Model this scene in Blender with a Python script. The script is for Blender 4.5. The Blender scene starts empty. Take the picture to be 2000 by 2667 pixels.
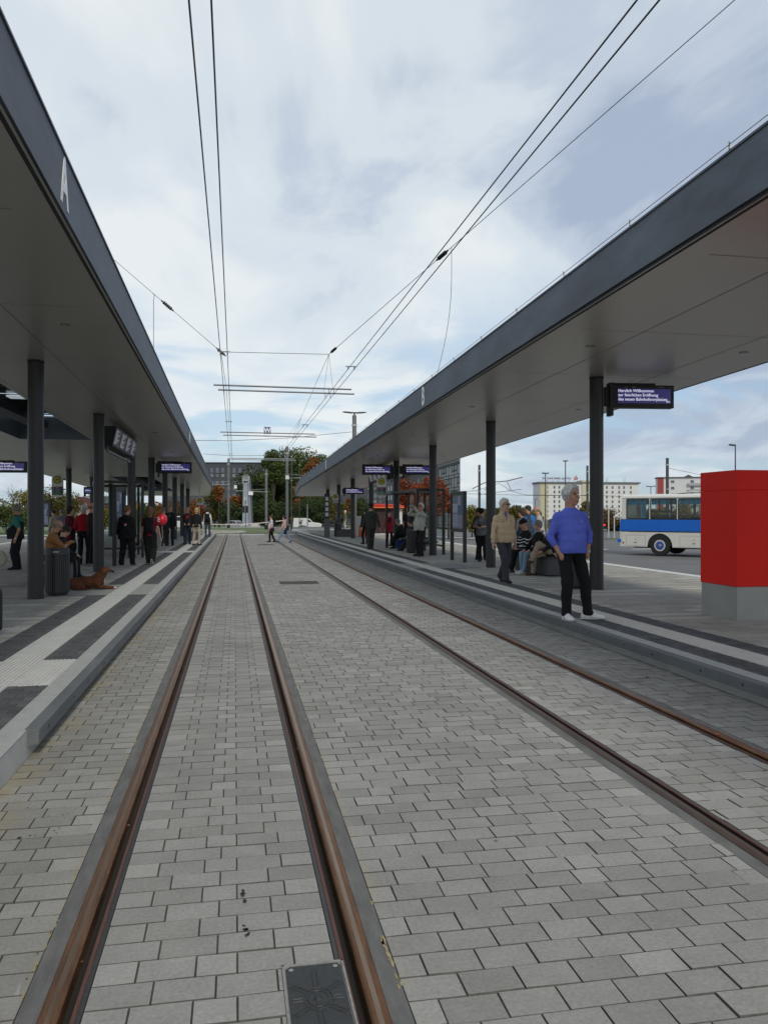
import bpy, math, random
import numpy as np
from mathutils import Vector, Matrix, Euler
random.seed(7); RNG = np.random.default_rng(11)
S = bpy.context.scene
R = math.radians
# ------------------------------------------------------------------ camera, world, sun
TH = R(10.57); FP = 2080.0; EYE = 1.65
cam_d = bpy.data.cameras.new('camera'); cam = bpy.data.objects.new('camera', cam_d)
S.collection.objects.link(cam); S.camera = cam
cam.location = (0, 0, EYE); cam.rotation_euler = (R(90.12), 0, -TH)
cam_d.sensor_fit = 'VERTICAL'; cam_d.sensor_height = 36.0; cam_d.lens = 36.0 * FP / 2667.0
cam_d.clip_start = 0.05; cam_d.clip_end = 6000
S.view_settings.view_transform = 'Standard'; S.view_settings.look = 'None'
S.view_settings.exposure = 0.32; S.view_settings.gamma = 1.0
SUN_EL = R(36); SUN_DIR = Vector((-0.16, 0.99, 0)).normalized()   # the way the light travels over the ground
W = bpy.data.worlds.new('World'); S.world = W; W.use_nodes = True
def build_world():
    nt = W.node_tree; N = nt.nodes; L = nt.links
    for n in list(N): N.remove(n)
    out = N.new('ShaderNodeOutputWorld'); bg = N.new('ShaderNodeBackground'); bg.inputs[1].default_value = 0.1
    sky = N.new('ShaderNodeTexSky'); sky.sky_type = 'NISHITA'; sky.sun_disc = False
    sky.sun_elevation = SUN_EL; sky.sun_rotation = math.atan2(-SUN_DIR.x, -SUN_DIR.y)
    sky.dust_density = 1.5; sky.ozone_density = 1.5
    tc = N.new('ShaderNodeTexCoord'); sep = N.new('ShaderNodeSeparateXYZ'); L.new(tc.outputs['Generated'], sep.inputs[0])
    def M(op, a, b=None, c=None):
        m = N.new('ShaderNodeMath'); m.operation = op
        for i, v in enumerate((a, b, c)):
            if v is None: continue
            if isinstance(v, (int, float)): m.inputs[i].default_value = v
            else: L.new(v, m.inputs[i])
        return m.outputs[0]
    z = M('MAXIMUM', sep.outputs[2], 0.0); zz = M('ADD', z, 0.22)
    cx = M('DIVIDE', sep.outputs[0], zz); cy = M('DIVIDE', sep.outputs[1], zz)
    cb = N.new('ShaderNodeCombineXYZ'); L.new(cx, cb.inputs[0]); L.new(cy, cb.inputs[1])
    def noise(scale, det, rough, off, sx=1, sy=1, dist=0.0, rot=0.0):
        mp = N.new('ShaderNodeMapping'); mp.inputs['Location'].default_value = off; mp.inputs['Scale'].default_value = (sx, sy, 1)
        mp.inputs['Rotation'].default_value = (0, 0, rot)
        L.new(cb.outputs[0], mp.inputs[0])
        n = N.new('ShaderNodeTexNoise'); n.inputs['Scale'].default_value = scale; n.inputs['Detail'].default_value = det
        n.inputs['Roughness'].default_value = rough; n.inputs['Distortion'].default_value = dist
        L.new(mp.outputs[0], n.inputs['Vector']); return n.outputs[0]
    def ramp(f, stops):
        r = N.new('ShaderNodeValToRGB'); L.new(f, r.inputs[0]); e = r.color_ramp.elements
        e[0].position, e[0].color = stops[0][0], (*stops[0][1], 1); e[1].position, e[1].color = stops[-1][0], (*stops[-1][1], 1)
        for p, c in stops[1:-1]:
            k = e.new(p); k.color = (*c, 1)
        r.color_ramp.interpolation = 'EASE'
        return r.outputs[0]
    big = noise(0.75, 3, 0.5, (3.1, 1.7, 0), 1, 1, 0.3, 0.5)
    fine = noise(2.3, 6, 0.55, (0.4, 5.0, 0), 1, 0.55, 0.5, 0.6)
    th = M('ADD', M('MULTIPLY', big, 0.52), M('MULTIPLY', fine, 0.48))
    # towards the right-hand side of the view the cover is greyer-blue
    side = M('MULTIPLY', M('MULTIPLY', M('SUBTRACT', sep.outputs[0], 0.25), 0.36), M('MINIMUM', M('MULTIPLY', z, 2.2), 1.0))
    th2 = M('SUBTRACT', th, M('MAXIMUM', side, 0.0))
    cloud = ramp(th2, [(0.36, (3.3, 3.9, 5.0)), (0.43, (4.5, 5.1, 5.95)), (0.49, (5.75, 6.3, 6.75)), (0.58, (6.8, 7.15, 7.25))])
    lown = noise(1.5, 5, 0.55, (1.2, 7.3, 0), 0.7, 1.3, 0.4, -0.15)
    hole = ramp(lown, [(0.41, (1, 1, 1)), (0.55, (0, 0, 0))])
    lowz = N.new('ShaderNodeMapRange'); L.new(sep.outputs[2], lowz.inputs[0])
    lowz.inputs[1].default_value = 0.14; lowz.inputs[2].default_value = 0.32; lowz.inputs[3].default_value = 0.75; lowz.inputs[4].default_value = 0.0
    fac = M('MULTIPLY', hole, lowz.outputs[0])
    skyg = N.new('ShaderNodeMix'); skyg.data_type = 'RGBA'; skyg.blend_type = 'MIX'; skyg.inputs[0].default_value = 0.55
    L.new(sky.outputs[0], skyg.inputs[6]); skyg.inputs[7].default_value = (2.9, 4.6, 6.4, 1)
    mx = N.new('ShaderNodeMix'); mx.data_type = 'RGBA'; L.new(fac, mx.inputs[0]); L.new(cloud, mx.inputs[6]); L.new(skyg.outputs[2], mx.inputs[7])
    mx2 = N.new('ShaderNodeMix'); mx2.data_type = 'RGBA'; mx2.inputs[0].default_value = 0.08; L.new(mx.outputs[2], mx2.inputs[6]); L.new(sky.outputs[0], mx2.inputs[7])
    L.new(mx2.outputs[2], bg.inputs[0]); L.new(bg.outputs[0], out.inputs[0])
build_world()
sd = bpy.data.lights.new('sun', 'SUN'); sd.energy = 1.4; sd.angle = R(7); sd.color = (1.0, 0.93, 0.80)
sun = bpy.data.objects.new('sun', sd); S.collection.objects.link(sun)
_d = Vector((SUN_DIR.x * math.cos(SUN_EL), SUN_DIR.y * math.cos(SUN_EL), -math.sin(SUN_EL)))
sun.rotation_euler = _d.to_track_quat('-Z', 'Y').to_euler(); sun.location = (6, -20, 30)

# ------------------------------------------------------------------ helpers
C = S.collection
def at(u, v, Z=0.195):                       # the point of the level Z that the photograph shows at (u, v)
    z = FP * (EYE - Z) / (v - 1338.0); return cpt(u, z)
def cpt(u, z):                               # the point at depth z in the column u
    x = (u - 1000.0) / FP * z
    return x * math.cos(TH) + z * math.sin(TH), -x * math.sin(TH) + z * math.cos(TH)
def hgt(v, z): return EYE + (1338.0 - v) * z / FP
def zc(Y): return 4.27 - 0.0183 * (Y - 14.5)  # underside of the canopies, falling gently with the street
_m = {}
def mat(name, col, rough=0.6, metal=0.0, var=0.0, scale=5.0, bump=0.0, bscale=None, emit=None, spec=0.5, stretch=None, attr=None, det=5, coat=0.0, alpha=None, trans=0.0):
    if name in _m: return _m[name]
    m = bpy.data.materials.new(name); m.use_nodes = True; nt = m.node_tree; N = nt.nodes; L = nt.links
    b = N['Principled BSDF']; b.inputs['Roughness'].default_value = rough; b.inputs['Metallic'].default_value = metal
    b.inputs['Specular IOR Level'].default_value = spec; b.inputs['Coat Weight'].default_value = coat
    b.inputs['Base Color'].default_value = (*col, 1); b.inputs['Transmission Weight'].default_value = trans
    if emit: b.inputs['Emission Color'].default_value = (*emit[0], 1); b.inputs['Emission Strength'].default_value = emit[1]
    if var or bump:
        tc = N.new('ShaderNodeTexCoord'); mp = N.new('ShaderNodeMapping'); L.new(tc.outputs['Object'], mp.inputs[0])
        if stretch: mp.inputs['Scale'].default_value = stretch
        n = N.new('ShaderNodeTexNoise'); n.inputs['Scale'].default_value = scale; n.inputs['Detail'].default_value = det; n.inputs['Roughness'].default_value = 0.6
        L.new(mp.outputs[0], n.inputs['Vector'])
        if var:
            r = N.new('ShaderNodeMapRange'); L.new(n.outputs[0], r.inputs[0]); r.inputs[1].default_value = 0.25; r.inputs[2].default_value = 0.75
            r.inputs[3].default_value = 1 - var; r.inputs[4].default_value = 1 + var
            v = N.new('ShaderNodeVectorMath'); v.operation = 'SCALE'; v.inputs[0].default_value = col; L.new(r.outputs[0], v.inputs['Scale'])
            L.new(v.outputs[0], b.inputs['Base Color'])
            r2 = N.new('ShaderNodeMapRange'); L.new(n.outputs[0], r2.inputs[0]); r2.inputs[3].default_value = max(0.02, rough - var * 0.25); r2.inputs[4].default_value = min(1, rough + var * 0.25)
            L.new(r2.outputs[0], b.inputs['Roughness'])
        if bump:
            n2 = N.new('ShaderNodeTexNoise'); n2.inputs['Scale'].default_value = bscale or scale * 4; n2.inputs['Detail'].default_value = 4
            L.new(mp.outputs[0], n2.inputs['Vector'])
            bp = N.new('ShaderNodeBump'); bp.inputs['Strength'].default_value = min(1, bump); bp.inputs['Distance'].default_value = 0.02
            L.new(n2.outputs[0], bp.inputs['Height']); L.new(bp.outputs[0], b.inputs['Normal'])
    _m[name] = m; return m
def tone_mat(name, c_lo, c_hi, rough=0.85, grain=60, gvar=0.16, bump=0.25, big=0.12, stain=None, spec=0.3):
    """stone: the colour runs between two tones with the per-stone attribute, plus grain and soft large-scale noise"""
    m = bpy.data.materials.new(name); m.use_nodes = True; nt = m.node_tree; N = nt.nodes; L = nt.links
    b = N['Principled BSDF']; b.inputs['Roughness'].default_value = rough; b.inputs['Specular IOR Level'].default_value = spec
    at_ = N.new('ShaderNodeAttribute'); at_.attribute_name = 'tone'
    mx = N.new('ShaderNodeMix'); mx.data_type = 'RGBA'; L.new(at_.outputs['Fac'], mx.inputs[0]); mx.inputs[6].default_value = (*c_lo, 1); mx.inputs[7].default_value = (*c_hi, 1)
    tc = N.new('ShaderNodeTexCoord')
    def nz(s, d):
        n = N.new('ShaderNodeTexNoise'); n.inputs['Scale'].default_value = s; n.inputs['Detail'].default_value = d; n.inputs['Roughness'].default_value = 0.65
        L.new(tc.outputs['Object'], n.inputs['Vector']); return n.outputs[0]
    def rng(f, lo, hi, a=0.3, bb=0.7):
        r = N.new('ShaderNodeMapRange'); L.new(f, r.inputs[0]); r.inputs[1].default_value = a; r.inputs[2].default_value = bb; r.inputs[3].default_value = lo; r.inputs[4].default_value = hi; return r.outputs[0]
    g = nz(grain, 5); bg = nz(0.55, 4); md = nz(6, 4)
    m1 = N.new('ShaderNodeMath'); m1.operation = 'MULTIPLY'; L.new(rng(g, 1 - gvar, 1 + gvar), m1.inputs[0]); L.new(rng(bg, 1 - big, 1 + big), m1.inputs[1])
    m2 = N.new('ShaderNodeMath'); m2.operation = 'MULTIPLY'; L.new(m1.outputs[0], m2.inputs[0]); L.new(rng(md, 0.93, 1.07), m2.inputs[1])
    v = N.new('ShaderNodeVectorMath'); v.operation = 'SCALE'; L.new(mx.outputs[2], v.inputs[0]); L.new(m2.outputs[0], v.inputs['Scale'])
    last = v.outputs[0]
    if stain:
        for (x0, w, colr, amt) in stain:     # sandy line washed against a kerb at x0
            sp = N.new('ShaderNodeSeparateXYZ'); L.new(tc.outputs['Object'], sp.inputs[0])
            s1 = N.new('ShaderNodeMath'); s1.operation = 'SUBTRACT'; L.new(sp.outputs[0], s1.inputs[0]); s1.inputs[1].default_value = x0
            s2 = N.new('ShaderNodeMath'); s2.operation = 'ABSOLUTE'; L.new(s1.outputs[0], s2.inputs[0])
            s3 = N.new('ShaderNodeMapRange'); L.new(s2.outputs[0], s3.inputs[0]); s3.inputs[1].default_value = 0; s3.inputs[2].default_value = w; s3.inputs[3].default_value = amt; s3.inputs[4].default_value = 0
            s4 = N.new('ShaderNodeMath'); s4.operation = 'MULTIPLY'; L.new(s3.outputs[0], s4.inputs[0]); L.new(rng(nz(2.5, 5), 0, 1.3, 0.4, 0.62), s4.inputs[1])
            s5 = N.new('ShaderNodeMix'); s5.data_type = 'RGBA'; s5.clamp_factor = True; L.new(s4.outputs[0], s5.inputs[0]); L.new(last, s5.inputs[6]); s5.inputs[7].default_value = (*colr, 1)
            last = s5.outputs[2]
    L.new(last, b.inputs['Base Color'])
    bp = N.new('ShaderNodeBump'); bp.inputs['Strength'].default_value = bump; bp.inputs['Distance'].default_value = 0.004; L.new(g, bp.inputs['Height']); L.new(bp.outputs[0], b.inputs['Normal'])
    _m[name] = m; return m

def tag(o, label=None, cat=None, group=None, kind=None):
    if label: o['label'] = label
    if cat: o['category'] = cat
    if group: o['group'] = group
    if kind: o['kind'] = kind
    return o
def thing(name, label, cat, loc=(0, 0, 0), rz=0.0, group=None, scale=1.0):
    o = bpy.data.objects.new(name, None); C.objects.link(o); o.location = loc; o.rotation_euler = (0, 0, rz); o.scale = (scale,) * 3
    o.empty_display_size = 0.1
    return tag(o, label, cat, group)
def copy_tree(o, loc, rz=None, label=None, parent=None):
    c = o.copy(); C.objects.link(c)
    if parent is not None: c.parent = parent
    else:
        c.location = loc
        if rz is not None: c.rotation_euler = (0, 0, rz)
        if label: c['label'] = label
    for ch in [k for k in S.objects if k.parent == o]: copy_tree(ch, None, parent=c)
    return c

class MB:
    def __init__(s): s.v = []; s.f = []; s.mi = []; s.m = 0
    def add(s, vs, fs):
        o = len(s.v); s.v += [tuple(p) for p in vs]; s.f += [tuple(i + o for i in f) for f in fs]; s.mi += [s.m] * len(fs); return s
    def box(s, c, d, rot=None, taper=1.0):
        hx, hy, hz = d[0] / 2, d[1] / 2, d[2] / 2
        vs = [Vector((x * hx * (taper if z > 0 else 1), y * hy * (taper if z > 0 else 1), z * hz)) for z in (-1, 1) for x, y in ((-1, -1), (1, -1), (1, 1), (-1, 1))]
        if rot is not None:
            M = rot if isinstance(rot, Matrix) else Euler(rot).to_matrix(); vs = [M @ p for p in vs]
        c = Vector(c); return s.add([p + c for p in vs], [(3, 2, 1, 0), (4, 5, 6, 7), (0, 1, 5, 4), (1, 2, 6, 5), (2, 3, 7, 6), (3, 0, 4, 7)])
    def span(s, x0, x1, y0, y1, z0, z1): return s.box(((x0 + x1) / 2, (y0 + y1) / 2, (z0 + z1) / 2), (abs(x1 - x0), abs(y1 - y0), abs(z1 - z0)))
    def cyl(s, a, b, r0, r1=None, n=16, caps=True):
        r1 = r0 if r1 is None else r1; a = Vector(a); b = Vector(b); d = (b - a).normalized()
        q = Vector((0, 0, 1)) if abs(d.z) < 0.95 else Vector((1, 0, 0)); x = d.cross(q).normalized(); y = d.cross(x)
        vs = [a + (x * math.cos(t) + y * math.sin(t)) * r0 for t in [2 * math.pi * i / n for i in range(n)]] + [b + (x * math.cos(t) + y * math.sin(t)) * r1 for t in [2 * math.pi * i / n for i in range(n)]]
        fs = [(i, i + n, (i + 1) % n + n, (i + 1) % n) for i in range(n)]
        if caps: fs += [tuple(range(n)), tuple(reversed(range(n, 2 * n)))]
        return s.add(vs, fs)
    def tube(s, pts, r, n=6):
        for a, b in zip(pts[:-1], pts[1:]): s.cyl(a, b, r, r, n)
        return s
    def sphere(s, c, r, n=12, m=8, sc=(1, 1, 1)):
        vs = [(c[0], c[1], c[2] - r * sc[2])]; fs = []
        for j in range(1, m):
            p = -math.pi / 2 + math.pi * j / m
            for i in range(n):
                t = 2 * math.pi * i / n; vs.append((c[0] + r * sc[0] * math.cos(p) * math.cos(t), c[1] + r * sc[1] * math.cos(p) * math.sin(t), c[2] + r * sc[2] * math.sin(p)))
        vs.append((c[0], c[1], c[2] + r * sc[2])); e = len(vs) - 1
        for i in range(n):
            k = (i + 1) % n; fs.append((0, 1 + k, 1 + i)); fs.append((e, e - n + i, e - n + k))
            for j in range(m - 2): a = 1 + j * n; fs.append((a + i, a + k, a + n + k, a + n + i))
        return s.add(vs, fs)
    def prism(s, poly, z0, z1, M=None):
        n = len(poly); vs = [Vector((x, y, z)) for z in (z0, z1) for x, y in poly]
        if M is not None: vs = [M @ p for p in vs]
        return s.add(vs, [tuple(reversed(range(n))), tuple(range(n, 2 * n))] + [(i, (i + 1) % n, (i + 1) % n + n, i + n) for i in range(n)])
    def quad(s, a, b, c, d): return s.add([a, b, c, d], [(0, 1, 2, 3)])
    def build(s, name, mats, parent=None, smooth=False, loc=None, bevel=0):
        me = bpy.data.meshes.new(name); me.from_pydata(s.v, [], s.f)
        mats = mats if isinstance(mats, (list, tuple)) else [mats]
        for k in mats: me.materials.append(k)
        if len(mats) > 1: me.polygons.foreach_set('material_index', s.mi)
        if smooth: me.polygons.foreach_set('use_smooth', [True] * len(s.f))
        me.update()
        if smooth:
            try: me.set_sharp_from_angle(angle=R(40))
            except Exception: pass
        o = bpy.data.objects.new(name, me); C.objects.link(o)
        if parent is not None: o.parent = parent
        if loc is not None: o.location = loc
        if bevel:
            b = o.modifiers.new('b', 'BEVEL'); b.width = bevel; b.segments = 2; b.limit_method = 'ANGLE'; b.angle_limit = R(50)
        return o
def np_mesh(name, V, Fq, mats, parent=None, smooth=False, tone=None, mi=None):
    me = bpy.data.meshes.new(name); V = np.asarray(V, dtype=np.float32); Fq = np.asarray(Fq, dtype=np.int32); k = Fq.shape[1]
    me.vertices.add(len(V)); me.vertices.foreach_set('co', V.ravel()); me.loops.add(Fq.size); me.loops.foreach_set('vertex_index', Fq.ravel())
    me.polygons.add(len(Fq)); me.polygons.foreach_set('loop_start', np.arange(0, Fq.size, k, dtype=np.int32)); me.polygons.foreach_set('loop_total', np.full(len(Fq), k, dtype=np.int32))
    for m in (mats if isinstance(mats, (list, tuple)) else [mats]): me.materials.append(m)
    if mi is not None: me.polygons.foreach_set('material_index', np.asarray(mi, dtype=np.int32))
    me.polygons.foreach_set('use_smooth', np.full(len(Fq), smooth)); me.update(calc_edges=True)
    if tone is not None:
        a = me.attributes.new('tone', 'FLOAT', 'FACE'); a.data.foreach_set('value', np.asarray(tone, dtype=np.float32))
    o = bpy.data.objects.new(name, me); C.objects.link(o)
    if parent is not None: o.parent = parent
    return o
def text_mesh(name, body, size, m, parent, M, depth=0.004, align='CENTER', sx=1.0, space=1.0, bold=0.0):
    cu = bpy.data.curves.new('t', 'FONT'); cu.body = body; cu.size = size; cu.align_x = align; cu.align_y = 'CENTER'; cu.extrude = depth / 2; cu.resolution_u = 3; cu.space_character = space; cu.offset = bold
    to = bpy.data.objects.new('t', cu); C.objects.link(to); dg = bpy.context.evaluated_depsgraph_get()
    me = bpy.data.meshes.new_from_object(to.evaluated_get(dg)); bpy.data.objects.remove(to); bpy.data.curves.remove(cu)
    me.transform(M @ Matrix.Diagonal((sx, 1, 1, 1))); me.materials.clear(); me.materials.append(m); me.name = name
    o = bpy.data.objects.new(name, me); C.objects.link(o)
    if parent is not None: o.parent = parent
    return o
def frame(o, x, y):     # matrix with given origin, x axis and y axis
    x = Vector(x).normalized(); y = Vector(y).normalized(); z = x.cross(y)
    return Matrix(((x.x, y.x, z.x, o[0]), (x.y, y.y, z.y, o[1]), (x.z, y.z, z.z, o[2]), (0, 0, 0, 1)))
# ------------------------------------------------------------------ the setting
def gz(X, Y):
    z = -0.06
    z += -0.43 * min(max((X - 10.8) / 9.2, 0), 1)
    z += -1.0 * min(max((Y - 100) / 40.0, 0), 1)
    return z
def sheet(name, x0, x1, y0, y1, off, m, kind='structure'):
    xs = sorted({x0, x1} | {x for x in (10.8, 20.0) if x0 < x < x1}); ys = sorted({y0, y1} | {y for y in (100.0, 140.0) if y0 < y < y1})
    mb = MB(); V = [(x, y, gz(x, y) + off) for y in ys for x in xs]; n = len(xs)
    mb.add(V, [(j * n + i, j * n + i + 1, (j + 1) * n + i + 1, (j + 1) * n + i) for j in range(len(ys) - 1) for i in range(n - 1)])
    return tag(mb.build(name, m), kind=kind)
M_asph = mat('asphalt', (0.125, 0.125, 0.125), 0.9, 0, 0.22, 0.8, 0.3, 90)
M_base = mat('sand_bed', (0.10, 0.095, 0.085), 0.95, 0, 0.2, 30)
M_conc = mat('concrete_light', (0.47, 0.47, 0.44), 0.85, 0, 0.12, 6, 0.2, 60)
M_conc2 = mat('concrete_kerb', (0.36, 0.36, 0.345), 0.85, 0, 0.15, 4, 0.2, 50)
M_grass = mat('grass', (0.085, 0.12, 0.035), 0.95, 0, 0.45, 2.5, 0.5, 30)
M_white = mat('white_paint', (0.75, 0.75, 0.73), 0.7, 0, 0.08, 8)
sheet('ground', -2500, 3000, -40, 4500, 0.0, M_asph)
sheet('sand_bed', -1.38, 4.48, -4, 62, 0.006, M_base)

def pavers(name, x0, x1, y0, y1, Z, L0, D, m, shift='rand', gap=0.004, bev=0.0022, tlo=0.25, thi=0.75, light=0.0, mixl=None, jit=0.0012, holes=(), slim=False):
    V = []; F = []; T = []; r = random.Random(name + str(x0)); y = y0; row = 0; run = 0
    rows = int(round((y1 - y0) / D)); D = (y1 - y0) / rows
    X = []; Ysz = []
    for row in range(rows):
        ya = y0 + row * D; yb = ya + D
        x = x0 - ((row % 2) * 0.5 * L0 if shift in ('half', 'bond') else 0); seq = None
        if shift == 'bond' and r.random() < .07: x -= L0 / 3
        if shift == 'track': W5 = (x1 - x0) / 8.24; seq = [2.06 * W5] * 4 if row % 2 else [1.42 * W5, 1.99 * W5, 1.42 * W5, 1.99 * W5, 1.42 * W5]; k5 = 0
        while x < x1 - 0.01:
            l = L0 if mixl is None else (.14 if r.random() < light * 1.2 + .02 else .21)
            if seq: l = seq[min(k5, len(seq) - 1)]; k5 += 1
            a = max(x, x0); b = min(x + l, x1)
            if b < x1 and x1 - b < 0.05: b = x1
            x += l
            if b - a < 0.02: continue
            skip = False
            for hx0, hx1, hy0, hy1 in holes:
                if min(yb, hy1) - max(ya, hy0) > .35 * D and a < hx1 and b > hx0:
                    if a < hx0 and hx0 - a > .02: b = hx0
                    elif b > hx1 and b - hx1 > .02: a = hx1
                    else: skip = True
            if skip: continue
            t = r.uniform(tlo, thi)
            if b - a < 0.75 * L0 and r.random() < 0.6: t = min(1, t + 0.35)
            if Z > .1 and light:
                if run > 0: run -= 1; t = min(1.2, t + .6)
                elif r.random() < light: run = r.randint(1, 4); t = min(1.2, t + .6)
            elif r.random() < light: t = min(1.2, t + 0.55)
            gy = gap; X.append((a + gap / 2, b - gap / 2, ya + gy / 2, yb - gy / 2, t))
    A = np.array(X); n = len(A); dz = RNG.normal(0, jit, n).clip(-2.5 * jit, 1.5 * jit)
    tx = RNG.normal(0, jit, n); ty = RNG.normal(0, jit, n)
    V = np.zeros((n, 8, 3))
    xs = (A[:, 0], A[:, 1], A[:, 1], A[:, 0]); ys = (A[:, 2], A[:, 2], A[:, 3], A[:, 3]); sx = (1, -1, -1, 1); sy = (1, 1, -1, -1)
    for i in range(4):
        V[:, i, 0] = xs[i] + sx[i] * bev; V[:, i, 1] = ys[i] + sy[i] * bev; V[:, i, 2] = Z + dz + tx * sx[i] * .5 + ty * sy[i] * .5
        V[:, i + 4, 0] = xs[i]; V[:, i + 4, 1] = ys[i]; V[:, i + 4, 2] = Z - (0.045 if Z < .1 else 0.009)
    base = np.array([[0, 1, 2, 3], [4, 5, 1, 0], [5, 6, 2, 1], [6, 7, 3, 2], [7, 4, 0, 3]])
    F = (base[None] + (np.arange(n) * 8)[:, None, None]).reshape(-1, 4); T = np.repeat(A[:, 4], 5)
    if Z < .1: b_ = MB(); b_.quad((x0, y0, -.007), (x1, y0, -.007), (x1, y1, -.007), (x0, y1, -.007)); tag(b_.build('joint_sand', mat('joint_sand', (.075, .072, .064), .95, 0, .5, 3)), kind='structure')
    near = Z < .1; mi = np.tile([0, 1, 1, 1, 1], n) if near else None
    return tag(np_mesh(name, V.reshape(-1, 3), F, [m, mat('joint_dirt', (.125, .12, .11), .95, 0, .3, 20)] if near else m, tone=T, mi=mi), kind='structure')
M_pav = tone_mat('track_paver', (0.222, 0.217, 0.205), (0.345, 0.340, 0.324), stain=[(-1.37, 0.32, (0.30, 0.24, 0.11), 0.55), (-0.70, 0.05, (0.33, 0.28, 0.15), 0.35), (0.585, 0.04, (0.36, 0.31, 0.18), 0.4)])
M_pavp = tone_mat('platform_paver', (0.25, 0.238, 0.212), (0.50, 0.482, 0.435), grain=40)
M_dark = tone_mat('dark_paver', (0.050, 0.051, 0.055), (0.118, 0.12, 0.126), grain=50)
PL, PR = -1.30, 4.40              # outer faces of the platform fenders
R1, R2, R3, R4 = -0.597, 0.469, 2.480, 3.546     # rail heads
HOLES = [(0.17, 0.41, 2.50, 2.93), (1.05, 1.97, 18.7, 19.5), (1.2, 2.05, 42.6, 43.6)]
ROWY = (-1.0, 62.02)
# paving fields between the mortar strips of the rails
MIX = (0.21, 0.21, 0.21, 0.14)
pavers('paving', PL - 0.075, R1 - 0.105, *ROWY, 0.0, 0.21, 0.14, M_pav, mixl=MIX, shift='bond')
pavers('paving', R1 + 0.105, R2 - 0.105, *ROWY, 0.0, 0.21, 0.14, M_pav, mixl=MIX, holes=HOLES, shift='track', gap=.0032)
pavers('paving', R2 + 0.105, R3 - 0.105, *ROWY, 0.0, 0.21, 0.14, M_pav, mixl=MIX, holes=HOLES, light=0.03, shift='bond', gap=.0034)
pavers('paving', R3 + 0.105, R4 - 0.105, *ROWY, 0.0, 0.21, 0.14, M_pav, mixl=MIX, light=0.03, shift='bond', gap=.0034)
pavers('paving', R4 + 0.105, PR + 0.07, *ROWY, 0.0, 0.21, 0.14, M_pav, mixl=MIX, tlo=0.0, thi=0.5, shift='bond')  # darker stone tones here paint in the shade along the right kerb
# rails
M_rust = mat('rusty_steel', (0.165, 0.078, 0.034), 0.42, 0.5, 0.55, 7, 0.3, 60, stretch=(6, 0.5, 1))
M_lip = mat('rusty_lip', (0.12, 0.055, 0.045), 0.7, 0.2, 0.3, 14, stretch=(6, 0.6, 1))
M_worn = mat('worn_steel', (0.22, 0.155, 0.11), 0.38, 0.6, 0.3, 9, stretch=(6, 0.4, 1))
M_groove = mat('groove_dirt', (0.018, 0.014, 0.011), 0.9)
M_mort = mat('bitumen_mortar', (0.14, 0.14, 0.14), 0.9, 0, 0.35, 5, 0.3, 60, stretch=(3, 0.7, 1))
M_sand = mat('sand_crust', (0.36, 0.30, 0.16), 0.95, 0, 0.2, 20)
def rail_path(x0, rad):
    P = [(x0, y) for y in np.arange(-2, 62, 4.0)] + [(x0, 62.0)]
    cx = x0 - rad
    for a in np.arange(2, 64, 3.0): P.append((cx + rad * math.cos(R(a)), 62 + rad * math.sin(R(a))))
    return [Vector((x, y, 0)) for x, y in P]
def ribbon(name, path, prof, mats, parent):
    """sweep profile points (offset to the right, z, material) along the path"""
    mb = MB(); n = len(path); m = len(prof); V = []
    for i, p in enumerate(path):
        d = (path[min(i + 1, n - 1)] - path[max(i - 1, 0)]).normalized(); r = Vector((d.y, -d.x, 0))
        for o, z, k in prof:
            q = p + r * o; V.append((q.x, q.y, z + (gz(0, q.y) + 0.06)))
    F = []; mi = []
    for i in range(n - 1):
        for j in range(m - 1): F.append((i * m + j, i * m + j + 1, (i + 1) * m + j + 1, (i + 1) * m + j)); mi.append(prof[j][2])
    mb.v = V; mb.f = F; mb.mi = mi
    return mb.build(name, mats, parent)
RLAB = ['rusty grooved tram rail at the left, beside the platform lettered A', 'rusty grooved tram rail passing the square cast cover', 'dark grooved tram rail third from the left', 'rusty grooved tram rail nearest the platform lettered B']
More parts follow.
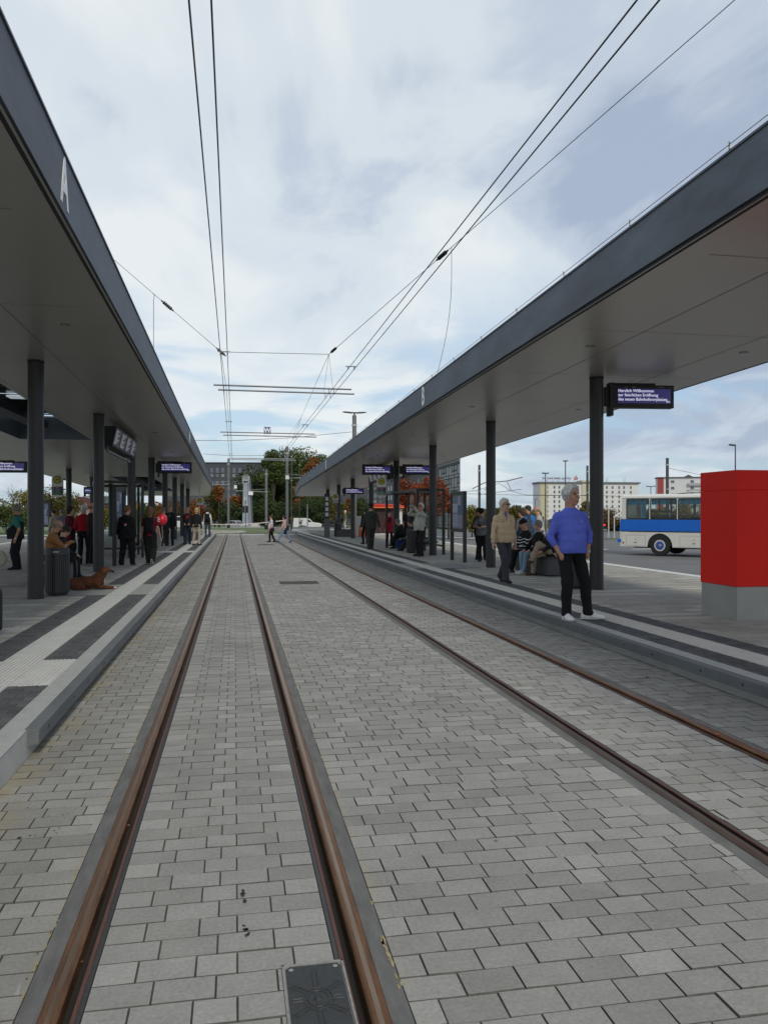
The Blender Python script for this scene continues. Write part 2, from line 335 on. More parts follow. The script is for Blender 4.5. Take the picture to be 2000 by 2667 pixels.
for i, (x, sgn, rad) in enumerate(((R1, 1, 118.9), (R2, -1, 120), (R3, 1, 122), (R4, -1, 123.1))):
    t = thing('tram_rail', RLAB[i], 'tram rail', (0, 0, 0), 0, 'grooved rails of the two tram tracks')
    P = rail_path(x, rad); s = sgn
    hd = [(-0.033 * s, -0.03, 0), (-0.033 * s, 0.004, 0), (-0.026 * s, 0.011, 0), (-0.006 * s, 0.0115, 3), (0.012 * s, 0.0115, 0), (0.024 * s, 0.011, 0), (0.032 * s, 0.004, 0), (0.035 * s, -0.045, 1)]
    gr = [(0.035 * s, -0.045, 1), (0.068 * s, -0.045, 1), (0.070 * s, -0.004, 2), (0.072 * s, 0.002, 2), (0.086 * s, 0.002, 2), (0.087 * s, -0.01, 2)]
    prof = hd[:-1] + gr
    if s < 0: prof = prof[::-1]; prof = [(o, z, prof[max(0, k)][2]) for k, (o, z, _) in enumerate(prof)]
    if s < 0: prof = [(o, z, 1 if abs(o) in (0.068,) or (abs(abs(o) - 0.070) < 0.001) else (3 if abs(o) == 0.012 else (0 if abs(o) <= 0.034 or abs(o) == 0.035 else 2))) for o, z, _ in prof]
    ribbon('rail_head', P, prof, [M_rust if i != 2 else mat('dull_steel', (0.085, 0.058, 0.045), 0.5, 0.4, 0.4, 7, stretch=(6, 0.5, 1)), M_groove, M_lip, M_worn if i != 2 else mat('dull_worn', (0.12, 0.09, 0.07), 0.4, 0.5)], t)
    prof = [(-0.108 * s, -0.012, 0), (-0.105 * s, -0.001, 0), (-0.034 * s, 0.001, 0)]
    if s < 0: prof = prof[::-1]
    ribbon('mortar_strip', P[:18], prof, [M_mort], t)
    prof = [(0.086 * s, -0.003, 0), (0.104 * s, 0.0005, 0), (0.108 * s, -0.012, 0)]
    if s < 0: prof = prof[::-1]
    ribbon('bitumen_joint', P[:18], prof, [mat('bitumen', (0.05, 0.052, 0.055), 0.6, 0, 0.2, 30)], t)
# platforms
M_edge = mat('fender_grey', (0.125, 0.135, 0.143), 0.75, 0, 0.22, 3, 0.25, 30, stretch=(1, 0.5, 1))
M_wall = mat('platform_wall', (0.46, 0.46, 0.44), 0.9, 0, 0.15, 3, 0.2, 30)
YE = 60.0
for side, nm in ((-1, 'left'), (1, 'right')):
    xo = PL if side < 0 else PR; f = side
    def X(d): return xo + f * d
    # core below the paving (its face is the pale wall under the fender)
    mb = MB(); mb.span(X(0.075), (-11.2 if f < 0 else 10.6), -3, YE, -0.3, 0.186); mb.span(X(0.9), (-11.2 if f < 0 else 10.6), YE, 76, -0.3, 0.186)
    tag(mb.build('platform', M_wall), kind='structure')
    mb = MB(); n = int((YE - 5.74) / 1.55) if f < 0 else int((YE + 3) / 1.55); y = 5.74 if f < 0 else -2.6
    hole_pts = []
    t = thing('platform_fender', 'grey plastic fender with bolt holes edging the platform lettered ' + ('A' if f < 0 else 'B'), 'platform edge', (0, 0, 0), 0, 'fenders along the platform edges')
    for k in range(n):
        ya = y + k * 1.55; yb = min(ya + 1.546, YE)
        a, b = sorted((X(0), X(0.085)))
        c1 = X(0.012)
        mb.prism([(X(0.0), 0.09), (X(0.0), 0.188), (X(0.008), 0.196), (X(0.088), 0.196), (X(0.088), 0.06), (X(0.05), 0.09)] if f < 0 else [(X(0.0), 0.188), (X(0.0), 0.09), (X(0.05), 0.09), (X(0.088), 0.06), (X(0.088), 0.196), (X(0.008), 0.196)], ya, yb, Matrix(((1, 0, 0, 0), (0, 0, 1, 0), (0, 1, 0, 0), (0, 0, 0, 1))))
        for q in (0.3, 1.2):
            hole_pts.append(ya + q)
    mb.build('fender_block', M_edge, t); h0 = MB().cyl((X(-0.0015), 0, 0.14), (X(0.002), 0, 0.14), 0.014, n=10).build('bolt_hole', mat('hole_dark', (0.02, 0.02, 0.02), 0.8), t); h0.location = (0, hole_pts[0], 0)
    for yq in hole_pts[1:]: h1 = h0.copy(); C.objects.link(h1); h1.parent = t; h1.location = (0, yq, 0)
    # bands on top
    mtread = mat('tread_band', (0.43, 0.435, 0.425), 0.8, 0, 0.1, 8, 0.2, 80)
    mb = MB(); y0b = -2.9
    a, b = sorted((X(0.088), X(0.25))); mb.span(a, b, y0b, YE - 0.3, 0.184, 0.193)
    for k in range(8): c = a + (b - a) * (k + 0.5) / 8; mb.span(c - 0.0055, c + 0.0055, y0b, YE - 0.31, 0.193, 0.1975)
    if f < 0: a2, b2 = sorted((X(0.075), X(0.088))); mb.span(a2, b2, y0b, 5.735, 0.184, 0.193)
    tag(mb.build('kerb_band', mtread), kind='structure')
    fields = ((7.2, 8.43), (31, 32.2)) if f < 0 else ((-2.9, -1.5),)
    mg = mat('guide_tile', (0.56, 0.56, 0.53), 0.75, 0, 0.1, 6, 0.15, 60)
    mg2 = mat('guide_tile_b', (0.60, 0.58, 0.53), 0.8, 0, 0.1, 6, 0.15, 60)
    mb = MB(); a, b = sorted((X(0.58), X(0.94)))
    yy = y0b
    while yy < YE + 12:
        mb.span(a + 0.001, b - 0.001, yy, yy + 0.297, 0.183, 0.191)
        yy += 0.30
    for k in range(9): c = a + (b - a) * (k + 0.5) / 9; mb.span(c - 0.0125, c + 0.0125, y0b, YE + 12, 0.191, 0.199)
    for (ya, yb) in fields:
        for (c, d) in ((0.25, 0.58), (0.94, 2.4)):
            a, b = sorted((X(c), X(d))); mb.span(a + 0.002, b - 0.002, ya, yb, 0.183, 0.1915); k = 0; xx = a + 0.02
            while xx < b - 0.02: mb.span(xx - 0.011, xx + 0.011, ya + 0.004, yb - 0.004, 0.1915, 0.197); xx += 0.04
    tag(mb.build('guidance_strip', mg if f < 0 else mg2), kind='structure')
    ys = [y0b] + [q for fl in fields for q in fl] + [15.0, 17.2, YE + 12]
    ys = sorted(ys)
    segs = []; cur = y0b
    plate = (14.9, 17.1) if f < 0 else (20.6, 22.8)
    blocks = sorted(list(fields) + [plate])
    for (a_, b_) in blocks:
        if a_ > cur + 0.05: segs.append((cur, a_))
        cur = b_
    segs.append((cur, YE - 0.3))
    for (ya, yb) in segs:
        a, b = sorted((X(0.25), X(0.58))); pavers('dark_paving', a, b, ya, yb, 0.193, 0.165, 0.11, M_dark, gap=0.003, bev=0.002, shift='half', jit=0.0008)
        a, b = sorted((X(0.94), X(1.28))); pavers('dark_paving', a, b, ya, yb, 0.193, 0.17, 0.11, M_dark, gap=0.003, bev=0.002, shift='half', jit=0.0008)
    # ribbed drainage plates laid across the bands
    mb = MB()
    for (c, d) in ((0.25, 0.58), (0.94, 2.1)):
        a, b = sorted((X(c), X(d))); mb.span(a, b, plate[0] + .03, plate[1], 0.184, 0.192); q = plate[0] + 0.06
        while q < plate[1]: mb.span(a + .005, b - .005, q, q + 0.03, 0.192, 0.197); q += 0.06
    tag(mb.build('ribbed_plates', mat('ribbed_plate', (0.30, 0.31, 0.30), 0.6, 0.2, 0.1, 10)), kind='structure')
    mb = MB(); a, b = sorted((X(0.088), X(2.1))); mb.span(a, b, plate[0] - 0.03, plate[0] + 0.03, 0.1835, 0.1957); tag(mb.build('black_strip', mat('strip_black', (0.02, 0.02, 0.02), 0.8)), kind='structure')  # black strip laid across the bands ahead of the ribbed plates
    # field of grey pavers; lighter runs stand for pale stones and painted-in sun patches
    a, b = sorted((X(1.28), (-11.0 if f < 0 else 10.4)))
    a0, b0 = sorted((X(2.4), (-11.0 if f < 0 else 10.4)))
    pavers('platform_paving', a, b, y0b, 74, 0.193, 0.40, 0.20, M_pavp, gap=0.004, bev=0.003, shift='half', light=0.03, tlo=0.15, thi=0.5, jit=0.0008,
           holes=[(min(X(0.9), X(2.4)), max(X(0.9), X(2.4)), ya, yb) for ya, yb in fields] + [(min(X(.9), X(2.1)), max(X(.9), X(2.1)), plate[0], plate[1])])
    mb = MB(); a, b = ((-11.2, -11.0) if f < 0 else (10.4, 10.62)); mb.span(a, b + (.1 if f > 0 else 0), -3, 76, -0.2, 0.200)
    tag(mb.build('kerb', mat('kerb_white', (0.62, 0.62, 0.58), 0.8, 0, 0.1, 6)), kind='structure')
# beyond the platforms
sheet('pavement', -30, 30, 62.03, 66.5, 0.056, M_conc2)
sheet('grass', -45, 4.0, 67.5, 97, 0.06, M_grass)
sheet('pavement', -45, 60, 97, 99.5, 0.05, M_conc2)
sheet('lawn', 22, 400, 62, 64.5, 0.03, M_grass); sheet('lawn', -400, -22, -30, 300, 0.03, M_grass)
sheet('lawn', -160, 240, 146, 210, 0.05, M_grass)
mb = MB()
for i in range(24):
    a0 = R(95 - i * 6.5); a1 = R(95 - (i + 1) * 6.5); c = (-6.5, 71.5); r0, r1 = 4.6, 5.0
    pr = [(c[0] + r * math.cos(a) * 1.5, c[1] + r * math.sin(a)) for r, a in ((r0, a0), (r1, a0), (r1, a1), (r0, a1))]
    mb.prism(pr[::-1] if False else [pr[0], pr[3], pr[2], pr[1]], 0.0, 0.12)
tag(mb.build('kerb', M_conc), kind='structure')
mb = MB()
for k in range(7): mb.span(11.5 + k * 3.0, 12.9 + k * 3.0, 44.5, 44.65, gz(12.2 + 3 * k, 44) + 0.006 - 0.08, gz(12.2 + 3 * k, 44) + 0.01)
for k in range(5): mb.span(-17, -12, 22 + k * 1.3, 22.5 + k * 1.3, -0.05, -0.014)
mb.span(-14.5, -11.6, 30, 30.3, -0.05, -0.014); mb.span(-16, -11.6, 36, 36.3, -0.05, -0.014)
tag(mb.build('road_marking', M_white), kind='structure')
# square cast cover by the rail
def cast_cover():
    t = thing('cast_cover', 'square dark cast cover with spoked relief set in the paving by the rail', 'cover plate', (0.28, 2.715, 0))
    mb = MB(); w, d = 0.108, 0.212
    mb.prism([(-w, -d), (w, -d), (w, d), (-w, d)], -0.03, -0.001)
    for a, b in (((-w, -d), (w, -d)), ((-w, d), (w, d)), ((-w, -d), (-w, d)), ((w, -d), (w, d))):
        mb.box(((a[0] + b[0]) / 2, (a[1] + b[1]) / 2, -0.004), (abs(b[0] - a[0]) + 0.008, abs(b[1] - a[1]) + 0.008, 0.018))
    mb.build('frame', mat('cover_frame', (0.30, 0.30, 0.29), 0.6, 0.3, 0.3, 30), t)
    mb = MB(); w -= 0.008; d -= 0.008
    mb.prism([(-w + .015, -d), (w - .015, -d), (w, -d + .015), (w, d - .015), (w - .015, d), (-w + .015, d), (-w, d - .015), (-w, -d + .015)], -0.01, 0.0015)
    for a in range(0, 360, 45):
        c, s = math.cos(R(a)), math.sin(R(a)); L = min(w * .86 / max(abs(c), 1e-3), d * .86 / max(abs(s), 1e-3)); p0 = 0.05
        for e in (-0.008, 0.008): mb.cyl((c * p0 - s * e, s * p0 * 1.2 + c * e, 0.001), (c * L - s * e, s * L + c * e, 0.001), 0.0035, n=6)
    for rr in (0.05, 0.036):
        n = 24
        for i in range(n): a, b = 2 * math.pi * i / n, 2 * math.pi * (i + 1) / n; mb.cyl((rr * math.cos(a), rr * 1.25 * math.sin(a), 0.001), (rr * math.cos(b), rr * 1.25 * math.sin(b), 0.001), 0.0035, n=6)
    mb.sphere((0, 0, 0.001), 0.017, 10, 6, (1, 1, 0.35)); mb.sphere((0, 0.028, 0.001), 0.009, 8, 5, (1.6, 1, 0.35)); mb.sphere((0, -0.028, 0.001), 0.009, 8, 5, (1.6, 1, 0.35))
    mb.build('lid', mat('cast_iron', (0.045, 0.048, 0.05), 0.5, 0.4, 0.3, 40, 0.2, 120), t, smooth=True)
    for sx in (-1, 1):
        for sy in (-1, 1): MB().cyl((sx * (w - .02), sy * (d - .022), 0.0), (sx * (w - .02), sy * (d - .022), 0.0035), 0.009, n=12).build('bolt', mat('bolt_steel', (0.35, 0.35, 0.34), 0.4, 0.8), t)
cast_cover()
def grate(x0, x1, y0, y1, lab):
    t = thing('drain_grate', lab, 'drain grate', ((x0 + x1) / 2, (y0 + y1) / 2, 0), 0, 'drain grates between the tracks')
    w, d = (x1 - x0) / 2, (y1 - y0) / 2; mb = MB(); mb.span(-w, w, -d, d, -0.03, -0.012); mb.build('pit', mat('pit_black', (0.012, 0.012, 0.012), 0.9), t)
    mb = MB(); n = 22
    for i in range(n + 1): x = -w + 2 * w * i / n; mb.span(x - .007, x + .007, -d, d, -0.012, -0.001)
    for y in (-d, -d / 2, 0, d / 2, d): mb.span(-w, w, y - .008, y + .008, -0.011, 0.0)
    mb.build('grille', mat('grate_iron', (0.07, 0.065, 0.06), 0.6, 0.5, 0.2, 20), t)
grate(1.06, 1.96, 18.72, 19.48, 'dark iron drain grate in the paving between the two tracks, the nearer one')
grate(1.21, 2.04, 42.62, 43.58, 'dark iron drain grate far down the paving near the crossing women')
# dark stains and sand crusts, fallen leaves
rr = random.Random(5)
def blob(mb, x, y, r, z, sy=1.0):
    n = 9; pts = []
    for i in range(n): a = 2 * math.pi * i / n; k = r * rr.uniform(.6, 1.15); pts.append((x + k * math.cos(a), y + k * math.sin(a) * sy, z))
    mb.add(pts, [tuple(range(n))])
mb = MB()
for (u, v, r) in ((52, 2183, .011), (80, 2177, .006), (95, 2178, .004), (120, 2174, .004), (143, 2164, .005), (157, 2157, .005), (150, 2170, .004), (130, 2126, .004), (165, 2122, .004), (178, 2120, .004), (192, 2117, .003), (186, 2137, .003), (205, 2137, .003), (208, 2142, .003), (198, 2108, .003), (73, 2105, .004), (100, 2483, .004), (72, 2550, .004)):
    x, y = at(u, v, 0); blob(mb, x, y, r, 0.0035, 1.4)
tag(mb.build('oil_drips', mat('stain', (0.035, 0.035, 0.035), 0.7)), kind='structure')
mb = MB()
for (u, v) in ((632, 2330), (638, 2415), (645, 2438), (640, 2345), (633, 2320), (644, 2425)):
    x, y = at(u, v, 0)
    for k in range(3): blob(mb, x + rr.uniform(-.006, .006), y + rr.uniform(-.02, .02), rr.uniform(.004, .009), 0.0035, 1.6)
tag(mb.build('scuff_marks', _m['stain']), kind='structure')
mb = MB()
for k in range(60):
    y = 2.7 + rr.random() ** 1.4 * 9; x = R2 + 0.103 + rr.uniform(-.015, .006); 
    if 3.4 < y < 5.2: continue
    blob(mb, x, y, rr.uniform(.002, .008), 0.0022, 4.5)
for k in range(46): y = 2.5 + rr.random() * 9; blob(mb, R1 - 0.108 + rr.uniform(-.008, .004), y, rr.uniform(.002, .006), 0.0022, 6)
tag(mb.build('sand_crust', M_sand), kind='structure')
def leaf(u, v, Z, s, col, lab):
    x, y = at(u, v, Z); n = 8; mb = MB(); pts = []
    for i in range(10):
        a = 2 * math.pi * i / 10; k = s * (1 if i % 2 == 0 else 0.55); pts.append((k * math.cos(a), k * math.sin(a) * .8, 0.004 + 0.3 * s * abs(math.sin(a))))
    mb.add(pts + [(0, 0, 0.003)], [(i, (i + 1) % 10, 10) for i in range(10)])
    o = mb.build('fallen_leaf', mat('leaf_' + col[0], col[1], 0.8, 0, 0.2, 60)); o.location = (x, y, Z); o.rotation_euler = (0, 0, rr.uniform(0, 6)); tag(o, lab, 'leaf', 'fallen leaves on the track')
lr = ('red', (0.35, 0.055, 0.03)); lb = ('brown', (0.25, 0.13, 0.06))
leaf(336, 2152, -0.03, 0.018, lb, 'dry brown leaf in the left rail groove, halfway down the picture')
leaf(212, 2508, -0.03, 0.016, lb, 'dry brown leaf in the left rail groove near the bottom')
leaf(776, 1930, -0.01, 0.022, lr, 'reddish leaf lying in the groove of the second rail')
leaf(774, 1952, -0.01, 0.016, lb, 'small brown leaf just below the reddish leaf in the second rail')
leaf(1685, 1765, 0.0, 0.035, lr, 'dull red leaf on the shaded paving by the right kerb')
leaf(1868, 1913, 0.012, 0.020, ('orange', (0.75, 0.12, 0.03)), 'bright orange leaf on the rail nearest platform B')
leaf(1448, 1720, 0.012, 0.020, ('orange', (0.75, 0.12, 0.03)), 'orange leaf on the right rail, middle of three')
leaf(1245, 1628, 0.012, 0.020, ('orange', (0.75, 0.12, 0.03)), 'orange leaf on the right rail, farthest of three')
leaf(1291, 2191, 0.0, 0.012, lb, 'tiny curled brown leaf on the pavers between the tracks')
# ------------------------------------------------------------------ canopies
def brushed(name, col, rough, metal=0.85):
    m = mat(name, col, rough, metal, 0.05, 0.7); return m
M_soff = mat('soffit_panel', (0.47, 0.455, 0.415), 0.33, 0.5, 0.05, 0.35)
M_fasc = mat('fascia_zinc', (0.088, 0.104, 0.128), 0.6, 0.2, 0.60, 1.3, 0.05, 8, stretch=(1, 0.6, 1.8), det=8)
M_gap = mat('shadow_gap', (0.012, 0.012, 0.013), 0.7)
M_seam = mat('panel_seam', (0.17, 0.17, 0.16), 0.6)
M_roof = mat('roof_felt', (0.12, 0.12, 0.12), 0.9)
M_col = mat('column_grey', (0.036, 0.037, 0.039), 0.42, 0.25, 0.08, 2)
M_black = mat('black_metal', (0.012, 0.012, 0.014), 0.45, 0.2)
M_letter = mat('letter_white', (0.85, 0.85, 0.83), 0.6)
def canopy(nm, poly, holes, letters, label, side):
    """poly: plan outline (x, y), anticlockwise; holes: rectangles x0,x1,y0,y1 cut out of a soffit between xl and xr"""
    t = thing('platform_canopy', label, 'canopy', (0, 0, 0))
    xs = sorted({p[0] for p in poly} | {h[i] for h in holes for i in (0, 1)}); ys = sorted({p[1] for p in poly} | {h[i] for h in holes for i in (2, 3)})
    def inside(x, y):
        c = False; n = len(poly)
        for i in range(n):
            (x0, y0), (x1, y1) = poly[i], poly[(i + 1) % n]
            if (y0 > y) != (y1 > y) and x < (x1 - x0) * (y - y0) / (y1 - y0) + x0: c = not c
        return c
    # soffit as strips between successive ys, clipped to the outline
    def span_at(y):
        r = []
        for i in range(len(poly)):
            (x0, y0), (x1, y1) = poly[i], poly[(i + 1) % len(poly)]
            if (y0 - y) * (y1 - y) <= 0 and y0 != y1: r.append(x0 + (x1 - x0) * (y - y0) / (y1 - y0))
        return min(r), max(r)
    sof = MB(); roof = MB()
    for ya, yb in zip(ys[:-1], ys[1:]):
        e = 1e-4; (a0, a1), (b0, b1) = span_at(ya + e), span_at(yb - e)
        cuts = sorted([(h[0], h[1]) for h in holes if h[2] <= ya + e and h[3] >= yb - e])
        la, lb = a0, b0
        for c0, c1 in cuts + [(None, None)]:
            ra, rb = (c0, c0) if c0 is not None else (a1, b1)
            sof.quad((la, ya, zc(ya)), (lb, yb, zc(yb)), (rb, yb, zc(yb)), (ra, ya, zc(ya)))
            roof.quad((la, ya, zc(ya) + .56), (ra, ya, zc(ya) + .56), (rb, yb, zc(yb) + .56), (lb, yb, zc(yb) + .56))
            la = lb = c1
    sof.build('soffit', M_soff, t); roof.build('roof', M_roof, t)
    # fascia round the outline with a black gap at its foot and a thin coping
    fb, gp, cp = MB(), MB(), MB(); n = len(poly)
    cen = (sum(p[0] for p in poly) / n, sum(p[1] for p in poly) / n)
    def off(i, d):
        p0, p1, p2 = Vector(poly[i - 1]), Vector(poly[i]), Vector(poly[(i + 1) % n]); d1 = (p1 - p0).normalized(); d2 = (p2 - p1).normalized()
        n1 = Vector((d1.y, -d1.x)); n2 = Vector((d2.y, -d2.x)); b = (n1 + n2).normalized(); return p1 + b * (d / max(0.3, b.dot(n1)))
    def ring(mb, d0, d1, z0, z1):
        for i in range(n):
            a, b, c, e = off(i, d0), off(i, d1), off((i + 1) % n, d1), off((i + 1) % n, d0); Za, Zb = zc(poly[i][1]), zc(poly[(i + 1) % n][1])
            vs = [(a.x, a.y, Za + z0), (b.x, b.y, Za + z0), (c.x, c.y, Zb + z0), (e.x, e.y, Zb + z0), (a.x, a.y, Za + z1), (b.x, b.y, Za + z1), (c.x, c.y, Zb + z1), (e.x, e.y, Zb + z1)]
            mb.add(vs, [(0, 3, 2, 1), (4, 5, 6, 7), (0, 1, 5, 4), (1, 2, 6, 5), (2, 3, 7, 6), (3, 0, 4, 7)])
    ring(fb, -0.06, 0.0, 0.055, 0.60); ring(gp, -0.062, -0.025, -0.004, 0.052); ring(cp, -0.07, 0.015, 0.602, 0.625)
    fb.build('fascia', M_fasc, t); gp.build('shadow_gap', M_gap, t); cp.build('coping', mat('coping', (0.09, 0.10, 0.12), 0.5, 0.4, 0.2, 2), t)
    # openings: upstand walls, dark glazed lid with beams
    for (x0, x1, y0, y1) in holes:
        mb = MB(); Z = lambda y: zc(y)
        mb.quad((x0, y0, Z(y0)), (x0, y1, Z(y1)), (x0, y1, Z(y1) + .75), (x0, y0, Z(y0) + .75)); mb.quad((x1, y1, Z(y1)), (x1, y0, Z(y0)), (x1, y0, Z(y0) + .75), (x1, y1, Z(y1) + .75))
        mb.quad((x0, y1, Z(y1)), (x1, y1, Z(y1)), (x1, y1, Z(y1) + .75), (x0, y1, Z(y1) + .75)); mb.quad((x1, y0, Z(y0)), (x0, y0, Z(y0)), (x0, y0, Z(y0) + .75), (x1, y0, Z(y0) + .75))
        mb.build('upstand', mat('upstand_blue', (0.13, 0.16, 0.19), 0.4, 0.4, 0.1, 2), t)
        mb = MB(); 
        for k in range(8):
            ya = y0 + (y1 - y0) * k / 8; yb = ya + (y1 - y0) / 8 - 0.08
            mb.quad((x0, ya, Z(ya) + .77), (x1 - 0.0, ya, Z(ya) + .77), (x1, yb, Z(yb) + .77), (x0, yb, Z(yb) + .77))
        mb.build('roof_light', mat('roof_light', (0.02, 0.024, 0.028), 0.15), t)
        mb = MB()
        for k in range(1, 4):
            y = y0 + (y1 - y0) * k / 4; mb.span(x0, x1, y - .12, y + .12, Z(y) + .28, Z(y) + .62)
        mb.span((x0 + x1) / 2 - .2, (x0 + x1) / 2 + .2, y0 + .5, y1 - 2, Z(y1) + .15, Z(y1) + .35)
        mb.build('beam', mat('beam_dark', (0.022, 0.025, 0.03), 0.5, 0.3), t)
        mb = MB()
        for k in range(6):
            y = y0 + (y1 - y0) * (k + .6) / 6; mb.span(x0 + .7, x0 + 1.05, y - .3, y + .3, Z(y) + .70, Z(y) + .74)
        mb.build('sky_glow_pane', mat('sky_glow', (0.6, 0.66, 0.7), 0.3, emit=((0.6, 0.68, 0.75), 0.35)), t)  # glowing panes stand for bright sky through small roof openings
    # panel seams under the soffit and recessed lamps
    mb = MB(); (xl, xr) = (min(p[0] for p in poly), max(p[0] for p in poly)); 
    for x in ((xl + (xr - xl) * .30), (xl + (xr - xl) * .72)) if side > 0 else (-4.42, -2.95, -8.3):
        ya, yb = ys[0] + .3, 56
        mb.quad((x - .006, ya, zc(ya) - .003), (x - .006, yb, zc(yb) - .003), (x + .006, yb, zc(yb) - .003), (x + .006, ya, zc(ya) - .003))
    y = ys[0] + 1.0
    while y < 56:
        for (a, b) in (((xl + .4, xr - .4),) if side > 0 else ((-4.3, xr - .4), (xl + .4, -7.1))):
            mb.quad((a, y - .005, zc(y) - .0035), (a, y + .005, zc(y) - .0035), (b, y + .005, zc(y) - .0035), (b, y - .005, zc(y) - .0035))
        y += 6.45 / 2
    mb.build('panel_seam', M_seam, t)
    y = ys[0] + 2
    lx = (xl + (xr - xl) * 0.22, xl + (xr - xl) * 0.80) if side > 0 else (-2.35, -8.9)
    while y < 60:
        for x in lx:
            mb = MB(); mb.cyl((x, y, zc(y) - .006), (x, y, zc(y) + .002), 0.075, n=16); mb.m = 1; mb.cyl((x, y, zc(y) - .009), (x, y, zc(y) - .006), 0.055, n=16)
            mb.build('downlight', [M_seam, mat('lens', (0.25, 0.25, 0.25), 0.2)], t)
        y += 6.45
    for (ch, x, y) in letters:
        Zm = zc(y) + 0.32; 
        M = frame((x + 0.004 * (1 if side < 0 else -1), y, Zm), (0, 1, 0), (0, 0, 1)) if side < 0 else frame((x - 0.004, y, Zm), (0, -1, 0), (0, 0, 1))
        text_mesh('platform_letter', ch, 0.62, M_letter, t, M, 0.006, sx=0.78, bold=0.016)
    return t
xe = -1.56
canopy('A', [(-9.9, -3), (xe, -3), (xe, 58), (-2.15, 72), (-9.9, 72)], [(-6.75, -4.55, 10.5, 27.2), (-6.75, -4.55, 46, 63)], [('A', xe, 7.85), ('A', xe, 29.0)], 'long grey flat canopy over the left platform, letter A on its fascia', -1)
canopy('B', [(4.53, -3), (9.2, -3), (9.2, 72), (5.3, 72), (4.53, 57)], [], [('B', 4.53, 19.05), ('B', 4.53, 40.3)], 'long grey flat canopy over the right platform, letter B on its fascia', 1)
ORD = ['nearest', 'second', 'third', 'fourth', 'fifth', 'sixth', 'seventh', 'eighth', 'ninth', 'tenth']
def column(x, y, label, group, base=0.193):
    t = thing('canopy_column', label, 'column', (x, y, base), 0, group)
    h = zc(y) - base - .002
    mb = MB(); mb.cyl((0, 0, 0), (0, 0, h), 0.131, n=32); mb.build('shaft', M_col, t, smooth=True)
    mb = MB(); mb.cyl((0, 0, h - .035), (0, 0, h - .002), 0.136, n=32, caps=False); mb.build('top_collar', M_gap, t, smooth=True)
    mb = MB(); mb.cyl((0, 0, -.004), (0, 0, 0.012), 0.140, n=32); mb.build('foot_joint', mat('joint_grey', (0.05, 0.05, 0.05), 0.9), t)
for k in range(8): column(-3.35, 14.55 + 6.45 * k, ORD[k] + ' of the dark columns in the front row under the canopy lettered A', 'front columns of the left canopy')
for k, y in enumerate((33.9, 40.35, 46.7, 53.4, 59.8)): column(-7.8, y, ORD[k] + ' visible dark column in the back row under the canopy lettered A', 'back columns of the left canopy')
for k in range(8): column(6.83, 14.35 + 6.45 * k, ORD[k] + ' of the dark columns under the canopy lettered B', 'columns of the right canopy')
# lightning conductor along the top of canopy B
t = thing('lightning_conductor', 'thin metal conductor on small stands along the top edge of canopy B', 'conductor', (0, 0, 0))
mw = mat('galvanised', (0.42, 0.43, 0.44), 0.45, 0.7)
mb = MB(); mb.tube([(4.50, y, zc(y) + .66) for y in np.arange(-2, 57, 2.0)], 0.0045, 6); mb.build('wire', mw, t)
for y in np.arange(1, 57, 1.9):
    mb = MB(); mb.box((4.52, y, zc(y) + .645), (.025, .025, .04)); mb.cyl((4.48, y - .04, zc(y) + .675), (4.53, y + .02, zc(y) + .665), .007, n=6); mb.build('clip', mw, t)
# ------------------------------------------------------------------ information displays
M_scr = mat('screen_blue', (0.02, 0.02, 0.09), 0.25, emit=((0.022, 0.020, 0.11), 0.6))
M_dots = mat('screen_text', (0.6, 0.6, 0.7), 0.4, emit=((0.6, 0.6, 0.75), 0.7))
LINES = 'Herzlich Willkommen\nzur feierlichen Eröffnung\ndes neuen Bahnhofsvorplatzes.'
def display(x, y, z, w, h, label, rz=0.0, group='hanging displays', sx=1, arm=None, spikes=True):
    """case centred at x, its face towards -y; hung from a bracket at the side sx"""
    t = thing('destination_display', label, 'display', (x, y, z), rz, group)
    mb = MB(); mb.span(-w / 2, w / 2, -.09, .09, -h / 2, h / 2); mb.span(-w / 2 + .02, w / 2 - .3 * w, -.11, .02, h / 2 + 0.002, h / 2 + .035); mb.build('case', M_black, t, bevel=.008)
    mb = MB(); mb.span(-w / 2 + .1 * w, w / 2 - .055 * w, -.096, -.0905, -h / 2 + .20 * h, h / 2 - .17 * h); mb.build('screen', M_scr, t)
    sc = w / 1.5
    o = text_mesh('message', LINES, 0.098 * sc, M_dots, t, frame((-w / 2 + .105 * w, -.099, .055 * h), (1, 0, 0), (0, 0, 1)), .003, 'LEFT', 0.98, 1.0, 0.0006)
    text_mesh('clock_mark', '**', 0.11 * sc, M_dots, t, frame((w / 2 - .10 * w, -.099, -.27 * h), (1, 0, 0), (0, 0, 1)), .003, 'CENTER')
    text_mesh('column_heading', 'Linie         Ziel                                            Abfahrt', 0.034 * sc, mat('heading_grey', (.4, .4, .42), .5), t, frame((.02, -.0925, h / 2 - .10 * h), (1, 0, 0), (0, 0, 1)), .002, 'CENTER', 1.3)
    if arm is not None:
        mb = MB(); mb.span(-w / 2 * sx * 1 - sx * arm, -w / 2 * sx, -.05, .05, -h * .42, h * .42); mb.span(-w / 2 * sx - sx * .03, -w / 2 * sx + sx * .04, -.1, .1, -h * .85, h * .6); mb.build('bracket', M_black, t)
    if spikes:
        mb = MB(); r = random.Random(3)
        for i in range(46): xx = -w / 2 + .03 + (w - .06) * i / 45; mb.cyl((xx, -.05, h / 2 + .03), (xx + r.uniform(-.03, .03), -.05 + r.uniform(-.05, .05), h / 2 + .12), .0015, n=3)
        mb.build('bird_spikes', mw, t)
    return t
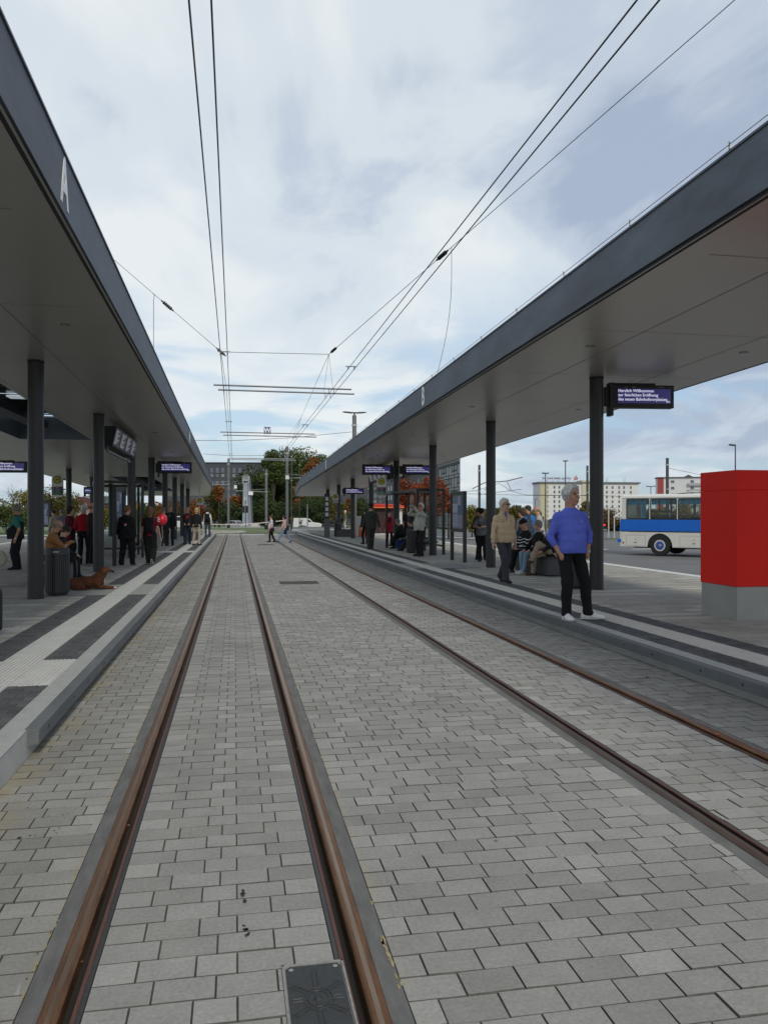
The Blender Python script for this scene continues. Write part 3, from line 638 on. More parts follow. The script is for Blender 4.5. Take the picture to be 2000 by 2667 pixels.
# depth 15.4: the board on the right side of the nearest column B
def disp_px(u0, u1, v0, v1, z, label, sx, rz=0, arm=.12, spikes=False, group='boards showing the blue welcome message'):
    w = (u1 - u0) * z / FP; h = (v1 - v0) * z / FP; x, y = cpt((u0 + u1) / 2, z)
    return display(x, y, hgt((v0 + v1) / 2, z), w, h, label, rz, group, sx, arm, spikes)
disp_px(1585, 1752, 1005, 1064, 15.4, 'black display with blue welcome message on the nearest right-hand column', 1, R(-6), .10, True)
disp_px(1050, 1122, 1212, 1237, 33.9, 'blue welcome display right of the fourth column under canopy B', 1, R(-6), .16)
disp_px(943, 1020, 1212, 1237, 33.9, 'blue welcome display left of the fourth column under canopy B', -1, R(-6), .2)
disp_px(896, 947, 1272, 1287, 46.2, 'small far welcome display near the tilted screens of platform B', 1, R(-6), .1)
disp_px(415, 500, 1204, 1233, 32.7, 'blue welcome display on the fourth front column of platform A', 1, R(-6), .12)
disp_px(-40, 71, 1202, 1231, 25.5, 'blue welcome display at the left edge behind the nearest column', 1, R(-6), None)
disp_px(222, 240, 1270, 1287, 44.4, 'tiny welcome display beside a back column of platform A', 1, R(-6), .05)
def screen_bank(x, y, z, L, label, sgn):
    """row of four screens hung lengthwise under the canopy, tilted to the track side"""
    t = thing('screen_bank', label, 'screens', (x, y, z), 0, 'banks of four tilted screens')
    mb = MB(); mb.prism([(-.20 * sgn, -.25), (.14 * sgn, -.25), (.26 * sgn, .28), (-.12 * sgn, .28)][::(1 if sgn > 0 else -1)], -L / 2, L / 2, Matrix(((1, 0, 0, 0), (0, 0, 1, 0), (0, 1, 0, 0), (0, 0, 0, 1)))); mb.build('case', M_black, t)
    mb = MB(); mb.span(-.02, .06, -L / 2, L / 2, -.40, -.36); mb.span(0, .03, -L / 2 + .1, -L / 2 + .16, -.37, -.25); mb.span(0, .03, L / 2 - .16, L / 2 - .1, -.37, -.25); mb.build('light_bar', mat('bar_grey', (.2, .2, .2), .4, .5), t)
    a = Vector((.14 * sgn + .004 * sgn, 0, -.25)); b = Vector((.26 * sgn + .004 * sgn, 0, .28)); up = (b - a).normalized()
    for k in range(4):
        ya = -L / 2 + L * (k + .06) / 4; yb = -L / 2 + L * (k + .94) / 4; A = a + up * .05; B = b - up * .05
        ms = MB(); q = [(A.x, ya, A.z), (A.x, yb, A.z), (B.x, yb, B.z), (B.x, ya, B.z)]; ms.add(q if sgn > 0 else q[::-1], [(0, 1, 2, 3)])
        sc = ms.build('screen', mat('screen_slate', (.03, .035, .045), .25, emit=((.035, .038, .05), 0.5)), t)
        ml = MB()
        for j in range(9):
            c = A + (B - A) * (.1 + .095 * j); w = (yb - ya) * (.3 + .5 * ((j * 37 + k * 11) % 7) / 7); e = up * .010; o_ = Vector((.003 * sgn, 0, 0)); s0 = ya + .06 if sgn < 0 or True else ya
            p = [c - e + o_, c - e + o_, c + e + o_, c + e + o_]; yy = [s0, s0 + w, s0 + w, s0]
            if sgn < 0: yy = [yb - .06 - w, yb - .06, yb - .06, yb - .06 - w]
            q = [(p[i].x, yy[i], p[i].z) for i in range(4)]; ml.add(q if sgn > 0 else q[::-1], [(0, 1, 2, 3)])
        ml.build('text_lines', mat('lines_grey', (.5, .5, .52), .5, emit=((.2, .21, .24), .5)), sc)
    return t
screen_bank(-3.30, 24.2, zc(24.2) - .42, 4.6, 'bank of four tilted grey screens between front columns of platform A', 1)
screen_bank(6.78, 37.0, zc(37.0) - .42, 4.6, 'bank of four tilted grey screens hanging under canopy B', -1)
# bus-stop signs with the H disc
M_yel = mat('sign_yellow', (0.62, 0.50, 0.03), 0.5); M_signw = mat('sign_white', (0.62, 0.63, 0.60), 0.5); M_green = mat('sign_green', (0.015, 0.10, 0.03), 0.5)
def h_sign(u, vtop, vbot, z, w_px, bands, label, white_foot=True, pole=None):
    x, y = cpt(u, z); s = z / FP; w = w_px * s; h = (vbot - vtop) * s; zt = hgt(vtop, z)
    t = thing('stop_sign', label, 'stop sign', (x, y, zt - h), R(-8), 'white stop signs with a yellow H disc')
    r = w / 2; pts = [(-r, .08 * h)] + [(-r + .15 * w * (1 - math.cos(a)), .08 * h - .08 * h * math.sin(a)) for a in (R(45), R(90))] + [(r - .15 * w * (1 - math.cos(a)), .08 * h - .08 * h * math.sin(a)) for a in (R(90), R(45))] + [(r, .08 * h)]
    pts += [(r * math.cos(R(a)), h - r + r * math.sin(R(a))) for a in range(0, 181, 15)]
    Mx = Matrix(((1, 0, 0, 0), (0, 0, 1, 0), (0, 1, 0, 0), (0, 0, 0, 1)))
    mb = MB(); mb.prism(pts, -.03, .03, Mx); mb.build('sign_panel', M_signw, t)
    cz = h - r * 1.02
    mb = MB(); mb.cyl((0, -.034, cz), (0, -.0305, cz), r * .72, n=28); mb.build('disc_ring', mat('sign_darkgreen', (.01, .03, .015), .5), t)
    mb = MB(); mb.cyl((0, -.038, cz), (0, -.0345, cz), r * .56, n=28); mb.build('disc', M_yel, t)
    text_mesh('letter_h', 'H', r * .82, mat('sign_darkgreen', (.01, .03, .015), .5), t, frame((0, -.041, cz), (1, 0, 0), (0, 0, 1)), .003, bold=.006)
    z0 = h - 2.25 * r
    for (c, hh) in bands:
        mb = MB(); mb.span(-r * .97, r * .97, -.034, -.0305, z0 - hh * h, z0); b = mb.build('line_band', mat('band_%d' % int(c[0] * 1000 + c[1] * 100 + c[2] * 7), c, .5), t)
        mb = MB(); mb.span(-r * .8, -r * .6, -.037, -.0345, z0 - hh * h * .65, z0 - hh * h * .35); mb.span(-r * .35, r * .4, -.037, -.0345, z0 - hh * h * .6, z0 - hh * h * .4); mb.build('band_text', mat('band_text', (.45, .45, .45), .5), b)
        z0 -= hh * h * 1.04
    if pole is not None:
        mb = MB(); d = pole * s
        for q in (.3, .75): mb.span(r if d > 0 else -r, d, -.012, .012, q * h, q * h + .05)
        mb.build('bracket', M_black, t)
h_sign(993.5, 1241, 1295, 33.0, 25, (((.18, .01, .01), .10), ((.01, .03, .14), .10), ((.02, .22, .03), .09), ((.2, .2, .19), .09)), 'stop sign with red, blue and green line bands under canopy B', pole=-16)
h_sign(873.5, 1285, 1310, 50.0, 16, (((.3, .31, .28), .2),), 'farther stop sign with pale panel between columns of platform B')
h_sign(151.0, 1235, 1294, 33.5, 29, (((.16, .01, .02), .09), ((.01, .08, .16), .09), ((.02, .09, .05), .10), ((.02, .10, .05), .08)), 'large shaded stop sign with red, blue and green bands on platform A', pole=20)
h_sign(305.5, 1283, 1307, 46.0, 14, (((.2, .2, .19), .2),), 'small shaded stop sign half hidden by the third front column of platform A')
h_sign(521.0, 1295, 1318, 55.0, 18, (((.45, .02, .03), .17),), 'stop sign with a red band at the far end of platform A')
# ------------------------------------------------------------------ overhead line
M_wire = mat('copper_wire', (0.035, 0.033, 0.03), 0.5, 0.5); M_gal = mat('galvanised_dark', (0.20, 0.21, 0.22), 0.5, 0.5)
WZ = 5.62
def wire(label, pts, r=0.0075, cat='overhead wire', group=None, name='contact_wire', m=None):
    mb = MB(); mb.tube(pts, r, 6); o = mb.build(name, m or M_wire); return tag(o, label, cat, group)
WG = 'contact wires over the two tracks'
def cw(x, label):
    wire(label, [(x, -4, WZ), (x, 20.5, WZ), (x, 41, WZ - .02), (x, 62, WZ - .05)] + [(x - 120 + 120 * math.cos(R(a)), 62 + 120 * math.sin(R(a)), WZ - .05 - .3 * math.sin(R(a))) for a in (6, 12, 20, 30)], 0.0085, group=WG)
cw(-0.35, 'left one of the two contact wires above the left track'); cw(-0.18, 'right one of the two contact wires above the left track')
cw(3.05, 'left one of the two contact wires above the right track'); cw(3.22, 'right one of the two contact wires above the right track')
def fitting(x0, x1, y, z, label):
    t = thing('wire_spacer', label, 'wire clamp', ((x0 + x1) / 2, y, z), 0, 'clamps joining the paired contact wires'); w = (x1 - x0) / 2 + .07
    mb = MB(); mb.cyl((-w, 0, .07), (w, 0, .07), .013, n=8); mb.build('bar', M_gal, t, smooth=True)
    for s in (-1, 1):
        mb = MB(); mb.span(s * (x1 - x0) / 2 - .015, s * (x1 - x0) / 2 + .015, -.03, .03, -.01, .07); mb.sphere((s * (x1 - x0) / 2, 0, .07), .022, 8, 6); mb.build('clamp', M_gal, t)
for k, y in enumerate((20.3, 35.6, 55.0, 60.5)): fitting(-.35, -.18, y, WZ, ORD[k] + ' clamp between the paired wires above the left track')
for k, y in enumerate((5.62, 21.7, 36.3)): fitting(3.05, 3.22, y, WZ, ORD[k] + ' clamp between the paired wires above the right track')
def cross_bar(y, x0, x1, z, label, dy=1.0):
    t = thing('cross_bar', label, 'cross bar', (0, y, z), 0, 'paired tubes across the contact wires')
    for k in (0, 1):
        mb = MB(); sh = -.12 * k
        mb.cyl((x0 + sh, -k * dy, 0.0), (x1 + sh * 2, -k * dy, -.02), .028, n=8); mb.build('tube', M_gal, t, smooth=True)
    for x in (-.35, -.18, 3.05, 3.22):
        for yy in (-dy, 0): MB().cyl((x, yy, 0), (x, yy, WZ - z), .012, n=6).build('hanger', M_gal, t)
cross_bar(27.3, -.55, 4.05, 5.80, 'nearest pair of tubes spanning both tracks below the span wire')
cross_bar(42.8, -.6, 4.3, 5.78, 'second pair of tubes across the tracks, carrying the blue W sign', 1.6)
cross_bar(61.0, -.2, 4.6, 5.72, 'farthest pair of tubes across the tracks, in front of the green trees', 1.5)
def w_sign():
    t = thing('signal_sign', 'small square blue sign with white letter W standing on the cross tubes', 'sign', (1.68, 42.4, 5.84))
    mb = MB(); mb.span(-.18, .18, -.012, .012, 0, .37); mb.build('plate', mat('sign_blue', (.012, .035, .22), .4), t)
    mb = MB()
    for a in ((-.18, -.165, 0, .37), (.165, .18, 0, .37), (-.165, .165, .355, .37), (-.165, .165, 0, .015)): mb.span(a[0], a[1], -.016, -.0125, a[2], a[3])
    mb.build('border', mat('sign_edge', (.25, .3, .45), .5), t)
    text_mesh('letter_w', 'W', .33, M_letter, t, frame((0, -.0135, .185), (1, 0, 0), (0, 0, 1)), .003, bold=.012)
w_sign()
# span wire with its nodes, insulators and feeders
NL, NR = Vector((-.34, 20.5, 5.72)), Vector((2.38, 20.5, 5.76)); AL = Vector((-3.35, 21.0, 8.35)); AR = Vector((7.2, 9.1, 9.05))
wire('span wire rising from behind canopy A, across both tracks and up over canopy B', [AL, NL, NR, AR], .0065, 'span wire', None, 'span_wire')
def insul(p, d, label, s=1.0):
    t = thing('insulator', label, 'insulator', p, 0, 'insulators in the span wires'); d = Vector(d).normalized()
    mb = MB()
    for k in range(5): c = d * (k - 2) * .055 * s; mb.cyl(c - d * .012, c + d * .012, .045 * s, n=10)
    mb.cyl(-d * .2 * s, d * .2 * s, .02 * s, n=8); mb.build('sheds', M_black, t)
dR = AR - NR; dL = AL - NL
insul(NR + dR * .385, dR, 'dark insulator on the span wire between the crossing wires at right'); insul(NL + dL * .44, dL, 'dark insulator on the span wire near canopy A'); insul(NR + dR * .02, dR, 'small dark insulator at the right node of the span wire', .8); insul(NL, dL, 'small dark insulator at the left node of the span wire', .8)
p = NR + dR * .41; q = Vector((4.55, p.y + 1.9, zc(p.y) + .62))
wire('thin slack feeder cable hanging from the span wire to the edge of canopy B', [p] + [p.lerp(q, k / 8) + Vector((.12 * math.sin(math.pi * k / 8), 0, 0)) for k in range(1, 9)], .005, 'cable', None, 'feeder_cable')
p = NL + dL * .56; q = Vector((-1.60, 20.8, zc(20.8) + .62))
wire('short feeder cable hanging from the span wire onto canopy A', [p, p + Vector((.04, 0, -.05)), p + Vector((.02, 0, -.2)), Vector((p.x, 21, q.z))], .007, 'cable', None, 'feeder_cable')
wire('slack suspension wire from the right node towards the mast beyond the tracks', [NR, cpt(784, 40) + (hgt(1088, 40),), cpt(749, 60) + (hgt(1141, 60),), cpt(748.5, 79) + (hgt(1168, 79),)], .006, 'suspension wire', None, 'suspension_wire')
wire('suspension wire between the paired contact wires of the left track', [NL, (-.28, 27.3, 5.86), (-.26, 42.5, 5.84), (-.25, 61, 5.8)], .006, 'suspension wire', None, 'suspension_wire')
t = thing('wire_dropper', 'thin droppers hanging from the right node to the nearest cross tubes', 'dropper', (0, 0, 0)); mb = MB(); mb.tube([NR, (2.98, 27.2, 5.8)], .004, 4); mb.tube([NR, (3.2, 26.4, 5.8)], .004, 4); mb.build('dropper_wire', M_wire, t)
t = thing('wire_dropper', 'thin droppers above the cross tubes beside the blue W sign', 'dropper', (0, 0, 0)); mb = MB(); nd = cpt(784, 40) + (hgt(1088, 40),); mb.tube([nd, (3.05, 42.5, 5.8)], .006, 4); mb.tube([nd, (3.22, 42.5, 5.8)], .006, 4); mb.build('dropper_wire', M_wire, t)
# masts
M_mast = mat('mast_grey', (0.155, 0.155, 0.16), 0.55, 0.3, 0.08, 3); M_mastd = mat('mast_dark', (0.055, 0.058, 0.062), 0.6, 0.2)
def mast(u, vbot, vtop, z, wpx, label, arms=0, lamps=False, box=None, foot=True, m=None, base=None):
    s = z / FP; x, y = cpt(u, z); zb = hgt(vbot, z) if base is None else base; h = hgt(vtop, z) - zb; r = wpx * s / 2
    t = thing('mast', label, 'mast', (x, y, zb), 0, 'overhead line masts and poles')
    mb = MB(); mb.cyl((0, 0, 0), (0, 0, h), r, r * .88, n=20); mb.build('pole', m or M_mast, t, smooth=True)
    mb = MB(); mb.cyl((0, 0, h * .91), (0, 0, h * .925), r * 1.12, n=16); mb.cyl((0, 0, h * .62), (0, 0, h * .63), r * 1.12, n=16); mb.build('clamp_ring', mat('ring_light', (.4, .4, .4), .5), t)
    if foot: mb = MB(); mb.cyl((0, 0, -.02), (0, 0, .45), r * 1.35, n=16); mb.build('foot_collar', M_black, t)
    if arms:
        mb = MB(); mb.tube([(0, 0, h * .62), (arms, 0, h * .64)], .03, 6); mb.tube([(0, 0, h * .67), (arms * .8, 0, h * .645)], .015, 5); mb.build('arm', mat('arm_light', (.34, .35, .36), .5, .3), t)
    if lamps:
        for sg in (-1, 1):
            mb = MB(); mb.prism([(sg * .12, .02), (sg * .15, -.05), (sg * .75, .0), (sg * 1.0, .06), (sg * .8, .10), (sg * .3, .07)][::sg], -.14, .14, Matrix(((1, 0, 0, 0), (0, 0, 1, 0), (0, 1, 0, h + .2), (0, 0, 0, 1)))); mb.build('lamp_head', M_mastd, t)
        mb = MB(); mb.cyl((0, 0, h), (0, 0, h + .25), .07, n=10); mb.cyl((-.2, 0, h + .22), (.2, 0, h + .22), .05, n=8); mb.build('lamp_stem', M_mastd, t)
    if box:
        mb = MB(); mb.box((0, -r - .08, h * box), (4.2 * s * 2, .14, 10 * s)); mb.build('white_box', mat('box_white', (.72, .72, .70), .6), t)
    return t
mast(595.5, 1376, 1194, 93, 6.2, 'tall grey mast left of the blue-grey pylon, beyond the tracks', -4.5)
mast(694, 1379, 1222, 84, 7.0, 'shorter grey mast right of the blue-grey pylon', -3.2)
mast(748, 1381, 1163, 80, 7.8, 'tallest grey mast with a white box, behind the crossing women', 3.5, box=.63)
mast(759.5, 1383, 1172, 78, 3.2, 'thin dark pole close beside the mast with the white box', m=M_mastd)
mast(780, 1378, 1196, 92, 2.0, 'very thin dark pole in front of the big green tree', m=M_mastd, foot=False)
mast(923, 1397, 1082, 64.5, 12.4, 'thick mast with two lamp heads rising behind canopy B', lamps=True)
mast(918, 1393, 1290, 66, 5, 'thin light post under canopy B near the far column', m=M_mast, foot=False)
mast(1248, 1392, 1211, 62, 7.0, 'dark mast with lattice arm beyond the platform, left of the second column', m=M_mastd)
mast(1529, 1400, 1213, 66, 6.6, 'dark mast just left of the nearest right-hand column', m=M_mastd)
mast(1737, 1410, 1193, 58, 8.4, 'dark mast rising behind the blue and white bus', m=M_mastd)
mast(520, 1392, 1268, 58, 2.6, 'slim white post at the far end of platform A', m=mat('post_white', (.6, .6, .6), .5), foot=False)
mast(801, 1388, 1313, 68, 3, 'slim white post beyond the far end of platform B', m=_m['post_white'], foot=False)
def lamp(u, vbot, vtop, z, wpx, heads, label, L=13):
    s = z / FP; x, y = cpt(u, z); zb = hgt(vbot, z); h = hgt(vtop, z) - zb; t = thing('street_lamp', label, 'street lamp', (x, y, zb), -TH, 'slim street lamps beyond the platforms')
    mb = MB(); mb.cyl((0, 0, 0), (0, 0, h), wpx * s / 2 * 1.2, wpx * s / 2 * .8, n=10); mb.build('pole', M_mastd, t, smooth=True)
    for sg in heads: mb = MB(); mb.box((sg * L * s / 2, 0, h + .05), (L * s, .3, .1), (0, -sg * .12, 0)); mb.build('lamp_head', M_mastd, t, bevel=.03)
lamp(1472, 1392, 1202, 75, 3, (1, -1), 'street lamp behind the head of the man in blue', 6)
lamp(1420, 1392, 1234, 72, 3.2, (1, -1), 'street lamp with arm to the right in front of the rooftop letters', 9)
lamp(1393, 1350, 1301, 120, 1.6, (1,), 'small distant street lamp left of the flats', 7)
lamp(1914, 1375, 1161, 56, 3.6, (-1,), 'street lamp rising above the red box', 16)
lamp(1694, 1350, 1268, 110, 2.2, (1, -1), 'double street lamp between the two blocks of flats', 12)
lamp(640, 1376, 1292, 110, 2, (), 'light pole of the traffic signal below the pylon')
wire('upper cross wire from canopy A to the mast with two lamp heads', [cpt(505, 60) + (hgt(1147, 60),), cpt(600, 60) + (hgt(1148, 60),), cpt(749, 60) + (hgt(1141, 60),), cpt(916, 64) + (hgt(1125, 64),)], .018, 'cross wire', None, 'cross_wire')
wire('lower cross wire running from canopy A towards the tall mast', [cpt(530, 75) + (hgt(1182, 75),), cpt(600, 78) + (hgt(1187, 78),), cpt(748, 80) + (hgt(1186, 80),)], .018, 'cross wire', None, 'cross_wire')
wire('contact wire behind platform B running across to the right', [cpt(1198, 60) + (hgt(1286, 60),), cpt(1248, 61) + (hgt(1287, 61),), cpt(1400, 62) + (hgt(1291, 62),), cpt(1530, 65) + (hgt(1290, 65),), cpt(1700, 66) + (hgt(1296, 66),)], .016, 'cross wire', None, 'cross_wire')
wire('carrying wire behind platform B running across to the right', [cpt(1198, 60) + (hgt(1281, 60),), cpt(1240, 61) + (hgt(1278, 61),), cpt(1300, 62) + (hgt(1259, 62),), cpt(1330, 62) + (hgt(1279, 62),), cpt(1368, 62) + (hgt(1289, 62),), cpt(1530, 65) + (hgt(1291, 65),)], .016, 'cross wire', None, 'cross_wire')
wire('stay wire from the dark mast behind the bus down to the right', [cpt(1738, 58) + (hgt(1219, 58),), cpt(1840, 58) + (hgt(1240, 58),)], .014, 'stay wire', None, 'stay_wire')
# ------------------------------------------------------------------ figures: smooth-blended solids turned into one surface
def V3(*a): return np.array(a, dtype=np.float64)
def nrm(v): v = np.asarray(v, float); return v / (np.linalg.norm(v) + 1e-9)
class Solid:
    def __init__(s): s.p = []
    def cone(s, a, b, r0, r1, k=.02, cut=False, cut0=False, flat=None):
        a = np.asarray(a, float); b = np.asarray(b, float); s.p.append(('c', a, b, r0, r1, k, cut, cut0, flat)); return s
    def ell(s, c, r, k=.02, M=None):
        s.p.append(('e', np.asarray(c, float), np.asarray(r, float), k, np.eye(3) if M is None else M)); return s
    def loft(s, O, M, secs, k=.02, e=2.3):      # secs: (height, rx, ry, y offset); M columns = right, forward, up
        s.p.append(('l', np.asarray(O, float), M, np.array(secs, float), k, e)); return s
    def box(s, c, h, r=.01, M=None, k=.005):
        s.p.append(('b', np.asarray(c, float), np.asarray(h, float), r, np.eye(3) if M is None else M, k)); return s
    def sub(s, n, c):                            # cut away n.p > c
        s.p.append(('x', nrm(n), float(c))); return s
    def bounds(s, q):
        if q[0] == 'c': m = max(q[3], q[4]) + q[5] + .02; return np.minimum(q[1], q[2]) - m, np.maximum(q[1], q[2]) + m
        if q[0] == 'e': m = q[2].max() + q[3] + .02; return q[1] - m, q[1] + m
        if q[0] == 'b': m = np.linalg.norm(q[2]) + q[3] + .03; return q[1] - m, q[1] + m
        S_ = q[3]; m = max(S_[:, 1].max(), (S_[:, 2] + abs(S_[:, 3])).max()) + q[4] + .03; a = q[1] + q[2][:, 2] * S_[0, 0]; b = q[1] + q[2][:, 2] * S_[-1, 0]
        return np.minimum(a, b) - m, np.maximum(a, b) + m
    def mesh(s, h, disp=0.0, seed=0, freq=22.0):
        pr = [q for q in s.p if q[0] != 'x']; B = [s.bounds(q) for q in pr]
        lo = np.min([b[0] for b in B], 0); hi = np.max([b[1] for b in B], 0); n = np.ceil((hi - lo) / h).astype(int) + 1
        D = np.full(n, 0.12)
        ax = [lo[i] + h * np.arange(n[i]) for i in range(3)]
        for q, (a, b) in zip(pr, B):
            i0 = np.maximum(0, ((a - lo) / h).astype(int)); i1 = np.minimum(n, ((b - lo) / h).astype(int) + 2)
            X, Y, Z = np.meshgrid(ax[0][i0[0]:i1[0]], ax[1][i0[1]:i1[1]], ax[2][i0[2]:i1[2]], indexing='ij')
            if q[0] == 'c':
                _, A, Bp, r0, r1, k, cut, cut0, flat = q; d = Bp - A; L = np.linalg.norm(d) + 1e-9; u = d / L
                px, py, pz = X - A[0], Y - A[1], Z - A[2]; t = px * u[0] + py * u[1] + pz * u[2]; tc = np.clip(t, 0, L)
                qx, qy, qz = px - tc * u[0], py - tc * u[1], pz - tc * u[2]
                if flat is not None:
                    fx, fs = flat; w = qx * fx[0] + qy * fx[1] + qz * fx[2]; qx = qx + fx[0] * w * (fs - 1); qy = qy + fx[1] * w * (fs - 1); qz = qz + fx[2] * w * (fs - 1)
                v = np.sqrt(qx * qx + qy * qy + qz * qz) - (r0 + (r1 - r0) * tc / L)
                if cut: v = np.maximum(v, t - L)
                if cut0: v = np.maximum(v, -t)
            elif q[0] == 'e':
                _, c, r, k, M = q; P = np.stack([X - c[0], Y - c[1], Z - c[2]], -1) @ M
                k0 = np.sqrt(((P / r) ** 2).sum(-1)); k1 = np.sqrt(((P / r ** 2) ** 2).sum(-1)) + 1e-9; v = k0 * (k0 - 1) / k1
            elif q[0] == 'b':
                _, c, hh, r, M, k = q; P = np.abs(np.stack([X - c[0], Y - c[1], Z - c[2]], -1) @ M) - (hh - r)
                v = np.sqrt((np.maximum(P, 0) ** 2).sum(-1)) + np.minimum(P.max(-1), 0) - r
            else:
                _, c, M, S_, k, e = q; P = np.stack([X - c[0], Y - c[1], Z - c[2]], -1) @ M; hz = P[..., 2]
                rx = np.interp(hz, S_[:, 0], S_[:, 1]); ry = np.interp(hz, S_[:, 0], S_[:, 2]); yo = np.interp(hz, S_[:, 0], S_[:, 3])
                v = ((np.abs(P[..., 0] / rx) ** e + np.abs((P[..., 1] - yo) / ry) ** e) ** (1 / e) - 1) * np.minimum(rx, ry)
                v = np.maximum(v, np.maximum(S_[0, 0] - hz, hz - S_[-1, 0]))
            sl = tuple(slice(i0[i], i1[i]) for i in range(3)); o = D[sl]
            hk = np.clip(.5 + .5 * (v - o) / k, 0, 1); D[sl] = v + (o - v) * hk - k * hk * (1 - hk) if False else (v * (1 - hk) + o * hk - k * hk * (1 - hk))
        if disp or any(q[0] == 'x' for q in s.p):
            X, Y, Z = np.meshgrid(*ax, indexing='ij')
            if disp:
                r = np.random.default_rng(seed); f = np.zeros_like(D)
                for o in range(3):
                    a = r.normal(0, 1, 3); a[2] *= 1.7; a = a / np.linalg.norm(a) * freq * (1.6 ** o); b = r.normal(0, 1, 3) * freq * .4
                    f += np.sin(a[0] * X + a[1] * Y + a[2] * Z + 1.5 * np.sin(b[0] * X + b[1] * Y + b[2] * Z) + o) / (1.3 ** o)
                D = D + disp * f * .5
            for q in s.p:
                if q[0] == 'x': D = np.maximum(D, -(q[2] - (q[1][0] * X + q[1][1] * Y + q[1][2] * Z)))
        return nets(D, lo, h)
def nets(D, lo, h):
    # border must be outside
    D[0], D[-1] = np.maximum(D[0], h * .2), np.maximum(D[-1], h * .2); D[:, 0] = np.maximum(D[:, 0], h * .2); D[:, -1] = np.maximum(D[:, -1], h * .2); D[:, :, 0] = np.maximum(D[:, :, 0], h * .2); D[:, :, -1] = np.maximum(D[:, :, -1], h * .2)
    Sg = D < 0; nx, ny, nz = D.shape; c = np.zeros((nx - 1, ny - 1, nz - 1), int)
    for i in (0, 1):
        for j in (0, 1):
            for k in (0, 1): c += Sg[i:nx - 1 + i, j:ny - 1 + j, k:nz - 1 + k]
    act = (c > 0) & (c < 8); I = np.argwhere(act); idx = np.full(act.shape, -1); idx[act] = np.arange(len(I))
    acc = np.zeros((len(I), 3)); cnt = np.zeros(len(I)); off = [(i, j, k) for i in (0, 1) for j in (0, 1) for k in (0, 1)]
    for a in off:
        for x in range(3):
            if a[x]: continue
            b = list(a); b[x] = 1
            da = D[I[:, 0] + a[0], I[:, 1] + a[1], I[:, 2] + a[2]]; db = D[I[:, 0] + b[0], I[:, 1] + b[1], I[:, 2] + b[2]]
            m = (da < 0) != (db < 0); t = np.where(m, da / np.where(m, da - db, 1), 0)
            p = np.array(a, float)[None] + t[:, None] * np.eye(3)[x][None]; acc[m] += p[m]; cnt[m] += 1
    V = lo + h * (I + acc / cnt[:, None]); F = []
    for x in range(3):
        y, z = (x + 1) % 3, (x + 2) % 3; s0 = [slice(None)] * 3; s1 = [slice(None)] * 3; s0[x] = slice(0, -1); s1[x] = slice(1, None)
        df = Sg[tuple(s0)] != Sg[tuple(s1)]; E = np.argwhere(df); E = E[(E[:, y] > 0) & (E[:, z] > 0) & (E[:, y] < D.shape[y] - 1) & (E[:, z] < D.shape[z] - 1)]
        ins = Sg[E[:, 0], E[:, 1], E[:, 2]]
        def cell(dy, dz): e = E.copy(); e[:, y] += dy; e[:, z] += dz; return idx[e[:, 0], e[:, 1], e[:, 2]]
        q = np.stack([cell(-1, -1), cell(0, -1), cell(0, 0), cell(-1, 0)], 1); q[~ins] = q[~ins][:, ::-1]; F.append(q)
    return V, np.concatenate(F)
def relax(V, F, it=1):
    for _ in range(it):
        A = np.zeros_like(V); n = np.zeros(len(V))
        for i in range(4):
            for j in (1, 3): np.add.at(A, F[:, i], V[F[:, (i + j) % 4]]); np.add.at(n, F[:, i], 1)
        V = .5 * V + .5 * A / n[:, None]
    return V
def solid_obj(name, so, h, m, parent, disp=0.0, seed=0, paint=None, freq=22.0, sm=1):
    V, F = so.mesh(h, disp, seed, freq)
    if sm: V = relax(V, F, sm)
    mats = m if isinstance(m, list) else [m]; mi = None
    if paint is not None: mi = paint(V[F].mean(1))
    return np_mesh(name, V, F, mats, parent, smooth=True, mi=mi)
def rotm(ax, a):
    c, s = math.cos(a), math.sin(a); x, y, z = nrm(ax); return np.array([[c + x * x * (1 - c), x * y * (1 - c) - z * s, x * z * (1 - c) + y * s], [y * x * (1 - c) + z * s, c + y * y * (1 - c), y * z * (1 - c) - x * s], [z * x * (1 - c) - y * s, z * y * (1 - c) + x * s, c + z * z * (1 - c)]])
def ik(a, c, l1, l2, pole):
    a, c = np.asarray(a, float), np.asarray(c, float); d = c - a; L = np.linalg.norm(d); mx = (l1 + l2) * .999
    if L > mx: c = a + d / L * mx; d = c - a; L = mx
    u = d / L; x = (l1 * l1 - l2 * l2 + L * L) / (2 * L); h = math.sqrt(max(0, l1 * l1 - x * x)); p = np.asarray(pole, float); p = p - u * p.dot(u); p = nrm(p)
    return a + u * x + p * h, c
def cloth(name, col, rough=.9, var=.12, scale=14): return mat(name, col, rough, 0, var, scale, .15, 220, spec=.25)
SKIN = {'fair': (0.56, 0.33, 0.24), 'tan': (0.44, 0.235, 0.155), 'red': (0.52, 0.27, 0.19)}
HAIRC = {'white': (0.62, 0.61, 0.57), 'silver': (0.50, 0.51, 0.51), 'grey': (0.20, 0.19, 0.175), 'black': (0.015, 0.013, 0.012), 'brown': (0.055, 0.03, 0.018), 'blond': (0.42, 0.26, 0.10), 'ginger': (0.21, 0.095, 0.04), 'dark': (0.03, 0.022, 0.018)}
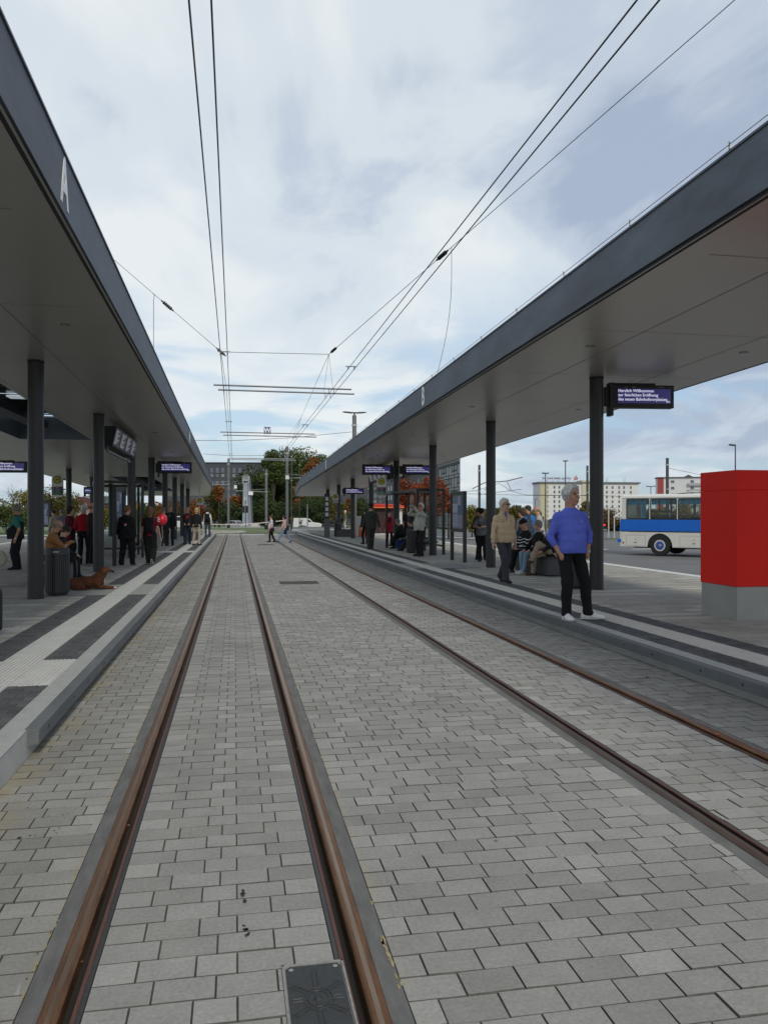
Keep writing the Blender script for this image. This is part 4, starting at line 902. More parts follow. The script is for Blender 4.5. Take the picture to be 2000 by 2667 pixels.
def person(label, loc, face, H=1.75, top=('shirt', 'shirt', (.1, .1, .1)), bot=('trousers', (.02, .02, .022)), shoe=(.02, .02, .02), hair=('short', 'grey'), skin='fair',
           pel=(0, 0, .955), lean=0.0, roll=0.0, feet=None, hands=None, poles=None, head=(0, 0), belly=0.02, wide=1.0, sleeve=1.0, vox=.012, vest=None, extras=None, hem=-.10, group=None, legw=1.12, cuff=.045, knee=None, fist=None, collar=None, topdisp=.006, bottom_kind='trousers', shoe_sole=(.3, .3, .3), seated=False, name_top=None, stripes=None, hs=1.08, ss=1.08):
    """local frame: faces +y, right hand at +x; face = turn of the figure about z"""
    sc = H / 1.80; t = thing('person', label, 'person', loc, face, group, sc); h = vox / sc
    pel = V3(*pel); U = V3(math.sin(roll), math.sin(lean), math.cos(lean)); U = nrm(U); Rt = nrm(np.cross(V3(0, 1, 0), U)); Fw = np.cross(U, Rt); M = np.stack([Rt, Fw, U], 1)
    neck = pel + U * .545 + Fw * .0; SH = {s: pel + U * .405 + Rt * s * .160 * wide for s in (-1, 1)}
    feet = feet or [(-.11, .02, 0, R(12)), (.11, .02, 0, R(-12))]
    hands = hands or [(-.245, .06, .80), (.245, .06, .80)]; poles = poles or [(-.25, -1, 0), (.25, -1, 0)]
    hy, hp = head; Mh = rotm((0, 0, 1), hy) @ rotm((1, 0, 0), hp + lean * -.45) 
    hc = neck + nrm(U + V3(0, .12, .3)) * .050; hd = hc + Mh @ V3(0, .018, .085)
    # limbs
    arms = []; legs = []
    for i, s in enumerate((-1, 1)):
        el, wr = ik(SH[s], V3(*hands[i]), .285, .255, poles[i]); arms.append((SH[s], el, wr, s))
        hip = pel + Rt * s * .088 - U * .03; f = feet[i]; yaw = f[3]; fd = V3(-math.sin(yaw), math.cos(yaw), 0); pitch = f[4] if len(f) > 4 else 0.0
        ank = V3(f[0], f[1], f[2] + .085); kp = fd if knee is None else V3(*knee[i])
        kn, ank = ik(hip, ank, .435, .42, kp); legs.append((hip, kn, ank, s, fd, pitch))
    ms = mat('skin_' + skin, SKIN[skin], .55, 0, .12, 9, .05, 60, spec=.35)
    ml = mat('lips_' + skin, tuple(c * k for c, k in zip(SKIN[skin], (.75, .5, .5))), .5); hm = mat('hair_' + hair[1], HAIRC[hair[1]], .75, 0, .35, 60, .5, 120, stretch=(1, 1, .35))
    # ---- body: one continuous skin surface
    b = Solid()
    b.loft(pel, M, [(-.1, .14 * wide, .10, 0), (.05, .13 * wide, .09 + belly * .6, belly * .5), (.2, .135 * wide, .085 + belly * .6, belly * .5), (.36, .155 * wide, .095, 0), (.45, .135 * wide, .075, 0), (.5, .07, .055, 0)], .03)
    b.cone(pel + U * .44, hc, .066, .062, .03)
    for a, el, wr, s in arms: b.cone(a, el, .05, .040, .02).cone(el, wr, .042, .028, .015)
    for hip, kn, an, s, fd, pt in legs: b.cone(hip, kn, .078, .052, .03).cone(kn, an, .050, .036, .02).cone(an, an + fd * .11 * math.cos(pt) + V3(0, 0, -.04 - .11 * math.sin(pt)), .028, .024, .02)
    hE = lambda p: hd + Mh @ V3(*p) * hs
    HS = lambda *r: tuple(v * hs for v in r)
    b.ell(hE((0, -.008, .030)), HS(.076, .096, .088), .02, Mh); b.ell(hE((0, .022, -.055)), HS(.054, .062, .062), .025, Mh)
    b.ell(hE((0, .060, -.094)), HS(.026, .022, .018), .018, Mh)
    b.cone(hE((0, .086, .018)), hE((0, .108, -.024)), .008, .015, .012); b.ell(hE((0, .082, -.062)), HS(.026, .016, .013), .010, Mh)
    for s in (-1, 1):
        b.ell(hE((s * .032, .074, .030)), HS(.022, .014, .008), .010, Mh); b.ell(hE((s * .077, -.004, -.004)), HS(.009, .020, .030), .006, Mh); b.ell(hE((s * .040, .058, -.030)), HS(.022, .02, .022), .015, Mh)
    fr = .0082 if vox < .010 else .0098
    for i, (a, el, wr, s) in enumerate(arms):
        fi = (fist or ['relax', 'relax'])[i]; d = nrm(wr - el); side = nrm(np.cross(d, V3(0, 0, 1)) if abs(d[2]) < .8 else V3(0, 1, 0)); pn = nrm(np.cross(side, d))   # side: across the palm
        if fi == 'pocket': b.ell(wr + d * .05, (.03, .035, .05), .02); continue
        if abs(d[2]) >= .8: side = nrm(V3(0, 1, 0) - d * d[1]); pn = np.cross(side, d) ; pn = pn if pn[0] * s < 0 else -pn
        else: pn = V3(0, 0, -1) if True else pn; side = nrm(np.cross(d, pn)); side = side if side.dot(V3(0, 1, 0)) > 0 or abs(side[1]) < .3 else -side
        Mp = np.stack([side, pn, d], 1); b.ell(wr + d * .048, (.039, .017, .050), .012, Mp)
        curl = {'relax': .45, 'grip': 1.25, 'flat': .15}[fi]
        for k, (o, L) in enumerate(((.030, .070), (.011, .078), (-.009, .073), (-.028, .058))):
            p0 = wr + d * .082 + side * o; d1 = nrm(d * math.cos(curl * .6) + pn * math.sin(curl * .6)); d2 = nrm(d * math.cos(curl * 1.5) + pn * math.sin(curl * 1.5)); p1 = p0 + d1 * L * .5
            b.cone(p0, p1, fr, fr * .95, .004).cone(p1, p1 + d2 * L * .5, fr * .95, fr * .8, .003)
        tb = wr + d * .025 + side * .028; b.cone(tb, tb + nrm(d * .8 + side * .7 + pn * .5) * .042, .012, .010, .006).cone(tb + nrm(d * .8 + side * .7 + pn * .5) * .042, tb + nrm(d * .8 + side * .7 + pn * .5) * .042 + nrm(d + pn * .6) * .03, .010, .008, .003)
    def paint(P):
        q = (P - hd) @ Mh / hs; mi = np.zeros(len(P), int); f = q[:, 1] > .05
        mi[f & (np.abs(q[:, 2] + .064) < .0075) & (np.abs(q[:, 0]) < .026)] = 1
        mi[f & (np.abs(q[:, 2] - .036 - .06 * 0) < .006) & (np.abs(np.abs(q[:, 0]) - .034) < .019)] = 2
        mi[f & (np.abs(q[:, 2] - .014) < .0065) & (np.abs(np.abs(q[:, 0]) - .033) < .014)] = 3
        return mi
    solid_obj('body', b, h, [ms, ml, hm if hair[1] not in ('white', 'silver') else mat('brow_grey', (.16, .13, .11), .8), mat('eye_dark', (.03, .025, .022), .3)], t, paint=paint, sm=1)
    # ---- upper garment
    tn, tmn, tc = top; tm = tc if not isinstance(tc, tuple) else cloth(tmn, tc)
    g = Solid(); W2 = wide
    secs = [(hem, .172 * W2, .118 + belly * .8, belly * .6), (hem + .03, .176 * W2, .122 + belly * .9, belly * .7), (.10, .170 * W2, .120 + belly, belly), (.24, .172 * W2, .122 + belly * .6, belly * .6), (.36, .182 * W2, .122, .004), (.42, .176 * W2, .112, 0), (.462, .150 * W2, .096, -.004), (.495, .108, .082, -.004), (.522, .078, .070, 0)]
    g.loft(pel, M, secs, .03)
    for a, el, wr, s in arms:
        w1 = .064 if vox else 0; a2 = a
        if sleeve <= .5: e2 = a + (el - a) * (sleeve * 2); g.cone(a2, e2, .070, .062, .03, cut=True)
        else: g.cone(a2, el, .068, .053, .03); w2 = el + (wr - el) * ((sleeve - .5) * 2 * .98); g.cone(el, w2, .053, .044, .015, cut=True)
    if stripes is None: solid_obj(tn, g, h, tm, t, disp=topdisp, seed=hash(label) % 999 if False else len(label) * 7)
    else:
        sf, ca = stripes
        def ps(P):
            q = (P - pel) @ M; return ((q[:, 2] * 1.0 + .02 * np.sin(q[:, 0] * 12)) % sf < sf * .30).astype(int) * (q[:, 2] < .36)
        solid_obj(tn, g, min(h, .009), [tm, cloth('stripe_white', ca)], t, disp=topdisp, seed=3, paint=ps)
    if collar:
        c = Solid(); c.loft(pel + Fw * .006, M, [(.49, .092, .080, 0), (.55, .078, .070, .0), (.562, .076, .068, .0)], .01); solid_obj('collar', c, h, cloth('collar_' + tmn, collar), t)
    if vest:
        c = Solid(); c.loft(pel, M, [(hem - .02, .184 * W2, .130 + belly, belly * .6), (.10, .182 * W2, .132 + belly, belly), (.30, .186 * W2, .134, .004), (.42, .155 * W2, .112, 0), (.49, .108, .088, 0), (.53, .088, .08, 0)], .02); solid_obj('vest', c, h, cloth('vest_' + tmn, vest), t, disp=.006, seed=5)
    # ---- lower garment
    bk, bc = bot; bm = cloth('cloth_%d_%d_%d' % tuple(int(v * 1000) for v in bc), bc); g = Solid()
    g.loft(pel, M, [(-.10, .150 * wide, .112, -.004), (-.02, .162 * wide, .112 + belly * .3, 0), (.045, .150 * wide, .106 + belly * .5, belly * .3)], .03)
    for hip, kn, an, s, fd, pt in legs:
        L = an - kn; e = an + nrm(L) * (.085 - cuff)
        g.cone(hip, kn, .092 * (1 + (legw - 1) * .4), .066 * legw, .035).cone(kn, e, .066 * legw, .052 * legw, .02, cut=True); g.ell(an + fd * .018 - V3(0, 0, .006), (.056, .062, .040), .02)
    if bottom_kind == 'skirt':
        hm_ = .42; g.loft(V3(pel[0], pel[1], 0), np.eye(3), [(hm_, .24, .20, 0), (.7, .19, .15, 0), (pel[2] + .02, .15, .11, 0)], .03)
    solid_obj(bk, g, h, bm, t, disp=.006, seed=9)
    # ---- shoes
    sm_ = cloth('shoe_%d_%d_%d' % tuple(int(v * 1000) for v in shoe), shoe, .6)
    for hip, kn, an, s, fd, pt in legs:
        sd_ = V3(fd[1], -fd[0], 0); up = V3(0, 0, 1); f2 = nrm(fd * math.cos(pt) - up * math.sin(pt)); u2 = np.cross(sd_, f2) * 1.0; u2 = u2 if u2[2] > 0 else -u2
        o = an - u2 * .085; g = Solid(); q_ = ss; Ms = np.stack([sd_, f2, u2], 1)
        g.ell(o + f2 * -.03 + u2 * .036, (.040 * q_, .055 * q_, .042 * q_), .02, Ms).ell(o + f2 * .06 * q_ + u2 * .034, (.044 * q_, .098 * q_, .038 * q_), .03, Ms).ell(o + f2 * .135 * q_ + u2 * .028, (.046 * q_, .064 * q_, .030 * q_), .03, Ms).cone(o + u2 * .04, o + u2 * .10, .040, .040, .02).ell(o + f2 * .050 + u2 * .062, (.036, .062, .036), .02, Ms)
        g.sub(-u2, -float(u2.dot(o)) - 0.001)
        so_ = solid_obj('shoe', g, h, sm_, t)
        g = Solid(); g.ell(o + f2 * .05, (.050 * q_, .158 * q_, .018), .01, Ms); g.sub(u2, float(u2.dot(o)) + .013); g.sub(-u2, -float(u2.dot(o)) + .0); solid_obj('sole', g, h, cloth('sole_%d' % int(shoe_sole[0] * 100), shoe_sole, .8), so_)
    # ---- hair or headgear
    kind, hcx = hair[0], hair[1]
    g = Solid()
    if kind in ('short', 'thick', 'receding', 'bob', 'long', 'fringe'):
        ex = {'short': .010, 'thick': .017, 'receding': .007, 'bob': .018, 'long': .018, 'fringe': .018}[kind]
        g.ell(hE((0, -.012, .034)), HS(.078 + ex, .100 + ex, .090 + ex), .02, Mh)
        if kind == 'thick':
            for s in (-1, 1): g.ell(hE((s * .040, .0, .070)), HS(.040, .065, .042), .02, Mh)
            g.ell(hE((0, .045, .095)), HS(.055, .045, .04), .02, Mh)
        if kind in ('bob', 'long'):
            g.ell(hE((0, -.05, -.03)), HS(.090, .065, .10), .03, Mh)
            if kind == 'long': g.cone(hE((0, -.065, -.04)), hE((0, -.095, -.25)), .085, .055, .03, flat=(Mh[:, 1], 1.5)); 
        if kind in ('short', 'thick', 'receding'): g.ell(hE((0, -.06, -.02)), HS(.066, .045, .055), .02, Mh)
        # keep the face and ears free
        low = {'short': .40, 'thick': .42, 'receding': .15, 'bob': .45, 'long': .45, 'fringe': .5}[kind]
        n1 = Mh @ nrm(V3(0, 1, -.50 if kind == 'thick' else -.62)); c1 = {'short': .052, 'thick': .036, 'receding': .012, 'bob': .045, 'long': .045, 'fringe': .05}[kind]
        g.sub(n1, float(n1.dot(hd)) + (c1 - .012) * hs)
        solid_obj('hair', g, h, hm, t, disp=.008 if kind == 'thick' else .006, seed=4, freq=70)
    elif kind == 'bald':
        g.ell(hE((0, -.012, .016)), HS(.084, .106, .078), .02, Mh); n1 = Mh @ nrm(V3(0, 1, -.2)); g.sub(n1, float(n1.dot(hd)) + .0); n2 = Mh @ V3(0, -.25, 1); n2 = nrm(n2); g.sub(n2, float(n2.dot(hd)) + .045)
        solid_obj('hair', g, h, hm, t, disp=.004, seed=4, freq=60)
    if kind in ('cap', 'backcap', 'beret', 'hood', 'beanie'):
        cm = cloth('headgear_%d' % int(sum(hair[2]) * 1000), hair[2]); 
        g.ell(hE((0, -.010, .040)), HS(.087, .108, .092), .02, Mh); n2 = Mh @ nrm(V3(0, .10, -1)); g.sub(n2, float(n2.dot(hd)) - .028)
        if kind == 'cap': g.ell(hE((0, .125, .034)), HS(.068, .075, .010), .012, Mh)
        if kind == 'backcap': g.ell(hE((0, -.11, .04)), HS(.06, .06, .012), .012, Mh)
        if kind == 'beret': g.ell(hE((0, -.01, .07)), HS(.105, .125, .05), .02, Mh)
        solid_obj('cap', g, h, cm, t)
        g = Solid(); g.ell(hE((0, -.03, -.01)), HS(.082, .085, .055), .02, Mh); n1 = Mh @ nrm(V3(0, 1, -.1)); g.sub(n1, float(n1.dot(hd)) - .002); solid_obj('hair', g, h, hm, t, disp=.004, seed=4, freq=60)
    ctx = dict(t=t, pel=pel, M=M, U=U, F=Fw, R=Rt, hE=hE, Mh=Mh, hd=hd, arms=arms, legs=legs, h=h, neck=neck, sc=sc)
    if extras: extras(ctx)
    return t
def add_glasses(c, col=(.01, .01, .01), dark=True):
    mb = MB(); hE = c['hE']
    X, Y, Z = [Vector(c['Mh'][:, i]) for i in range(3)]; Rm = Matrix((X, Y, Z)).transposed()
    for s in (-1, 1):
        mb.box(Vector(hE((s * .034, .097, .013))), (.050, .006, .028 if dark else .004), Rm)
        if not dark: mb.box(Vector(hE((s * .034, .097, -.004))), (.04, .004, .004), Rm)
        mb.cyl(Vector(hE((s * .060, .095, .018))), Vector(hE((s * .084, .0, .012))), .003, n=5)
    mb.cyl(Vector(hE((-.012, .102, .018))), Vector(hE((.012, .102, .018))), .003, n=5)
    mb.build('sunglasses' if dark else 'glasses', mat('glasses_black', col, .2), c['t'])
def add_backpack(c, col=(.012, .012, .014), big=1.0):
    g = Solid(); M = c['M']; o = c['pel'] + c['U'] * .27 - c['F'] * .19; g.box(o, (.14 * big, .075, .21 * big), .05, M); g.box(o - c['F'] * .07 - c['U'] * .06, (.10 * big, .04, .10), .03, M, .01)
    p = solid_obj('backpack', g, c['h'], cloth('pack_black', col), c['t'], disp=.006)
    mb = MB()
    for s in (-1, 1): mb.tube([Vector(c['pel'] + c['U'] * z - c['F'] * y + c['R'] * s * x) for x, y, z in ((.09, .14, .44), (.10, .02, .50), (.115, -.125, .40), (.12, -.13, .25), (.14, .02, .14))], .016, 6)
    mb.build('strap', cloth('strap_black', (.02, .02, .022)), p)
# ------------------------------------------------------------------ people on the right-hand platform
PZ = 0.197
def stand(u, v, Z=PZ): x, y = at(u, v, Z); return (x, y, Z)
WHITE = (.72, .72, .70); BLK = (.012, .012, .013)
def blue_extras(c):
    a, el, wr, s = c['arms'][0]; mb = MB(); d = nrm(wr - el); p = Vector(wr - d * .02); q = Vector(wr + d * .012); mb.cyl(p, q, .037, n=18); mb.cyl(Vector(wr - d * .004) + Vector((.02, .028, 0)), Vector(wr - d * .004) + Vector((.03, .040, 0)), .018, n=12)
    mb.build('wristwatch', mat('watch_steel', (.5, .5, .5), .3, .8), c['t'])
    for hip, kn, an, s, fd, pt in c['legs']:
        sdv = V3(fd[1], -fd[0], 0); mb = MB(); o = an - V3(0, 0, .085)
        for sg in (-1, 1):
            for k in range(4):
                f0 = .052 + .022 * k; A = Vector(o + fd * f0 + sdv * sg * (.0500 - .0006 * k) + V3(0, 0, .018)); B = Vector(o + fd * (f0 - .024) + sdv * sg * (.038) + V3(0, 0, .074 - .005 * k)); mb.cyl(A, B, .0048, n=5)
        mb.build('shoe_stripes', mat('stripe_black', (.015, .015, .016), .5), c['t'])
        mb = MB()
        for k in range(4): z = .094 - .011 * k; mb.cyl(Vector(o + fd * (.045 + .022 * k) - sdv * .018 + V3(0, 0, z)), Vector(o + fd * (.045 + .022 * k) + sdv * .018 + V3(0, 0, z)), .0035, n=5)
        mb.build('laces', mat('lace_white', (.7, .7, .7), .8), c['t'])
    mb = MB(); p = c['pel'] + c['U'] * .34 + c['F'] * .127 + c['R'] * -.10; mb.cyl(Vector(p), Vector(p + c['F'] * .004), .006, n=8); mb.build('chest_badge', mat('lace_white', (.7, .7, .7), .8), c['t'])
x, y = at(1500, 1612, PZ)
# facing the camera, a little to the picture's right; head turned further right
person('man in bright blue sweater and white trainers, hands in pockets, at the platform edge', (x, y, PZ), R(184), 1.87, ('sweater', 'sweater_blue', (.11, .15, .60)), ('trousers', BLK), (.72, .72, .72), ('thick', 'silver'), 'tan',
       pel=(.085, 0, .955), feet=[(-.14, .05, 0, R(64)), (.175, .05, 0, R(-8))], hands=[(-.150, .03, .89), (.275, .07, .875)], poles=[(-.75, -.6, 0), (.8, -.6, 0)], fist=['pocket', 'pocket'], head=(R(24), R(2)), belly=.045, wide=1.12, sleeve=.78, vox=.0078, legw=1.16, hs=1.12, ss=1.15, cuff=.06, hem=-.075, extras=blue_extras, topdisp=.006, shoe_sole=(.6, .6, .6))
def beige_extras(c):
    add_glasses(c); mb = MB(); M = c['M']; P = lambda r, f, u: Vector(c['pel'] + c['R'] * r + c['F'] * f + c['U'] * u)
    mb.tube([P(0, .148, -.06), P(0, .158, .08), P(0, .146, .25), P(0, .130, .40), P(0, .085, .50)], .006, 6); mb.build('zip', mat('zip_dark', (.06, .05, .04), .5), c['t'])
    mb = MB()
    for s in (-1, 1): mb.tube([P(s * .05, .137, .33), P(s * .12, .128, .34)], .006, 5); mb.tube([P(s * .12, .130, .06), P(s * .09, .145, .16)], .006, 5)
    mb.build('pocket_seam', mat('seam_tan', (.16, .12, .075), .8), c['t'])
    g = Solid(); g.loft(c['pel'] + c['F'] * .03, M, [(.43, .035, .095, 0), (.52, .062, .075, -.02), (.555, .066, .070, -.025)], .01); solid_obj('shirt', g, c['h'], cloth('shirt_check', (.16, .15, .28), var=.5, scale=60), c['t'])
person('man in beige zip jacket, sunglasses and grey trousers walking along the right platform', stand(1310, 1516), R(190), 1.84, ('jacket', 'jacket_beige', (.56, .43, .28)), ('trousers', (.055, .057, .065)), BLK, ('receding', 'white'), 'fair',
       feet=[(-.08, -.25, .05, R(4), .6), (.07, .24, .0, R(0), .0)], pel=(0, .02, .93), hands=[(-.30, -.04, .80), (.30, .12, .82)], head=(R(28), R(-4)), belly=.04, wide=1.12, vox=.009, legw=1.22, hem=-.10, collar=(.54, .41, .26), extras=beige_extras, topdisp=.012, knee=[(0, 1, 0), (0, 1, 0)])
def phone_extras(c):
    mb = MB(); p = (Vector(c['arms'][0][2]) + Vector(c['arms'][1][2])) / 2 + Vector((0, .10, .03)); mb.box(p, (.07, .012, .14), (R(-50), 0, 0)); mb.build('phone', mat('phone_dark', (.015, .015, .02), .2), c['t'])
def hoodie_extras(c):
    phone_extras(c); mb = MB(); P = lambda r, f, u: Vector(c['pel'] + c['R'] * r + c['F'] * f + c['U'] * u)
    for s in (-1, 1): mb.tube([P(s * .03, .10, .47), P(s * .035, .135, .36)], .006, 5)
    mb.build('drawstring', mat('lace_white', (.7, .7, .7), .8), c['t'])
person('young man in grey hoodie and black cap looking at a phone by a column', stand(1257, 1462), R(150), 1.70, ('hoodie', 'hoodie_grey', (.15, .16, .165)), ('trousers', BLK), (.03, .03, .03), ('cap', 'dark', (.01, .01, .01)), 'fair',
       feet=[(-.14, .30, 0, R(20)), (.06, .12, 0, R(0))], pel=(.06, -.08, .93), lean=-.02, hands=[(-.05, .27, 1.12), (.10, .28, 1.12)], poles=[(-1, -.3, -.6), (1, -.3, -.6)], head=(R(10), R(-38)), sleeve=.42, vox=.013, legw=1.15, extras=hoodie_extras, fist=['grip', 'grip'], shoe_sole=(.6, .6, .6), belly=.03)
person('person in dark jacket standing half hidden behind the young man with the phone', stand(1245, 1458), R(215), 1.68, ('jacket', 'jacket_dark', (.02, .021, .025)), ('trousers', BLK), BLK, ('short', 'brown'), 'red',
       feet=[(-.1, -.1, 0, 0), (.12, .05, 0, 0)], hands=[(-.3, .1, .80), (.2, .2, 1.05)], head=(R(-20), R(-10)), vox=.016)
def vest_woman(c):
    g = Solid(); g.box((.20, .10, .82), (.05, .13, .13), .04); solid_obj('handbag', g, c['h'], mat('leather_orange', (.33, .09, .03), .6, 0, .3, 12), c['t'])
person('woman in navy vest with spotted sleeves and orange handbag, seen from behind', stand(1358, 1459), R(10), 1.62, ('blouse', 'blouse_spots', cloth('blouse_spots', (.14, .14, .15), var=.95, scale=70)), ('jeans', (.06, .085, .13)), BLK, ('bob', 'brown'), 'fair',
       hands=[(-.24, .08, .86), (.24, .08, .86)], head=(R(70), 0), vest=(.02, .026, .045), vox=.015)
person('man with glasses and bright blue jacket behind the woman in the navy vest', stand(1375, 1452), R(150), 1.76, ('jacket', 'jacket_azure', (.03, .17, .50)), ('jeans', (.05, .065, .10)), BLK, ('short', 'dark'), 'tan', head=(R(-60), 0), vox=.016, extras=lambda c: add_glasses(c), vest=(.05, .06, .085))
person('grey-haired man in pale shirt leaning forward behind the seated man in the black cap', stand(1408, 1462), R(60), 1.72, ('shirt', 'shirt_pale', (.40, .38, .38)), ('jeans', (.05, .07, .11)), BLK, ('bald', 'grey'), 'red', lean=.16, head=(R(10), R(-15)), vox=.015)
# bench right
def bench(x, y, rz, L, label, depth=.50, group='low dark benches'):
    t = thing('bench', label, 'bench', (x, y, .194), rz, group); mb = MB(); mb.span(-L / 2, L / 2, -depth / 2, depth / 2, .03, .40); mb.build('base', mat('bench_grey', (.07, .072, .076), .7, 0, .15, 6), t, bevel=.01)
    mb = MB()
    n = 6
    for k in range(n): a = -depth / 2 + depth * (k + .06) / n; b = -depth / 2 + depth * (k + .94) / n; mb.span(-L / 2 + .01, L / 2 - .01, a, b, .405, .445)
    mb.build('seat', mat('bench_slats', (.04, .035, .03), .6, 0, .2, 6), t); return t
SEAT = .445
bx, by = at(1400, 1499, .194)
bench(bx + .28, by + .55, R(90 + 4), 1.9, 'dark bench on the right platform with three people sitting on it')
def sit(loc, face, lab, **k):
    k.setdefault('pel', (0, 0, .545)); k.setdefault('feet', [(-.13, .46, 0, R(5)), (.13, .46, 0, R(-5))]); k.setdefault('hands', [(-.14, .36, .60), (.14, .36, .60)]); k.setdefault('knee', [(-.1, .4, 1), (.1, .4, 1)]); k.setdefault('poles', [(-1, -.6, -.5), (1, -.6, -.5)])
    k.setdefault('cuff', .07); return person(lab, loc, face, seated=True, **k)
sit((bx + .20, by + 1.15, .194), R(96), 'seated man in black and white striped sweater and black cap on the right bench', H=1.78, top=('sweater', 'sweater_black', (.012, .012, .014)), bot=('trousers', BLK), shoe=(.16, .14, .12), hair=('cap', 'grey', (.010, .010, .012)), skin='red', lean=.16, head=(R(8), R(-14)), vox=.009, stripes=(.072, (.60, .60, .58)), belly=.05, legw=1.15,
    feet=[(-.12, .52, 0, R(5)), (.13, .44, 0, R(-5))])
sit((bx + .24, by + .50, .194), R(98), 'seated person in light blue jeans and white sneakers, hidden behind the striped sweater', H=1.72, top=('jacket', 'jacket_black2', (.014, .014, .016)), bot=('jeans', (.20, .30, .40)), shoe=(.62, .62, .62), hair=('short', 'grey'), skin='fair', lean=.05, vox=.011, feet=[(-.10, .50, 0, R(8)), (.12, .42, 0, R(-5))], shoe_sole=(.6, .6, .6))
sit((bx + .34, by - .05, .194), R(98), 'seated person in beige trousers with crossed legs and brown shoes', H=1.76, top=('jacket', 'jacket_black3', (.02, .02, .024)), bot=('trousers', (.36, .30, .22)), shoe=(.06, .045, .03), hair=('short', 'grey'), skin='fair', vox=.011, legw=1.2, feet=[(.02, .56, .30, R(30), .1), (.12, .44, 0, R(-5))], knee=[(.2, .4, 1), (.1, .4, 1)], cuff=.12)
def bin_(x, y, r, h, label, n=34):
    t = thing('litter_bin', label, 'litter bin', (x, y, .194), 0, 'round ribbed litter bins'); mb = MB()
    mb.cyl((0, 0, .04), (0, 0, h - .12), r * .93, n=40); mb.cyl((0, 0, 0), (0, 0, .04), r * .85, n=32); mb.build('drum', mat('bin_dark', (.018, .019, .02), .5, .3), t, smooth=True)
    mb = MB()
    for i in range(n): a = 2 * math.pi * i / n; c, s_ = math.cos(a), math.sin(a); mb.box((r * .955 * c, r * .955 * s_, h / 2 - .04), (.022, .030, h - .19), (0, 0, a))
    mb.build('ribs', mat('bin_rib', (.05, .052, .055), .45, .4), t)
    mb = MB(); mb.cyl((0, 0, h - .12), (0, 0, h), r, n=40, caps=False); mb.cyl((0, 0, h), (0, 0, h - .12), r * .93, n=40, caps=False)
    for i in range(40): a, b = 2 * math.pi * i / 40, 2 * math.pi * (i + 1) / 40; mb.quad((r * math.cos(a), r * math.sin(a), h), (r * math.cos(b), r * math.sin(b), h), (r * .93 * math.cos(b), r * .93 * math.sin(b), h), (r * .93 * math.cos(a), r * .93 * math.sin(a), h))
    mb.build('rim', mat('bin_rim', (.055, .057, .06), .45, .4), t, smooth=True)
    mb = MB(); mb.box((.02, -r - .004, h - .06), (.10, .006, .022)); mb.build('label_plate', mat('plate_pale', (.45, .45, .43), .5), t); return t
x, y = cpt(1497, 15.6); bin_(x, y, .20, .86, 'round ribbed litter bin behind the legs of the man in blue')
# farther group
def camera_extras(c):
    add_glasses(c); p = (Vector(c['arms'][0][2]) + Vector(c['arms'][1][2])) / 2 + Vector((0, .07, .07)); mb = MB(); mb.box(p, (.13, .06, .085)); mb.cyl(p + Vector((0, .03, 0)), p + Vector((0, .07, 0)), .03, n=12); mb.build('camera', mat('camera_silver', (.35, .35, .36), .4, .4), c['t'])
    mb = MB(); P = lambda r, f, u: Vector(c['pel'] + c['R'] * r + c['F'] * f + c['U'] * u)
    mb.tube([P(-.13, .02, .475), P(-.08, .13, .38), P(.04, .155, .2), P(.17, .09, .02)], .013, 5); mb.tube([P(-.13, .0, .475), P(-.05, -.13, .3), P(.17, -.05, .02)], .013, 5); mb.box(P(.22, .02, -.05), (.10, .16, .16)); mb.build('shoulder_bag', BK, c['t'])
BK = cloth('bag_black', (.012, .012, .014))
person('man in pale jacket holding a camera up to his eye', stand(1096, 1449), R(118), 1.86, ('jacket', 'jacket_pale', (.42, .43, .39)), ('trousers', (.022, .019, .018)), BLK, ('receding', 'white'), 'red',
       hands=[(-.10, .36, 1.60), (.13, .27, 1.58)], poles=[(-.8, .1, -1), (.9, .1, -1)], head=(R(5), R(8)), belly=.07, wide=1.08, vox=.012, legw=1.25, fist=['grip', 'grip'], extras=camera_extras, topdisp=.012, feet=[(-.10, .05, 0, R(10)), (.16, -.05, 0, R(-20))])
person('man in dark green jacket and black flat cap walking away along platform B', stand(966, 1431), R(-4), 1.90, ('jacket', 'jacket_green', (.042, .05, .042)), ('trousers', (.055, .045, .042)), BLK, ('beret', 'dark', (.01, .01, .011)), 'red',
       feet=[(-.09, -.08, 0, 0), (.06, .20, 0, 0)], hands=[(-.33, .06, .82), (.34, -.08, .80)], belly=.03, wide=1.16, hem=-.17, vox=.014, legw=1.2, topdisp=.012)
person('woman in long open red coat and sunglasses standing by the red delivery truck', stand(1013, 1421), R(186), 1.62, ('coat', 'coat_red', (.42, .015, .03)), ('trousers', BLK), BLK, ('short', 'black'), 'fair', hem=-.32, vox=.016, vest=None, extras=lambda c: (add_glasses(c), MB().box(Vector(c['pel'] + c['F'] * .135 + c['U'] * .10), (.14, .03, .70)).build('black_top', cloth('top_black', (.02, .02, .022), var=.6, scale=20), c['t'], bevel=.01)))
def tee_extras(c):
    mb = MB(); P = c['pel'] + c['U'] * .38 + c['F'] * .128; mb.box(Vector(P), (.12, .006, .02)); mb.box(Vector(P - c['U'] * .10), (.03, .006, .06)); mb.build('shirt_print', mat('print_pale', (.5, .5, .5), .8), c['t'])
person('bald man in black T-shirt with a pale print behind the seated people', stand(1063, 1424), R(183), 1.78, ('t_shirt', 'tee_black', (.014, .014, .015)), ('trousers', BLK), BLK, ('bald', 'dark'), 'fair', sleeve=.4, vox=.016, wide=1.15, belly=.05, extras=tee_extras)
def rb(x, y): return None
xb, yb = at(1075, 1424, .194); bench(xb + .30, yb + .55, R(94), 2.4, 'dark bench at mid platform B with people seated on it')
